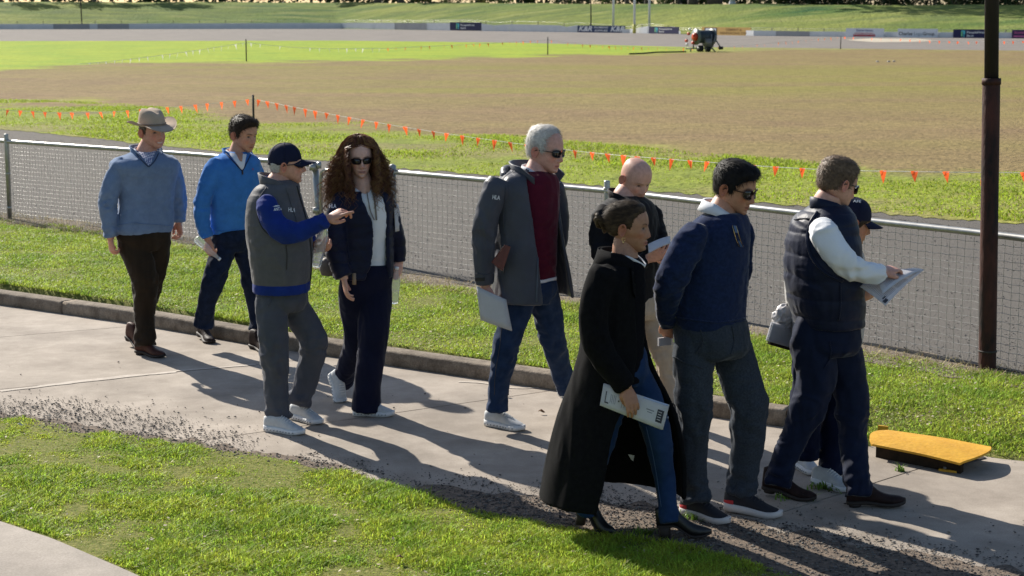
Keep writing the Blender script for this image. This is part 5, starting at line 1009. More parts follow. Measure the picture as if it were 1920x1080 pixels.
paperm = M('paper', (.86, .86, .88), .8, var=.03, scale=20, trans=.55); inkm = M('ink', (.05, .05, .06), .8); greyink = M('grey_ink', (.25, .26, .30), .8)
plastic = glassy('clear_plastic', col=(.93, .95, .98), rough=.22, ior=1.12); plastic.node_tree.nodes['Principled BSDF'].inputs['Transmission Weight'].default_value = .72; capw = M('bottle_cap', (.75, .76, .78), .4); waterm = glassy('water', rough=0., ior=1.33)
def bottle(a, b, label, r=.031, group=None):
    a, b = np.array(a, float), np.array(b, float); ax = b - a; L_ = np.linalg.norm(ax); ax /= L_; t = thing('water_bottle', tuple((a + b) / 2), label, 'bottle', group); g = Geo()
    u = np.array([0, .01, .04, .3, .32, .34, .36, .6, .62, .70, .80, .88, .90, .94]); rr = np.array([.6, .92, 1, 1, .93, .93, 1, 1, .97, .85, .55, .40, .46, .40]) * r; rr[3:8] *= 1
    q = lin(0, .94, 44); V, F = tube([a + ax * L_ * v for v in q], np.interp(q, u, rr) * (1 + .03 * np.sin(q * 90) * ((q > .08) & (q < .6))), 24); g.add(V, F); obj('bottle_shell', g, plastic, t)
    g = Geo(); g.tube([a + ax * L_ * .93, a + ax * L_ * .985, a + ax * L_], np.array([.47, .47, .40]) * r, 16); obj('bottle_cap', g, capw, t)
    return t
def sheets(name, quad, n, label, cat, Yd, lines=(), group=None, bend=.0, gap=.0015, fan=.0):
    """a wad of paper sheets: quad of photo points with depths, each sheet an own part"""
    P = [np.array(J(x, y, d)[:]) for x, y, d in quad]; nrm = np.cross(P[1] - P[0], P[3] - P[0]); nrm /= np.linalg.norm(nrm)
    if nrm[1] > 0: nrm = -nrm
    c = sum(P) / 4; t = thing(name, tuple(c), label, cat, group); rg = random.Random(int(c[0] * 1000))
    def pt(u, v, o): return (P[0] * (1 - u) + P[1] * u) * (1 - v) + (P[3] * (1 - u) + P[2] * u) * v + nrm * (o + bend * math.sin(math.pi * u) + bend * .4 * math.sin(2.5 * v + u))
    for i in range(n):
        g = Geo(); V = []; du, dv = rg.uniform(-.02, .02) * (i > 0), (rg.uniform(-.02, .02) + fan * i / n) * (i > 0); T_ = .0012
        for sg in (0, 1): V += [pt(u + du, v + dv, -i * gap - sg * T_) for v in lin(0, 1, 6) for u in lin(0, 1, 7)]
        F = grid_faces(6, 7, False); FF = F + [tuple(k + 42 for k in f[::-1]) for f in F]; bd = [j for j in range(7)] + [7 * j + 6 for j in range(1, 6)] + [35 + j for j in range(5, -1, -1)] + [7 * j for j in range(4, 0, -1)]
        FF += [(bd[q], 42 + bd[q], 42 + bd[(q + 1) % len(bd)], bd[(q + 1) % len(bd)]) for q in range(len(bd))]; g.add(np.array(V), FF); sh_ = obj('sheet', g, paperm, t)
        if i == 0: first = sh_
    for u0, u1, v0, v1, m in lines:
        g = Geo(); g.add(np.array([pt(u, v, .0012) for v in (v0, v1) for u in lin(u0, u1, 5)]), [tuple(f) for f in grid_faces(2, 5, False)]); obj('print', g, m, first)
    return t, pt
# ================================================================== PEOPLE
HOT = lambda p, *a: [(p.W(x, y, d), r, g) for x, y, d, r, g in a]
def trousers(p, hips, Rl, Ll, mat, ratio=None, wr=.007, voxel=.0085, fr=((.52, .13, .011, 7), (.97, .13, .014, 10), (.16, .1, .007, 6)), name='trousers', smooth=3, an=(1, 1, 1.3), ws=6.5):
    ratio = ratio or .72 + .30 * math.cos(p.al) ** 2
    y, xl, xr = hips[-1][:3]; e = (xr - xl) * .10; g = Geo(); p.torso(g, list(hips[:-1]) + [(y - 8, xl + 2, xr - 2), (y + 6, xl + e, xr - e)], ratio * .9)
    up = lambda q: [(q[0][0] * .88 + .12 * (xl + xr) / 2, q[0][1] - q[0][3] * 1.25, q[0][2] * .8, q[0][3] * .86)] + list(q)
    A_ = p.limb(g, up(Rl), folds=fr); B_ = p.limb(g, up(Ll), folds=fr)
    y, xl, xr = hips[-1][:3]; c = p.W((xl + xr) / 2, y + 6, 0); 
    hot = [(A_[len(A_) // 2], .12, .8), (B_[len(B_) // 2], .12, .8), (A_[-2], .10, 1.0), (B_[-2], .1, 1.0), (c, .13, .6)]
    return cloth(name, g, mat, p.root, voxel, smooth, wr, ws, hot=hot, an=an)
def top(p, torso, Rs, Ls, mat, name, ratio=None, wr=.006, voxel=.007, quilt=None, fr=((.5, .18, .011, 7), (.93, .12, .009, 10), (.12, .1, .006, 6)), ws=6, smooth=1, grow=0., extra=None):
    ratio = ratio or .7 + .12 * math.cos(p.al) ** 4
    g = Geo(); p.torso(g, torso, ratio, grow); hot = []
    for q in (Rs, Ls):
        if q: A_ = p.limb(g, q, grow, folds=fr, root=p.W((torso[2][1] + torso[2][2]) / 2, torso[2][0], torso[2][3] if len(torso[2]) > 3 else 0)); hot += [(A_[len(A_) // 2], .09, .9), (A_[-3], .06, .7), (A_[2], .09, .5)]
    if extra: extra(g)
    return cloth(name, g, mat, p.root, voxel, smooth, wr, ws, quilt, hot)
def core(p, torso, ratio=.7, arms=(), legs=()):    # the body under the clothes
    g = Geo(); p.torso(g, torso[1:], ratio, -.035)
    for a in arms: p.limb(g, a, -.022, n=12)
    for a in legs: p.limb(g, a, -.025, n=12)
    V = g.V(); p.skin_add(V, g.f)
wool = lambda n, c, **k: M(n, c, .92, scale=k.pop('scale', 14), var=k.pop('var', .12), bump=.35, bscale=420, spec=.15, sheen=.25, **k)
# ---------------------------------------------------------------- 1 man in the wide brimmed hat
p = Person((275, 662), -52, 'man in a wide brimmed fawn hat, grey blue jumper and brown trousers', (.54, .29, .215))
T1 = [(284, 250, 297), (290, 236, 307), (298, 217, 323), (312, 211, 331), (345, 224, 324), (385, 227, 321), (412, 221, 321), (428, 219, 320), (436, 222, 317)]
RS = [(228, 310, -.12, 18), (211, 345, -.15, 17), (203, 382, -.16, 15.5), (205, 415, -.16, 14), (207, 444, -.15, 12.5)]; LS = [(319, 307, .12, 17.5), (331, 345, .14, 14.5), (335, 378, .14, 13.5), (335, 400, .14, 12.5), (335, 415, .14, 11.5)]
RL = [(248, 455, -.04, 27), (262, 490, -.05, 26.5), (272, 530, -.05, 23), (271, 580, -.02, 20), (272, 615, -.05, 17.5), (273, 648, -.07, 19)]; LL = [(297, 455, .05, 24), (293, 490, .08, 22), (285, 530, .1, 20), (275, 575, .25, 17), (262, 615, .38, 14), (257, 634, .42, 13)]
p.head(286, 246, 0, -46, 3, 3, 1.06, smile=1., brow=(.10, .06, .045), jaw=1.12, lines=1, cheek=(.56, .22, .17)); p.neck(273, 290, 0, .060, .066); core(p, T1, arms=(RS, LS), legs=(RL, LL))
p.hang(207, 446, -.15, (211, 474), 1, .95, .98, p.W(206, 420, -.15)); p.hang(335, 416, .14, (338, 440), -1, .95, .98, p.W(335, 395, .14)); p.finish(skinm)
knit1 = wool('grey_blue_fleece', (.15, .215, .345)); cj = top(p, T1, RS, LS, knit1, 'jumper')
cord = M('brown_corduroy', (.028, .020, .014), .85, scale=9, var=.25, bump=.5, bscale=160, stretch=(1, 1, .08), spec=.12); ct = trousers(p, [(420, 226, 314), (440, 222, 317), (462, 226, 314)], RL, LL, cord, wr=.008)
ging = bpy.data.materials.new('gingham'); ging.use_nodes = True; nt = ging.node_tree; ck = nt.nodes.new('ShaderNodeTexChecker'); ck.inputs['Scale'].default_value = 95; ck.inputs['Color1'].default_value = (.70, .72, .78, 1); ck.inputs['Color2'].default_value = (.06, .09, .28, 1); gg = nt.nodes.new('ShaderNodeNewGeometry'); nt.links.new(gg.outputs['Position'], ck.inputs[0]); nt.links.new(ck.outputs[0], nt.nodes['Principled BSDF'].inputs['Base Color']); nt.nodes['Principled BSDF'].inputs['Roughness'].default_value = .85
cj.patch([(258, 284), (292, 284), (281, 310), (277, 310)], ging, 'shirt_front', p.root, off=.006)
cn = p.W(273, 288, 0); collar(p, cn + np.array([0, 0, -.012]), p.al, .072, .070, .048, ging, 'shirt_collar', op=22, fold=.028, drop=.03, flare=.010, point=.014); collar(p, cn + np.array([0, 0, -.024]), p.al, .092, .088, .075, knit1, 'zip_collar', op=40, flare=.018, drop=.05, th=.009, tilt=.12)
for q in ([(254, 287), (264, 300), (278, 313)], [(297, 289), (290, 302), (279, 313)]): cj.seam(q, .0035, M('dark_tape', (.03, .045, .09), .8), 'zip_tape', p.root, off=.006)
cj.seam([(219, 424), (245, 419), (280, 421), (320, 424)], .003, knit1, 'hem_seam', p.root)
felt = M('fawn_felt', (.43, .345, .27), .95, scale=18, var=.08, bump=.2, bscale=300, spec=.1)
g = Geo(); rings = []
for k, (z, ry, rx) in enumerate(((.040, .102, .088), (.058, .102, .088), (.095, .098, .084), (.124, .091, .076), (.146, .078, .060), (.152, .05, .04))):
    ring = []
    for a in np.arange(40) * 6.283 / 40:
        y = ry * math.cos(a); x = rx * math.sin(a) * (1 - .22 * sstep(.085, .13, z) * max(0, math.cos(a)) ** 2); zz = z + .012 * (math.cos(a) < 0) * abs(math.cos(a)) * (z > .1); ring.append((x, y - .004, zz - (.022 * math.exp(-(x / .022) ** 2) if k >= 4 else 0)))
    rings.append(p.HL(np.array(ring)))
V, F = loft(rings); g.add(V, F); hat = obj('hat', g, felt, p.root)
g = Geo(); pts = []; nb = 72
for sg in (0, 1):
    for v in lin(0, 1, 9):
        for a in np.arange(nb) * 6.283 / nb: rx, ry = .085 + v * .074, .100 + v * .088; x, y = rx * math.sin(a), ry * math.cos(a); pts.append((x, y - .004, sg * -.004 + .046 + v * v * (.040 * abs(math.sin(a)) ** 2.2 - .030 * max(0, math.cos(a)) ** 1.5 - .006 * max(0, -math.cos(a)))))
n = 9 * nb; F = grid_faces(9, nb); FF = F + [tuple(q + n for q in f[::-1]) for f in F] + [(8 * nb + j, n + 8 * nb + j, n + 8 * nb + (j + 1) % nb, 8 * nb + (j + 1) % nb) for j in range(nb)]; g.add(p.HL(np.array(pts)), FF); obj('brim', g, felt, hat)
g = Geo(); g.tube([p.HL((.0900 * math.sin(a), .1045 * math.cos(a) - .004, .056)) for a in lin(0, 6.283, 40)], .0045, 6, cap=False); obj('hat_band', g, M('felt_band', (.22, .17, .135), .8), hat)
g = Geo()
for a in (-1.05, -1.35): g.tube([p.HL((-.084 * math.sin(-a), .098 * math.cos(a), .088)), p.HL((-.0895 * math.sin(-a) , .1045 * math.cos(a), .088))], .0032, 8)
obj('eyelet', g, inkm, hat)['kind'] = 'stuff'
m = p.hairmask(); p.scalp('hair', M('hair_brown_short', (.07, .045, .03), .6), (.004, .003), np.minimum(m, .02 - p.hz + .02))
p.shoe((258, 664), (306, 671), 'boot', (leather, soleb), .30); p.shoe((240, 655), (273, 657), 'boot', (leather, soleb), .29, pitch=14, yaw=-48)
# ---------------------------------------------------------------- 2 man in the bright blue jumper
p = Person((440, 648), -40, 'dark haired man in a bright blue zip jumper holding a bottle', (.50, .27, .18))
T2 = [(284, 426, 464), (291, 410, 474), (300, 398, 482), (318, 391, 486), (360, 394, 484), (400, 397, 474), (425, 397, 467), (438, 399, 464)]
RS = [(404, 312, -.15, 17.5), (388, 350, -.17, 16.5), (379, 386, -.17, 15), (380, 416, -.17, 13), (388, 445, -.17, 11)]; LS = [(475, 312, .15, 15), (486, 350, .18, 14), (489, 390, .18, 13), (484, 426, .18, 11)]
RL = [(419, 462, -.06, 23), (409, 500, -.12, 21.5), (398, 535, -.16, 19), (387, 572, -.14, 16.5), (381, 611, -.1, 16.5)]; LL = [(455, 462, .05, 21), (466, 500, .06, 19), (474, 540, .08, 17), (481, 590, .1, 15), (485, 634, .1, 15)]
p.head(457, 252, 0, -36, 10, 0, 1.08, brow=(.05, .03, .02), stubble=.15, lines=.8, jaw=1.03); p.neck(445, 294, 0, .058, .064); core(p, T2, arms=(RS, LS), legs=(RL, LL))
bot = (np.array(J(367, 446, p.Y - .235)[:]), np.array(J(413, 487, p.Y - .195)[:])); p.hand(p.W(389, 449, -.18), p.W(396, 476, -.22), (-.5, -.85, .25), 1, (1.1, 1.15, 1.15, 1.1), .9, 1.0, fore=p.W(381, 422, -.17)); p.hang(484, 428, .18, (486, 455), -1, .6, fore=p.W(488, 400, .18)); p.finish(skinm)
knit2 = wool('bright_blue_knit', (.045, .18, .50)); cj = top(p, T2, RS, LS, knit2, 'jumper')
denim = M('dark_denim', (.013, .020, .042), .85, scale=20, var=.3, bump=.3, bscale=260, spec=.15); trousers(p, [(428, 399, 466), (448, 398, 472), (464, 400, 472)], RL, LL, denim, name='jeans')
whs = M('white_cotton', (.70, .71, .74), .85, var=.04, bump=.15, bscale=160); cj.patch([(428, 287), (462, 290), (456, 318), (452, 318)], whs, 'shirt_front', p.root, off=.005); cj.patch([(440, 286), (455, 288), (453, 304), (449, 303)], skinm if False else M('skin_patch', (.47, .25, .17), .5), 'open_neck', p.root, off=.008)
cn = p.W(445, 290, 0); collar(p, cn + np.array([0, 0, -.02]), p.al, .074, .072, .05, whs, 'shirt_collar', op=26, fold=.026, drop=.045, flare=.010, point=.02); collar(p, cn + np.array([0, 0, -.030]), p.al, .092, .088, .066, knit2, 'zip_collar', op=44, flare=.016, drop=.06, th=.008, tilt=.15)
nv = M('navy_tape', (.012, .02, .07), .7); cj.seam([(423, 288), (438, 304), (454, 321)], .004, nv, 'zip_tape', p.root, off=.006); cj.seam([(470, 291), (462, 305), (454, 321)], .004, nv, 'zip_tape', p.root, off=.006); cj.seam([(454, 320), (454, 327)], .006, M('zip_pull', (.03, .02, .02), .5), 'zip_pull', p.root, off=.006, n=4); cj.seam([(398, 430), (420, 433), (466, 429)], .003, knit2, 'hem_seam', p.root)
cj.text('Y', 474, 318, 3.5, M('red_thread', (.35, .05, .05), .7), p.root, name='logo')
hb = M('hair_dark_brown', (.055, .035, .022), .5, scale=70, col2=(.025, .016, .011), spec=.15); m = p.hairmask(.070, .052, -.02, .02, -.05); p.scalp('hair', hb, (.006, .018), m, .008, 45, lift=lambda V: .016 * sstep(.02, .08, V[:, 1]) * sstep(.06, .09, V[:, 2]))
p.strands(hb, m, 2600, .030, .0014, lambda P, N: np.stack([P[:, 0] * 2, .25 - P[:, 1] * .3, 0 * P[:, 0] - .1 * (P[:, 2] < .06)], 1), .55, p.hairobj, 21, droop=.1, curl=.6)
p.shoe((368, 632), (404, 647), 'boot', (dleather, soleb), .30, pitch=6); p.shoe((472, 653), (503, 662), 'boot', (dleather, soleb), .29)
bottle(bot[0], bot[1], 'clear water bottle held low by the man in the bright blue jumper', .029)
# ---------------------------------------------------------------- 3 man in the navy cap pointing
p = Person((540, 800), -4, 'older man in a navy cap and grey vest pointing with one arm', (.53, .30, .22))
T3 = [(337, 505, 546), (344, 492, 557), (354, 478, 560), (375, 467, 564), (410, 463, 575), (450, 465, 584), (490, 471, 584), (520, 475, 580), (537, 477, 578)]
RS = [(501, 386, -.19, 20.5), (508, 409, -.22, 20), (528, 431, -.25, 18.5), (552, 436, -.25, 17.5), (582, 427, -.24, 14), (613, 411, -.23, 11)]; LS = [(545, 375, .17, 19), (562, 420, .19, 16), (578, 458, .16, 13), (590, 468, .14, 11)]
RL = [(509, 575, -.08, 29), (512, 625, -.1, 27), (514, 665, -.1, 25), (517, 712, -.08, 23), (521, 757, -.08, 22), (523, 786, -.08, 22.5)]; LL = [(552, 575, .08, 28), (573, 610, .1, 26.5), (588, 642, .1, 24), (580, 690, .12, 22.5), (569, 730, .14, 22), (561, 757, .14, 22.5)]
p.head(537, 309, 0, 4, -2, 0, .99, mouth=1., brow=(.30, .27, .24), lines=1.4, stubble=0, jaw=1.05, nose=1.15); p.neck(521, 347, 0, .060, .066); core(p, T3, arms=(RS, LS), legs=(RL, LL))
p.hand(p.W(614, 411, -.23), p.W(634, 401, -.23), (-.1, -.55, .85), 1, (.12, .75, 1.0, 1.05), .55, 1.0, fore=p.W(596, 420, -.235)); p.hand(p.W(591, 468, .12), p.W(606, 465, .06), (.35, -.75, -.3), -1, (.75, .8, .8, .8), .5, 1., fore=p.W(578, 458, .16)); p.finish(skinm)
royal = M('royal_blue_jersey', (.012, .032, .19), .75, var=.12, bump=.2, bscale=300, spec=.2, scale=12); Sh = [(338, 506, 545), (346, 496, 552), (360, 484, 556), (400, 474, 566), (470, 478, 574), (515, 478, 577), (532, 475, 580), (545, 476, 580)]
cs = top(p, Sh, RS, LS, royal, 'shirt', wr=.006, grow=.004); cs.text('ANTA', 520, 392.5, 6, M('print_pale', (.72, .74, .78), .6), p.root, .12, .03, .2, wpx=15)
g = Geo(); Pq = [cs.hit(x, y, .003) for x, y in ((511, 388), (516, 385.5), (521, 385), (525, 386.5), (528, 390.5), (525.5, 388.5), (521, 387.5), (516, 387.8))]; g.add(np.array([tuple(q) for q in Pq]), [(0, 1, 7), (1, 2, 6, 7), (2, 3, 5, 6), (3, 4, 5)]); obj('swoosh', g, MATS['print_pale'], p.root)
vestm = M('grey_vest', (.100, .100, .112), .6, var=.1, scale=14, bump=.15, bscale=90, spec=.3); cv = top(p, T3, None, None, vestm, 'vest', quilt=(.11, .0022), wr=.006, grow=.004)
cv.text('HLA', 546.5, 394, 8, M('print_white_vest', (.7, .7, .7), .6), p.root, -.12, .02, wpx=13); cv.seam([(556, 349), (563, 375), (573, 410), (581, 455), (583, 500), (580, 533)], .004, M('vest_zip', (.03, .03, .035), .5), 'zip', p.root, off=.004); cv.seam([(536, 352), (543, 375), (556, 415), (562, 440)], .0022, vestm, 'panel_seam', p.root, off=.003); cv.seam([(536, 460), (538, 480), (537, 505)], .003, M('pocket_line', (.035, .035, .04), .6), 'pocket_zip', p.root, off=.003); cv.seam([(500, 352), (486, 375), (483, 405), (494, 432), (512, 446)], .004, vestm, 'armhole_binding', p.root, off=.004)
cn = p.W(522, 346, 0); collar(p, cn + np.array([0, 0, -.018]), p.al, .082, .078, .05, royal, 'shirt_collar', op=16, flare=.006, drop=.03, th=.006, tilt=.25); collar(p, cn + np.array([0, 0, -.035]), p.al, .100, .096, .078, vestm, 'vest_collar', op=22, flare=.014, drop=.045, th=.012, tilt=.30)
slate = M('slate_chino', (.075, .080, .102), .7, var=.1, scale=10, bump=.15, bscale=200, spec=.25); ct = trousers(p, [(540, 482, 574), (556, 482, 577), (574, 484, 578)], RL, LL, slate, wr=.009); ct.seam([(514, 551), (509, 562), (502, 575)], .0025, slate, 'pocket_seam', p.root)
navyc = M('navy_cotton', (.009, .012, .036), .8, var=.2, bump=.25, bscale=240, spec=.2); cap(p, navyc); m = p.hairmask(.2, .2, .05, .02, -.055); p.scalp('hair', M('hair_grey', (.42, .40, .37), .6, scale=80, var=.3), (.006, .002), np.minimum(m, .03 - p.hz)); p.shades(framem, lensm, h=.017)
p.shoe((495, 807), (574, 816), 'trainer', (trainerm, rubber, lacew), .285); p.shoe((545, 784), (606, 797), 'trainer', (trainerm, rubber, lacew), .285)
bottle(J(590, 500, p.Y + .02), J(613, 412, p.Y + .04), 'clear water bottle held below the pointing arm of the man in the navy cap', .036)
# ---------------------------------------------------------------- 4 woman with long curly hair
p = Person((690, 772), -72, 'woman with long curly auburn hair, sunglasses and a navy puffer jacket', (.64, .41, .33))
Ti = [(352, 668, 702), (362, 655, 722), (378, 648, 738), (420, 652, 737), (455, 654, 731), (480, 651, 731), (499, 652, 731)]
RS = [(644, 374, -.06, 21), (631, 410, -.1, 21), (628, 450, -.13, 21), (634, 488, -.16, 18.5), (645, 519, -.18, 16)]; LS = [(727, 382, .06, 15), (738, 420, .08, 15), (746, 456, .1, 14.5), (749, 490, .1, 11.5)]
LL = [(703, 548, .02, 32), (701, 600, -.05, 30), (698, 650, -.08, 27), (692, 700, -.1, 25.5), (688, 740, -.1, 25.5), (686, 770, -.1, 27)]; RL = [(663, 548, -.02, 29), (667, 600, .06, 26), (667, 642, .1, 22), (654, 682, .25, 20), (642, 716, .4, 20)]
p.head(674, 298, 0, -76, 2, 2, 1.0, fem=1., brow=(.10, .05, .03), eyes=False, lip=(.42, .20, .18), jaw=.97, nose=.9); p.neck(680, 348, 0, .050, .056); core(p, Ti, arms=(RS, LS), legs=(RL, LL))
p.hang(645, 521, -.18, (650, 552, -.19), 1, .4, .93, p.W(634, 490, -.16), th=.4); p.hand(p.W(749, 491, .1), p.W(742, 514, .04), (.6, -.6, .3), -1, (.9, .95, .95, .9), .7, .9, fore=p.W(747, 465, .1)); p.finish(skinm)
polo = M('white_polo', (.82, .84, .87), .8, var=.03, bump=.15, bscale=200); cp_ = top(p, Ti, None, None, polo, 'polo_shirt', wr=.008, grow=-.014)
puff = M('navy_puffer', (.010, .013, .036), .5, var=.2, bump=.12, bscale=60, spec=.3); g = Geo()
open_shell(p, g, [(683, 356, 0, .085, .115, -16, 34), (682, 366, 0, .115, .175, -13, 36), (682, 385, 0, .135, .185, -6, 40), (683, 415, 0, .14, .182, 6, 46), (683, 455, 0, .14, .182, 7, 46), (682, 490, 0, .147, .188, 4, 46), (681, 519, 0, .152, .19, -8, 52)], .022); A_ = p.limb(g, RS); B_ = p.limb(g, LS)
cj = cloth('jacket', g, puff, p.root, .0075, 2, .006, 8, quilt=(.075, .0048), hot=[(A_[len(A_) // 2], .09, 1.)]); cj.text('HLA', 624, 387, 7.5, M('print_white_jacket', (.7, .7, .72), .6), p.root, 0, .03, wpx=13)
collar(p, p.W(682, 358, 0) + np.array([0, 0, -.01]), p.al, .085, .08, .055, puff, 'jacket_collar', op=52, flare=.02, drop=.05, th=.012); collar(p, p.W(680, 352, 0) + np.array([0, 0, -.012]), p.al, .066, .062, .045, polo, 'polo_collar', op=24, fold=.03, drop=.04, flare=.010, point=.02)
lan = M('grey_lanyard', (.22, .20, .18), .7, scale=60, var=.4); cp_.seam([(694, 352), (701, 375), (704, 400), (705, 412)], .0055, lan, 'lanyard', p.root, off=.012)
cp_.seam([(688, 362), (693, 392), (701, 412)], .003, lan, 'lanyard_cord', p.root, off=.01)
navyt = M('navy_suiting', (.009, .011, .030), .75, var=.15, bump=.15, bscale=260, spec=.22); trousers(p, [(496, 648, 733), (515, 637, 736), (550, 640, 735)], RL, LL, navyt, wr=.006, fr=((.9, .2, .004, 5),), an=(1.6, 1.6, .6))
p.shades(tortoise, lensm, w=.0285, h=.0185, z=-.003, round_=3.0)
ha = M('hair_auburn', (.31, .135, .062), .42, scale=25, col2=(.13, .056, .03), island=.6, spec=.35, trans=.25)
m = p.hairmask(.099, .080, .03, .0, -.06) - .006 * np.abs(fbm(p.hV, 60, 2)); p.scalp('hair', M('hair_auburn_base', (.07, .03, .016), .7, spec=.1), (.012, .022), m, .006, 40)
def long_hair(p, n, mat, seed):
    rg = np.random.default_rng(seed); Vb = []; Fb = []; k0 = 0; f_ok = np.where(m > .004)[0]
    wt = 1 + 5 * ((p.hV[f_ok, 1] > .02 * p.hs) & (m[f_ok] < .03)); root_i = rg.choice(f_ok, n, p=wt / wt.sum()); V = p.hP / 1.0; NS = 26
    for ii, i in enumerate(root_i):
        r0 = V[i]; x, y, z = r0; side = np.sign(x + rg.normal(0, .012)); a = math.atan2(x, y); L_ = rg.uniform(.30, .50); ln_ = L_ * (.9 if z > .05 else .8)
        out = np.array([x, y - .01, 0]); out /= np.linalg.norm(out) + 1e-6
        if y > .03: out = np.array([side * 1.0, -.12, 0]); vol_k = 1.0
        vol = rg.uniform(.04, .115); t = lin(0, 1, NS); dropz = ln_ * (t ** 1.08); lat = vol * (1 - np.exp(-t * 3.2)) + (.05 + .05 * (x > 0)) * t * rg.uniform(-.2, 1.1)
        B = r0[None] + out[None] * lat[:, None]; B[:, 2] -= dropz; B[:, 2] += .028 * np.exp(-((t - .06) / .08) ** 2) * (z > .05)
        hx = np.abs(B[:, 0]); inside = (hx < .092) & (B[:, 1] > .015) & (B[:, 2] < .085) & (B[:, 2] > -.13); B[:, 0] = np.where(inside, np.sign(B[:, 0] + 1e-9) * .092 * np.ones(NS), B[:, 0])
        neck_ = (np.abs(B[:, 0]) < .066) & (B[:, 1] > .0) & (B[:, 2] <= -.12); sg_ = 1. if B[NS // 3, 0] >= 0 else -1.; B[:, 0] = np.where(neck_ | ((B[:, 0] * sg_ < .05) & (B[:, 1] > 0) & (B[:, 2] < -.09)), sg_ * .070, B[:, 0])
        B[:, 1] += np.where(B[:, 2] < -.14, .035 * rg.uniform(-.6, 1.3), 0) * sstep(-.14, -.26, B[:, 2])
        ph, fq, am = rg.uniform(0, 6.28), rg.uniform(4.5, 7.5) * L_ / .36, rg.uniform(.011, .022); env = sstep(.08, .4, t); an = ph + t * fq * 6.283 * (1 if rg.random() < .5 else -1)
        e1 = np.array([-out[1], out[0], 0]); B = B + env[:, None] * am * (np.cos(an)[:, None] * out + np.sin(an)[:, None] * e1)
        r_ = lin(.0024, .0008, NS) * rg.uniform(.7, 1.2); Tn = np.gradient(B, axis=0); Tn /= np.linalg.norm(Tn, axis=1)[:, None]; u = np.cross(Tn, out + np.array([.01, .02, .3])); u /= np.linalg.norm(u, axis=1)[:, None] + 1e-9; w = np.cross(Tn, u)
        ring = np.stack([B + r_[:, None] * u, B + r_[:, None] * (-.5 * u + .87 * w), B + r_[:, None] * (-.5 * u - .87 * w)], 1).reshape(-1, 3); Vb.append(ring); ix = np.arange(NS - 1)[:, None] * 3
        for j in range(3): Fb.append(np.concatenate([ix + j, ix + (j + 1) % 3, ix + 3 + (j + 1) % 3, ix + 3 + j], 1) + k0)
        k0 += NS * 3
    M3 = Matrix.Rotation(math.atan2(p.hM[1, 1], p.hM[0, 1]) - math.pi / 2, 3, 'Z'); Vw = p.HL(np.vstack(Vb)); o = link('hair_curls', mesh_fast('hair_curls', Vw - np.array(rootloc(p.hairobj)), np.vstack(Fb), [mat]), p.hairobj); o['kind'] = 'stuff'
long_hair(p, 2000, ha, 4)
p.shoe((668, 779), (734, 780), 'trainer', (trainerm, rubber, lacew), .265); p.shoe((622, 742), (647, 756), 'trainer', (trainerm, rubber, lacew), .265, pitch=58, yaw=-52)
bottle(J(737, 569, p.Y + .03), J(744, 500, p.Y + .03), 'clear water bottle hanging from the hand of the curly haired woman', .032)
sheets('papers', [(738, 380, p.Y + .03), (746, 385, p.Y + .10), (755, 430, p.Y + .12), (741, 434, p.Y + .0)], 3, 'folded pale blue white papers tucked under the arm of the curly haired woman', 'papers', 0, bend=.01)
g = Geo(); c = p.W(616, 500, .08); V, F = loft([c + np.array([0, 0, z]) + np.array([[math.cos(a) * r_ * 1.0, math.sin(a) * r_ * .6, 0] for a in np.arange(16) * .3927]) for z, r_ in ((-.06, .01), (-.055, .045), (-.02, .058), (.03, .052), (.055, .03), (.06, .005))]); g.add(V, F); bag = thing('waist_bag', tuple(c), 'small grey brown pouch bag at the hip of the curly haired woman', 'bag'); bgm = M('bag_taupe', (.15, .125, .11), .6, bump=.2, bscale=50); obj('pouch', g, bgm, bag); g = Geo(); g.tube([p.W(664, 512, -.15), p.W(664.5, 524, -.155), p.W(664, 533, -.15)], .013, 8); obj('strap', g, M('strap_tan', (.30, .22, .15), .6), bag)
# ---------------------------------------------------------------- 5 grey haired man in the open rain jacket
p = Person((950, 800), -38, 'grey haired man in an open grey rain jacket over a maroon jumper', (.55, .32, .26))
Ti = [(320, 978, 1034), (331, 958, 1048), (350, 950, 1052), (390, 952, 1052), (440, 957, 1049), (490, 962, 1047), (514, 963, 1046), (534, 963, 1045)]
RS = [(932, 350, -.15, 25), (915, 395, -.18, 22.5), (908, 440, -.18, 21), (907, 490, -.18, 19), (909, 533, -.18, 17)]; LS = [(1040, 352, .16, 19), (1050, 400, .2, 17), (1050, 450, .2, 15), (1036, 490, .2, 13)]
RL = [(972, 565, -.08, 30), (959, 610, -.1, 27), (947, 655, -.12, 24), (939, 700, -.1, 20.5), (934, 740, -.08, 18), (932, 770, -.08, 19)]; LL = [(1020, 560, .08, 29), (1030, 600, .12, 27), (1038, 642, .15, 24), (1050, 687, .25, 20), (1066, 735, .3, 18)]
p.head(1023, 281, 0, -32, 9, 0, 1.12, brow=(.35, .28, .22), lines=1.2, eyes=False, jaw=1.05); p.neck(1004, 330, 0, .060, .068); core(p, Ti, arms=(RS, LS), legs=(RL, LL))
p.hand(p.W(910, 537, -.18), p.W(921, 574, -.2), (-.25, -.95, .1), 1, (.35, .4, .5, .55), .5, 1.03, fore=p.W(908, 505, -.18)); p.hang(1034, 492, .2, (1028, 515, .18), -1, .6, fore=p.W(1044, 465, .2)); p.finish(skinm)
mar = wool('maroon_knit', (.085, .010, .024)); cm = top(p, Ti, None, None, mar, 'jumper', wr=.009, grow=-.016)
g = Geo(); p.torso(g, [(519, 965, 1044), (524, 965, 1044), (530, 966, 1043)], .7, -.003); cloth('shirt_hem', g, whs, p.root, .008, 1, .001)
shellm = M('grey_rain_shell', (.066, .070, .088), .42, var=.08, scale=10, bump=.1, bscale=60, spec=.45); g = Geo()
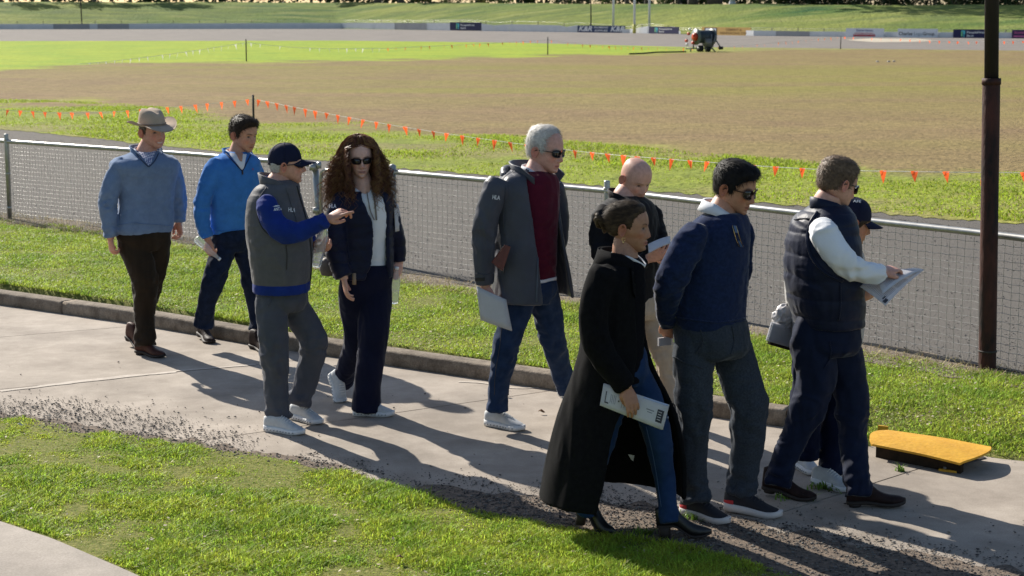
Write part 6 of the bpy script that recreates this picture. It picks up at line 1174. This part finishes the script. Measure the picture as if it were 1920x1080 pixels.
open_shell(p, g, [(992, 316, 0, .09, .10, -46, 42), (987, 328, 0, .13, .175, -44, 40), (985, 345, 0, .165, .208, -42, 38), (986, 380, 0, .18, .218, -39, 38), (990, 430, 0, .192, .228, -37, 36), (996, 500, 0, .215, .25, -36, 34), (1000, 560, 0, .235, .27, -36, 34)], .018); A_ = p.limb(g, RS, folds=((.5, .2, .006, 6), (.93, .08, .005, 12))); p.limb(g, LS)
cj = cloth('rain_jacket', g, shellm, p.root, .0075, 2, .008, 6, hot=[(A_[len(A_) // 2], .1, 1.)], an=(1.5, 1.5, .8)); prw = M('print_white_shell', (.68, .68, .68), .6); cj.text('HLA', 930, 370.5, 8, prw, p.root, -.12, .03, wpx=14); cj.text('HEL', 1046, 362, 7, prw, p.root, -.2, .02, wpx=9)
cj.patch([(892, 521), (909, 520), (909, 526), (892, 527)], M('cuff_tab', (.02, .02, .022), .6), 'cuff_tab', p.root, off=.004); cj.seam([(893, 512), (908, 515), (925, 513)], .0022, shellm, 'cuff_seam', p.root); cj.seam([(948, 350), (945, 400), (947, 440)], .0025, shellm, 'armhole_seam', p.root); cj.seam([(955, 460), (948, 490), (945, 512)], .003, M('pocket_dark', (.03, .03, .034), .6), 'pocket_zip', p.root)  # pocket line is a thin dark grey seam
cj.seam([(987, 318), (997, 360), (1004, 400), (1008, 470), (1006, 566)], .005, M('storm_flap', (.075, .09, .12), .5), 'storm_flap', p.root, off=.003)
cn = p.W(1003, 326, 0); collar(p, cn + np.array([0, 0, .0]), p.al, .070, .068, .045, whs, 'shirt_collar', op=18, fold=.03, drop=.035, flare=.010, point=.018, tilt=.15); collar(p, cn + np.array([0, 0, -.012]), p.al, .082, .080, .042, M('khaki_facing', (.13, .105, .06), .8), 'jumper_collar', op=24, fold=.03, drop=.04, flare=.012, tilt=.15); collar(p, cn + np.array([0, 0, -.045]), p.al, .115, .108, .10, shellm, 'jacket_collar', op=52, flare=.035, drop=.07, th=.012, tilt=.2)
f, l = dirs(p.al); hc = p.W(972, 322, .0) - f * .05; g = Geo(); rings = []
for u in lin(-1, 1, 17): cc = hc + l * u * .115 - f * (.055 * (1 - u * u) - .03) + np.array([0, 0, .0 - .02 * u * u]); rr = .034 * (1 - .4 * u * u); rings.append(np.array([cc + f * math.cos(t) * rr * 1.1 + np.array([0, 0, math.sin(t) * rr * 1.1]) for t in np.arange(14) * 6.283 / 14]))
V, F = loft(rings); g.add(V, F); cloth('hood', g, shellm, p.root, .007, 2, .008, 12)
jean = M('mid_denim', (.012, .026, .064), .85, scale=16, col2=(.024, .044, .10), bump=.3, bscale=260, spec=.15); ct = trousers(p, [(526, 966, 1043), (540, 963, 1044), (562, 963, 1042)], RL, LL, jean, name='jeans', wr=.008, fr=((.5, .2, .006, 10), (.93, .16, .009, 13), (.05, .08, .004, 8))); ct.seam([(941, 610), (937, 650), (929, 700), (927, 740)], .0018, M('denim_thread', (.06, .06, .07), .8), 'side_seam', p.root, off=.002)
hw_ = M('hair_white', (.66, .63, .58), .5, scale=70, col2=(.42, .40, .37), spec=.4); m = p.hairmask(.104, .092, -.008, .024, -.055); p.scalp('hair', hw_, (.008, .016), m, .004, 60); p.strands(hw_, m, 2600, .032, .0011, lambda P, N: np.stack([-.8 + 0 * P[:, 0], .5 + 0 * P[:, 0], -.5 * (P[:, 2] < .07)], 1), .22, p.hairobj, 22); p.shades(framem, lensm, w=.030, h=.019)
p.shoe((913, 797), (982, 808), 'trainer', (trainerm, rubber, lacew), .295); p.shoe((1075, 775), (1108, 778), 'trainer', (trainerm, rubber, lacew), .29, pitch=30, yaw=-40)
sheets('papers', [(893, 537, p.Y - .20), (948, 562, p.Y - .26), (959, 620, p.Y - .27), (901, 599, p.Y - .21)], 7, 'white stapled papers held down by the grey haired man in the rain jacket', 'papers', 0, bend=.004)
q = [np.array(J(x, y, d)[:]) for x, y, d in ((947, 459, p.Y - .27), (957.5, 463, p.Y - .29), (943, 508, p.Y - .29), (923, 492, p.Y - .27))]; g = Geo(); nn = np.array([.35, -.9, .1]) * .018; V = np.array(q + [v - nn for v in q]); g.add(V, [(0, 1, 2, 3), (7, 6, 5, 4), (0, 4, 5, 1), (1, 5, 6, 2), (2, 6, 7, 3), (3, 7, 4, 0)]); nb_ = thing('notebook', tuple(np.mean(V, 0)), 'brown leather notebook sticking out of the grey rain jacket pocket', 'notebook'); obj('cover', g, M('brown_notebook', (.13, .032, .02), .4, var=.2, scale=30), nb_, smooth=False); g = Geo(); g.add(np.array([v - nn * f_ + (np.array(c_) - v) * .06 for f_ in (.2, .8) for v, c_ in zip(q, [np.mean(q, 0)] * 4)]) + np.array([.002, 0, 0]), [(0, 1, 2, 3), (7, 6, 5, 4), (0, 4, 5, 1), (1, 5, 6, 2), (2, 6, 7, 3), (3, 7, 4, 0)]); obj('pages', g, paperm, nb_, smooth=False)
# ---------------------------------------------------------------- 6 bald man
p = Person((1225, 800), -32, 'bald man in a black jacket and beige trousers looking down at a paper', (.55, .33, .26))
T6 = [(366, 1152, 1202), (374, 1138, 1214), (388, 1122, 1227), (420, 1117, 1233), (470, 1120, 1234), (520, 1132, 1238), (562, 1136, 1238)]
RS = [(1131, 400, -.14, 19), (1122, 445, -.16, 18), (1132, 482, -.2, 16), (1180, 492, -.26, 14), (1212, 486, -.27, 12)]; LS = [(1222, 398, .12, 17), (1234, 435, .08, 15), (1240, 462, 0, 14), (1242, 480, -.14, 12)]
RL = [(1170, 580, -.07, 27), (1178, 660, -.08, 23), (1185, 730, -.06, 18), (1188, 790, -.05, 17)]; LL = [(1215, 580, .05, 26), (1237, 640, .03, 23), (1252, 700, .05, 18.5), (1262, 750, .05, 16.5), (1268, 785, .05, 16)]
p.head(1192, 335, 0, -56, 27, 0, 1.04, brow=(.30, .20, .14), stubble=.35, lines=.8, jaw=1.06); p.neck(1172, 372, 0, .062, .07); core(p, T6, arms=(RS, LS), legs=(RL, LL))
p.hand(p.W(1242, 482, -.15), p.W(1238, 472, -.24), (.6, -.5, .5), -1, (.7, .7, .7, .7), .4, 1., fore=p.W(1241, 470, -.05)); p.hand(p.W(1213, 486, -.27), p.W(1230, 478, -.3), (-.1, -.8, -.5), 1, (.5, .6, .6, .6), .4, 1., fore=p.W(1190, 491, -.26)); p.finish(skinm)
bj = M('black_jacket', (.010, .010, .013), .7, var=.15, bump=.2, bscale=200, spec=.25); cj = top(p, T6, RS, LS, bj, 'jacket'); cn = p.W(1172, 374, 0); collar(p, cn + np.array([0, 0, -.03]), p.al, .088, .086, .075, bj, 'jacket_collar', op=20, flare=.012, drop=.04, th=.009, tilt=.22)
beige = M('beige_chino', (.42, .35, .275), .8, var=.08, scale=12, bump=.15, bscale=200); trousers(p, [(552, 1140, 1238), (572, 1142, 1240), (590, 1146, 1242)], RL, LL, beige, wr=.008)
m = p.hairmask(.06, .04, -.01, .02, -.05); p.strands_dummy = None
p.shoe((1255, 800), (1290, 815), 'boot', (bleather, soleb), .29); p.shoe((1165, 800), (1205, 812), 'boot', (bleather, soleb), .29)
sheets('papers', [(1216, 457, p.Y - .34), (1256, 443, p.Y - .20), (1258, 455, p.Y - .30), (1217, 474, p.Y - .42)], 3, 'pale blue white sheet held by the bald man', 'papers', 0, bend=.008)
# ---------------------------------------------------------------- 7 woman in the long black coat
p = Person((1200, 1000), -10, 'woman in a long black coat and blue jeans with hair in a bun', (.36, .20, .13))
Ti = [(482, 1160, 1198), (496, 1142, 1208), (520, 1130, 1210), (580, 1122, 1210), (640, 1120, 1208), (700, 1118, 1208), (712, 1120, 1206)]
RS = [(1131, 516, -.17, 26), (1117, 562, -.2, 27), (1115, 618, -.22, 26), (1132, 668, -.23, 24), (1158, 706, -.24, 21), (1173, 726, -.24, 19)]; LS = [(1165, 520, .17, 22), (1178, 600, .19, 19), (1195, 670, .19, 17)]
LL = [(1188, 700, .03, 31), (1210, 745, .0, 31), (1227, 795, -.03, 28), (1238, 845, -.03, 24), (1247, 900, -.02, 19.5), (1252, 945, -.07, 17.5), (1255, 980, -.10, 18)]; RL = [(1150, 700, -.03, 30), (1138, 800, -.02, 25), (1108, 900, 0, 19), (1096, 965, 0, 16)]
p.head(1179, 425, 0, -16, 2, 0, 1.0, fem=1., brow=(.035, .02, .013), lip=(.32, .10, .085), nose=.74, jaw=.91); p.neck(1172, 482, 0, .048, .056); core(p, Ti, arms=(RS, LS), legs=(RL, LL))
p.hand(p.W(1176, 727, -.26), p.W(1186, 760, -.285), (.2, -.95, .15), 1, (.35, .42, .45, .5), .8, .86, fore=p.W(1160, 708, -.24)); p.hang(1196, 672, .19, (1204, 700), -1, .5, .92, p.W(1190, 650, .19)); p.finish(skinm)
knitb = M('black_knit', (.006, .006, .008), .95, spec=.08); cb = top(p, Ti, None, None, knitb, 'jumper', wr=.006, ratio=.78); tee = M('white_tee', (.72, .72, .74), .85); cn = p.W(1176, 484, 0); collar(p, cn + np.array([.006, 0, .004]), p.al, .068, .072, .018, tee, 'tee_collar', op=3, flare=.004, drop=.045, th=.006, tilt=.05)
coatm = M('black_wool_coat', (.0065, .0065, .0075), .95, var=.25, scale=40, bump=.3, bscale=300, spec=.12); g = Geo()
open_shell(p, g, [(1158, 486, 0, .088, .11, -48, 42), (1156, 498, 0, .112, .165, -44, 40), (1154, 520, 0, .13, .20, -42, 36), (1150, 580, 0, .152, .205, -39, 30), (1152, 640, 0, .158, .205, -40, 25), (1153, 695, 0, .196, .22, -56, 20), (1158, 775, 0, .283, .25, -86, 13), (1155, 860, 0, .335, .28, -93, 8), (1148, 935, 0, .358, .30, -97, 6)], .02, n=64); A_ = p.limb(g, RS, folds=((.55, .2, .005, 7), (.93, .08, .004, 10))); p.limb(g, LS)
cc = cloth('long_coat', g, coatm, p.root, .0085, 3, .013, 3.2, hot=[(A_[len(A_) // 2], .12, .4)], an=(1.5, 1.5, .35), fine=.12)
collar(p, cn + np.array([-.016, 0, -.034]), p.al, .100, .096, .070, coatm, 'coat_collar', op=62, flare=.024, drop=.09, th=.014, fold=.07, point=.03, tilt=.12); cc.patch([(1180, 505), (1206, 520), (1199, 592), (1183, 545)], coatm, 'lapel', p.root, off=.014);
lin_ = cc.patch([(1170, 853), (1176, 857), (1181, 862), (1174, 861)], bj, 'inner_tab', p.root, n=3, m=3, off=.004); cc.patch([(1178, 851), (1190, 853), (1188, 864), (1184, 861)], M('white_label', (.75, .75, .78), .7), 'garment_label', p.root, n=3, m=3, off=.007)
jb = M('blue_denim', (.013, .032, .085), .85, scale=14, col2=(.020, .045, .11), bump=.3, bscale=260, spec=.15); ct = trousers(p, [(668, 1128, 1210), (695, 1126, 1216), (712, 1130, 1216)], RL, LL, jb, name='jeans', wr=.006, fr=((.95, .08, .006, 16), (.5, .1, .003, 9)))
ct.seam([(1212, 800), (1224, 850), (1233, 900), (1240, 950)], .002, M('jean_thread', (.05, .09, .18), .8), 'side_seam', p.root, off=.002); ct.patch([(1250, 782), (1258, 776), (1260, 786), (1253, 791)], M('frayed_denim', (.30, .34, .42), .9), 'frayed_hole', p.root, n=4, m=4)
hd = M('hair_highlight', (.075, .05, .029), .6, scale=30, col2=(.018, .012, .009), spec=.14, stretch=(1, 1, 3.)); m = p.hairmask(.078, .066, -.005, .012, -.06); p.scalp('hair', hd, (.006, .012), m, .002, 50); p.strands(hd, m, 2600, .05, .0012, lambda P, N: (np.array([0, -.135, .01]) - P) / np.linalg.norm(np.array([0, -.135, .01]) - P, axis=1)[:, None], .0, p.hairobj, 23, segs=5, rnd=.06)
g = Geo(); bc = p.HL((0, -.135, .008)); rgb_ = np.random.default_rng(3)
for i in range(16):
    a0, tilt_ = rgb_.uniform(0, 6.28), rgb_.uniform(-.9, .9); rr = rgb_.uniform(.020, .038); g.tube([p.HL((rr * math.cos(a0 + t) , -.135 + rr * .8 * math.sin(a0 + t) * math.cos(tilt_), .010 + rr * math.sin(a0 + t) * math.sin(tilt_) * .9 + rr * .8 * math.cos(a0 + t * 1.2))) for t in lin(0, 4.6, 14)], .0095, 7)
obj('hair_bun', g, hd, p.hairobj); gold = M('gold', (.7, .5, .22), .25, metal=1.); g = Geo(); e = p.HL((.079, -.004, -.047)); e2 = p.HL((-.0, 0, 0)); 
for sd in (1,): 
    c_ = p.HL((sd * .080, -.006, -.046)); g.tube([c_ + np.array([math.cos(t) * .007, 0, math.sin(t) * .009 - .006]) for t in lin(0, 6.283, 12)], .0016, 6); g.tube([c_ + np.array([0, 0, -.016]), c_ + np.array([0, 0, -.024])], .0035, 8)
obj('earring', g, gold, p.root)
p.shoe((1241, 1010), (1327, 1012), 'heeled', (bleather, soleb), .262, pitch=-5); p.shoe((1080, 990), (1151, 1005), 'heeled', (bleather, soleb), .25, pitch=10)
Lp = [(.04, .052, .30, .82, inkm), (.04, .10, .76, .82, inkm), (.85, .95, .30, .80, inkm)] + [(.30 + .04 * k, .306 + .04 * k, .40 + .06 * (k % 3), .80 - .06 * (k % 2), greyink) for k in range(5)] + [(.12 + .025 * k, .126 + .025 * k, .36, .74, greyink) for k in range(4)] + [(.68, .80, .42, .46, greyink), (.70, .78, .52, .55, greyink), (.60, .98, .0, .07, M('pale_blue_ink', (.35, .42, .62), .8)), (.42, .445, .64, .70, inkm), (.24, .26, .52, .58, inkm)]
pp_, pt = sheets('programme', [(1134, 719, p.Y - .235), (1255, 759, p.Y - .24), (1243, 806, p.Y - .26), (1127, 760, p.Y - .25)], 3, 'folded white printed programme held by the woman in the long black coat', 'programme', 0, lines=Lp, bend=.006)
for k in range(4): 
    g = Geo(); g.add(np.array([pt(u, v, .0020) for v in (.38 + .10 * k, .41 + .10 * k) for u in (.865, .88 + .015 * (k % 3), .92)]), grid_faces(2, 3, False)); obj('print', g, paperm, pp_.children[0])
# ---------------------------------------------------------------- 8 man in the navy jumper
p = Person((1360, 966), -30, 'dark haired man in a navy jumper with white collar and grey trousers', (.42, .23, .15))
T8 = [(398, 1326, 1394), (408, 1308, 1402), (428, 1290, 1407), (470, 1276, 1405), (530, 1268, 1403), (580, 1264, 1399), (602, 1266, 1398), (612, 1268, 1396)]
RS = [(1302, 444, -.16, 29), (1276, 484, -.2, 29), (1258, 530, -.19, 27), (1250, 572, -.1, 22), (1254, 604, .0, 17)]; LS = [(1392, 434, .17, 23), (1386, 520, .26, 20), (1340, 585, .30, 18), (1290, 606, .26, 15)]
RL = [(1300, 655, -.08, 38), (1299, 720, -.1, 36), (1300, 776, -.1, 31), (1298, 850, -.06, 26), (1303, 905, -.04, 23), (1308, 938, -.04, 24)]; LL = [(1372, 655, .08, 38), (1386, 700, .06, 38), (1401, 763, .05, 37), (1401, 831, .06, 31), (1394, 880, .07, 27), (1390, 925, .07, 27)]
p.head(1378, 352, 0, -34, 14, 0, 1.05, brow=(.02, .014, .01), eyes=False, stubble=.12, jaw=1.04); p.neck(1352, 404, 0, .060, .068); core(p, T8, arms=(RS, LS), legs=(RL, LL))
p.hand(p.W(1254, 606, .02), p.W(1246, 634, .1), (-.3, -.9, .1), 1, (.7, .75, .8, .8), .5, .98, fore=p.W(1250, 580, -.05)); p.hand(p.W(1288, 607, .26), p.W(1262, 616, .2), (-.5, .5, .4), -1, (.7, .7, .7, .7), .5, .98, fore=p.W(1320, 596, .28)); p.finish(skinm)
kn8 = wool('navy_knit', (.014, .024, .066), scale=60, var=.25); cj = top(p, T8, RS, LS, kn8, 'jumper', wr=.007); cn = p.W(1353, 402, 0); collar(p, cn + np.array([-.004, .002, .010]), p.al, .070, .070, .052, whs, 'shirt_collar', op=12, fold=.046, drop=.052, flare=.025, point=.030, tilt=.20, th=.005); cj.seam([(1266, 594), (1300, 600), (1350, 604), (1396, 596)], .004, kn8, 'hem_rib', p.root)
gt = M('charcoal_flannel', (.050, .060, .078), .9, scale=120, col2=(.028, .034, .045), bump=.35, bscale=300, spec=.12); ct = trousers(p, [(598, 1264, 1398), (625, 1263, 1404), (660, 1268, 1408)], RL, LL, gt, wr=.011, ws=7); ct.seam([(1262, 668), (1285, 680), (1316, 690)], .003, gt, 'cargo_flap', p.root); ct.seam([(1312, 612), (1318, 640), (1304, 664)], .003, gt, 'pocket_seam', p.root); ct.seam([(1372, 612), (1376, 640), (1370, 664)], .003, gt, 'fly_seam', p.root)
hk = M('hair_black', (.012, .010, .009), .55, scale=60, var=.4, spec=.15); m = p.hairmask(.062, .048, -.022, .018, -.055); p.scalp('hair', hk, (.006, .020), m, .005, 55, lift=lambda V: .012 * sstep(.03, .08, V[:, 1]) * sstep(.05, .08, V[:, 2])); p.strands(hk, m, 3000, .026, .0013, lambda P, N: np.stack([P[:, 0] * 2, .6 + 0 * P[:, 0], -.6 * (P[:, 2] < .07)], 1), .35, p.hairobj, 24); p.shades(tortoise, lensm, w=.031, h=.0225, z=-.004, round_=2.6)
redr = M('red_mesh', (.48, .025, .03), .6); blk_m = M('black_mesh', (.016, .016, .022), .7, bump=.3, bscale=300); offw = M('offwhite_foam', (.60, .56, .54), .7)
p.shoe((1288, 966), (1358, 982), 'runner', (blk_m, offw, inkm, redr), .30); p.shoe((1354, 958), (1470, 972), 'runner', (blk_m, offw, inkm, redr), .305, pitch=3)
g = Geo(); lg = Geo(); a_ = np.array(cj.hit(1371, 425, .012)); 
for dx, dy in ((0, 0), (7, 1)):
    q = [np.array(cj.hit(x + dx, y + dy, .014)) for x, y in ((1370, 424), (1373, 436), (1377, 450), (1382, 462))]; g.tube(q, .0014, 6)
    if dx == 0: b4 = q
    else: lg.add(np.array([b4[0] * .7 + q[0] * .3, q[0], q[1], b4[1] * .7 + q[1] * .3, b4[2] * .7 + q[2] * .3, q[2], q[3], b4[3] * .7 + q[3] * .3]), [(0, 1, 2, 3), (4, 5, 6, 7)])
t = thing('spectacles', tuple(a_), 'folded spectacles hooked in the neck of the navy jumper', 'glasses'); obj('frame', g, gold, t); obj('lens', lg, M('blue_lens', (.03, .07, .16), .12, spec=.6), t)
g = Geo(); c = p.W(1246, 640, .06); g.box(c, (.075, .012, .04), rot=Matrix.Rotation(.5, 4, 'Z')); tag(obj('phone', g, M('phone_white', (.62, .58, .60), .3), smooth=False), 'pale phone held behind the back of the man in the navy jumper', 'phone')
# ---------------------------------------------------------------- 10 person in a navy cap behind the vest
p = Person((1540, 905), 8, 'person in a navy cap mostly hidden behind the man in the navy vest', (.42, .22, .14))
T10 = [(444, 1530, 1580), (452, 1506, 1602), (468, 1488, 1614), (500, 1477, 1619), (550, 1474, 1619), (600, 1480, 1618), (645, 1484, 1612)]
RS = [(1560, 478, -.16, 20), (1580, 520, -.18, 18), (1600, 552, -.18, 15)]; LS = [(1510, 480, .16, 20), (1500, 540, .2, 18), (1490, 600, .2, 15)]
RL = [(1520, 660, -.08, 32), (1514, 740, -.08, 28), (1512, 800, -.06, 25), (1512, 858, -.05, 23)]; LL = [(1570, 660, .05, 32), (1568, 740, .05, 28), (1562, 810, .0, 26), (1559, 886, -.02, 24)]
p.head(1598, 416, .0, 8, 14, 0, .98, fem=.6, brow=(.05, .03, .02)); p.neck(1585, 452, 0, .05, .058); core(p, T10, arms=(RS, LS), legs=(RL, LL)); p.hand(p.W(1630, 552, -.16), p.W(1655, 540, -.1), (.1, -.6, -.7), 1, (.5, .5, .5, .5), .4, .93, fore=p.W(1600, 556, -.18)); p.hand(p.W(1488, 605, .2), p.W(1478, 630, .1), (-.8, -.4, 0), -1, (.8, .8, .8, .8), .5, .93, fore=p.W(1492, 580, .2)); p.finish(skinm)
lt_ = M('pale_stone_top', (.40, .385, .37), .8, bump=.2, bscale=200, var=.06); top(p, T10, RS, LS, lt_, 'top'); trousers(p, [(640, 1490, 1606), (660, 1490, 1606), (672, 1492, 1604)], RL, LL, M('ink_trouser', (.006, .010, .032), .75, bump=.2, bscale=260), wr=.007); co = cap(p, navyc); nb = Cloth(co, np.array([tuple(co.matrix_basis @ v.co) for v in co.data.vertices]) + np.array(rootloc(co)), [tuple(f.vertices) for f in co.data.polygons if len(f.vertices) >= 3]); nb.text('AFE', 1607, 378, 5, prw, co, -.05, .03, wpx=15)
m = p.hairmask(.03, .02, -.02, .02, -.055); p.scalp('hair', hb, (.006, .002), np.minimum(m, .03 - p.hz))
p.shoe((1484, 872), (1537, 894), 'trainer', (trainerm, rubber, lacew), .265); p.shoe((1530, 908), (1592, 923), 'trainer', (trainerm, rubber, lacew), .265)
g = Geo(); c = np.array(J(1469, 592, p.Y + .0)[:]); V, F = loft([c + np.array([0, 0, z]) + np.array([[math.cos(a) * r_, math.sin(a) * r_ * .8, 0] for a in np.arange(20) * .314]) for z, r_ in ((-.07, .02), (-.06, .045), (-.02, .06), (.02, .055), (.05, .035), (.065, .01))]); g.add(V, F); bg_ = thing('bag', tuple(c), 'crumpled silver grey puffy bag beside the hip of the man in the navy vest', 'bag')
cloth('pouch', g, M('silver_nylon', (.46, .44, .44), .35, var=.15, scale=30, spec=.5), bg_, .006, 2, .018, 14)
t, pt = sheets('papers', [(1451, 606, p.Y - .10), (1492, 614, p.Y + .02), (1494, 655, p.Y + .02), (1441, 640, p.Y - .10)], 8, 'thick wad of white papers below the silver grey bag', 'papers', 0, bend=.002, gap=.003)
g = Geo(); V = np.array([pt(u, v, o) for o in (-.03, -.045) for v in (.25, 1.18) for u in (.2, 1.0)]); g.add(V, [(0, 1, 3, 2), (4, 6, 7, 5), (0, 4, 5, 1), (1, 5, 7, 3), (3, 7, 6, 2), (2, 6, 4, 0)]); tag(obj('folder', g, M('dark_brown_folder', (.05, .035, .025), .6), smooth=False), 'dark brown folder under the white papers beside the silver bag', 'folder')
# ---------------------------------------------------------------- 9 man in the navy puffer vest
p = Person((1562, 940), 20, 'man in a navy puffer vest over a white shirt reading papers', (.54, .32, .25))
T9 = [(384, 1530, 1584), (394, 1512, 1594), (408, 1496, 1600), (432, 1484, 1604), (470, 1477, 1609), (520, 1476, 1613), (565, 1482, 1615), (592, 1490, 1616), (607, 1494, 1615)]
RS = [(1543, 434, -.17, 27), (1560, 464, -.22, 24.5), (1587, 495, -.24, 22), (1612, 508, -.24, 19.5), (1638, 513, -.22, 16.5), (1655, 512, -.2, 13.5)]; LS = [(1560, 432, .18, 24), (1600, 500, .22, 20), (1640, 522, .12, 15)]
RL = [(1522, 650, -.05, 38), (1532, 700, -.06, 36), (1518, 758, -.06, 31), (1490, 818, -.05, 26), (1468, 868, -.05, 22), (1459, 908, -.05, 22)]; LL = [(1575, 650, .05, 38), (1592, 710, .05, 34), (1598, 765, .04, 30), (1600, 830, .03, 27), (1605, 880, -.06, 24), (1611, 929, -.10, 25)]
p.head(1570, 344, 0, 24, 18, 0, 1.04, brow=(.2, .14, .1), jaw=1.05); p.neck(1548, 390, 0, .062, .07); core(p, T9, arms=(RS, LS), legs=(RL, LL)); p.hand(p.W(1655, 511, -.2), p.W(1672, 504, -.14), (-.2, -.5, .8), 1, (.5, .6, .7, .7), .4, 1., fore=p.W(1640, 514, -.22)); p.hand(p.W(1641, 522, .12), p.W(1660, 520, .05), (-.1, .6, -.6), -1, (.5, .6, .6, .6), .4, 1., fore=p.W(1620, 512, .16)); p.finish(skinm)
Sh = [(392, 1524, 1590), (412, 1508, 1594), (440, 1496, 1598), (520, 1490, 1604), (600, 1498, 1606)]; shw = M('white_shirt', (.82, .83, .85), .8, var=.03, bump=.12, bscale=200); cs = top(p, Sh, RS, LS, shw, 'shirt', wr=.008, fr=((.5, .2, .008, 7), (.93, .12, .009, 10), (.15, .1, .005, 6)))
pv = M('navy_down', (.010, .015, .038), .5, var=.2, bump=.12, bscale=60, spec=.3); cv = top(p, T9, None, None, pv, 'vest', quilt=(.108, .0075), wr=.008, grow=.002, ratio=.80); cv.seam([(1533, 398), (1519, 420), (1514, 452), (1524, 485), (1548, 512), (1580, 527)], .008, pv, 'armhole_binding', p.root, off=.004); cv.seam([(1575, 530), (1576, 570), (1572, 600)], .004, pv, 'pocket_seam', p.root); cv.seam([(1490, 412), (1510, 410), (1530, 412)], .004, pv, 'yoke_seam', p.root)
cn = p.W(1549, 390, 0); collar(p, cn + np.array([.006, 0, -.030]), p.al, .078, .080, .066, pv, 'vest_collar', op=25, flare=.000, drop=.04, th=.010, tilt=.3)
nch = M('navy_chino', (.010, .015, .036), .72, var=.15, scale=12, bump=.15, bscale=220, spec=.25); ct = trousers(p, [(606, 1496, 1608), (622, 1490, 1610), (655, 1490, 1612)], RL, LL, nch, wr=.010, ws=7); g = Geo(); [g.add(*loft([ell(p.W(1552, y, 0), .118 + e_, .165 + e_, p.al) for y, e_ in ((610, 0), (612, .004), (620, .004), (622, 0))]))]; obj('belt', g, M('belt_brown', (.09, .045, .02), .45), p.root); ct.seam([(1556, 640), (1558, 665), (1545, 690)], .003, nch, 'pocket_seam', p.root)
hs_ = M('hair_ash', (.21, .14, .09), .5, scale=70, col2=(.10, .068, .045), spec=.15); m = p.hairmask(.074, .058, -.015, .02, -.05); p.scalp('hair', hs_, (.005, .016), m, .003, 70); p.strands(hs_, m, 3400, .020, .0010, lambda P, N: np.stack([P[:, 0], .3 + 0 * P[:, 0], -.5 * (P[:, 2] < .07)], 1), .7, p.hairobj, 25); p.shades(framem, lensm, w=.030, h=.020)
p.shoe((1427, 927), (1531, 940), 'boot', (dleather, soleb), .295, pitch=5); p.shoe((1587, 950), (1698, 950), 'boot', (dleather, soleb), .30, pitch=-2)
tl = [(.06 + .30 * c_, .32 + .30 * c_, .10 + .045 * k, .112 + .045 * k, M('pale_ink', (.42, .44, .50), .8, trans=.3)) for c_ in range(3) for k in range(18)]
sheets('plans', [(1606, 533, p.Y - .14), (1712, 503, p.Y + .16), (1733, 505, p.Y - .02), (1660, 574, p.Y - .40)], 1, 'large printed sheets spread open in the hands of the man in the navy vest', 'papers', 0, lines=tl + [(.02, .10, .86, .96, inkm), (.05, .12, .80, .84, inkm)], bend=.012, fan=-.03)
sheets('plans', [(1640, 520, p.Y - .10), (1672, 508, p.Y + .04), (1733, 504, p.Y + .0), (1655, 552, p.Y - .32)], 1, 'upper smaller printed sheet lying over the large plans of the man in the vest', 'papers', 0, lines=[(.1, .9, .15 + .06 * k, .165 + .06 * k, MATS['pale_ink']) for k in range(12)], bend=.02)

for nm, st in (('grey_blue_fleece', .55), ('bright_blue_knit', .55), ('maroon_knit', .5), ('navy_knit', .6), ('royal_blue_jersey', .7), ('white_polo', .6), ('grey_rain_shell', .8), ('black_jacket', .7), ('black_wool_coat', .35), ('white_shirt', .7), ('pale_stone_top', .6), ('grey_vest', .6), ('navy_puffer', .8), ('navy_down', .8),
               ('brown_corduroy', .9), ('dark_denim', .9), ('slate_chino', .9), ('navy_suiting', .5), ('mid_denim', 1.), ('beige_chino', .8), ('blue_denim', .8), ('charcoal_flannel', .9), ('navy_chino', 1.), ('ink_trouser', .9)):
    m_ = MATS[nm]; puffy = nm in ('navy_puffer', 'navy_down'); add_fold(m_, .3 if puffy else st, 9. if puffy else 6.5, .8 if puffy else .6, .018 if puffy else .028)
    m_.node_tree.nodes['Principled BSDF'].inputs['Sheen Weight'].default_value = .22 if 'knit' in nm or 'fleece' in nm else .12; m_.node_tree.nodes['Principled BSDF'].inputs['Sheen Roughness'].default_value = .35
    if nm == 'black_wool_coat': m_.node_tree.nodes['Principled BSDF'].inputs['Sheen Weight'].default_value = .02
    m_.node_tree.nodes['Principled BSDF'].inputs['Specular IOR Level'].default_value = .16 if puffy or nm == 'grey_rain_shell' else .08
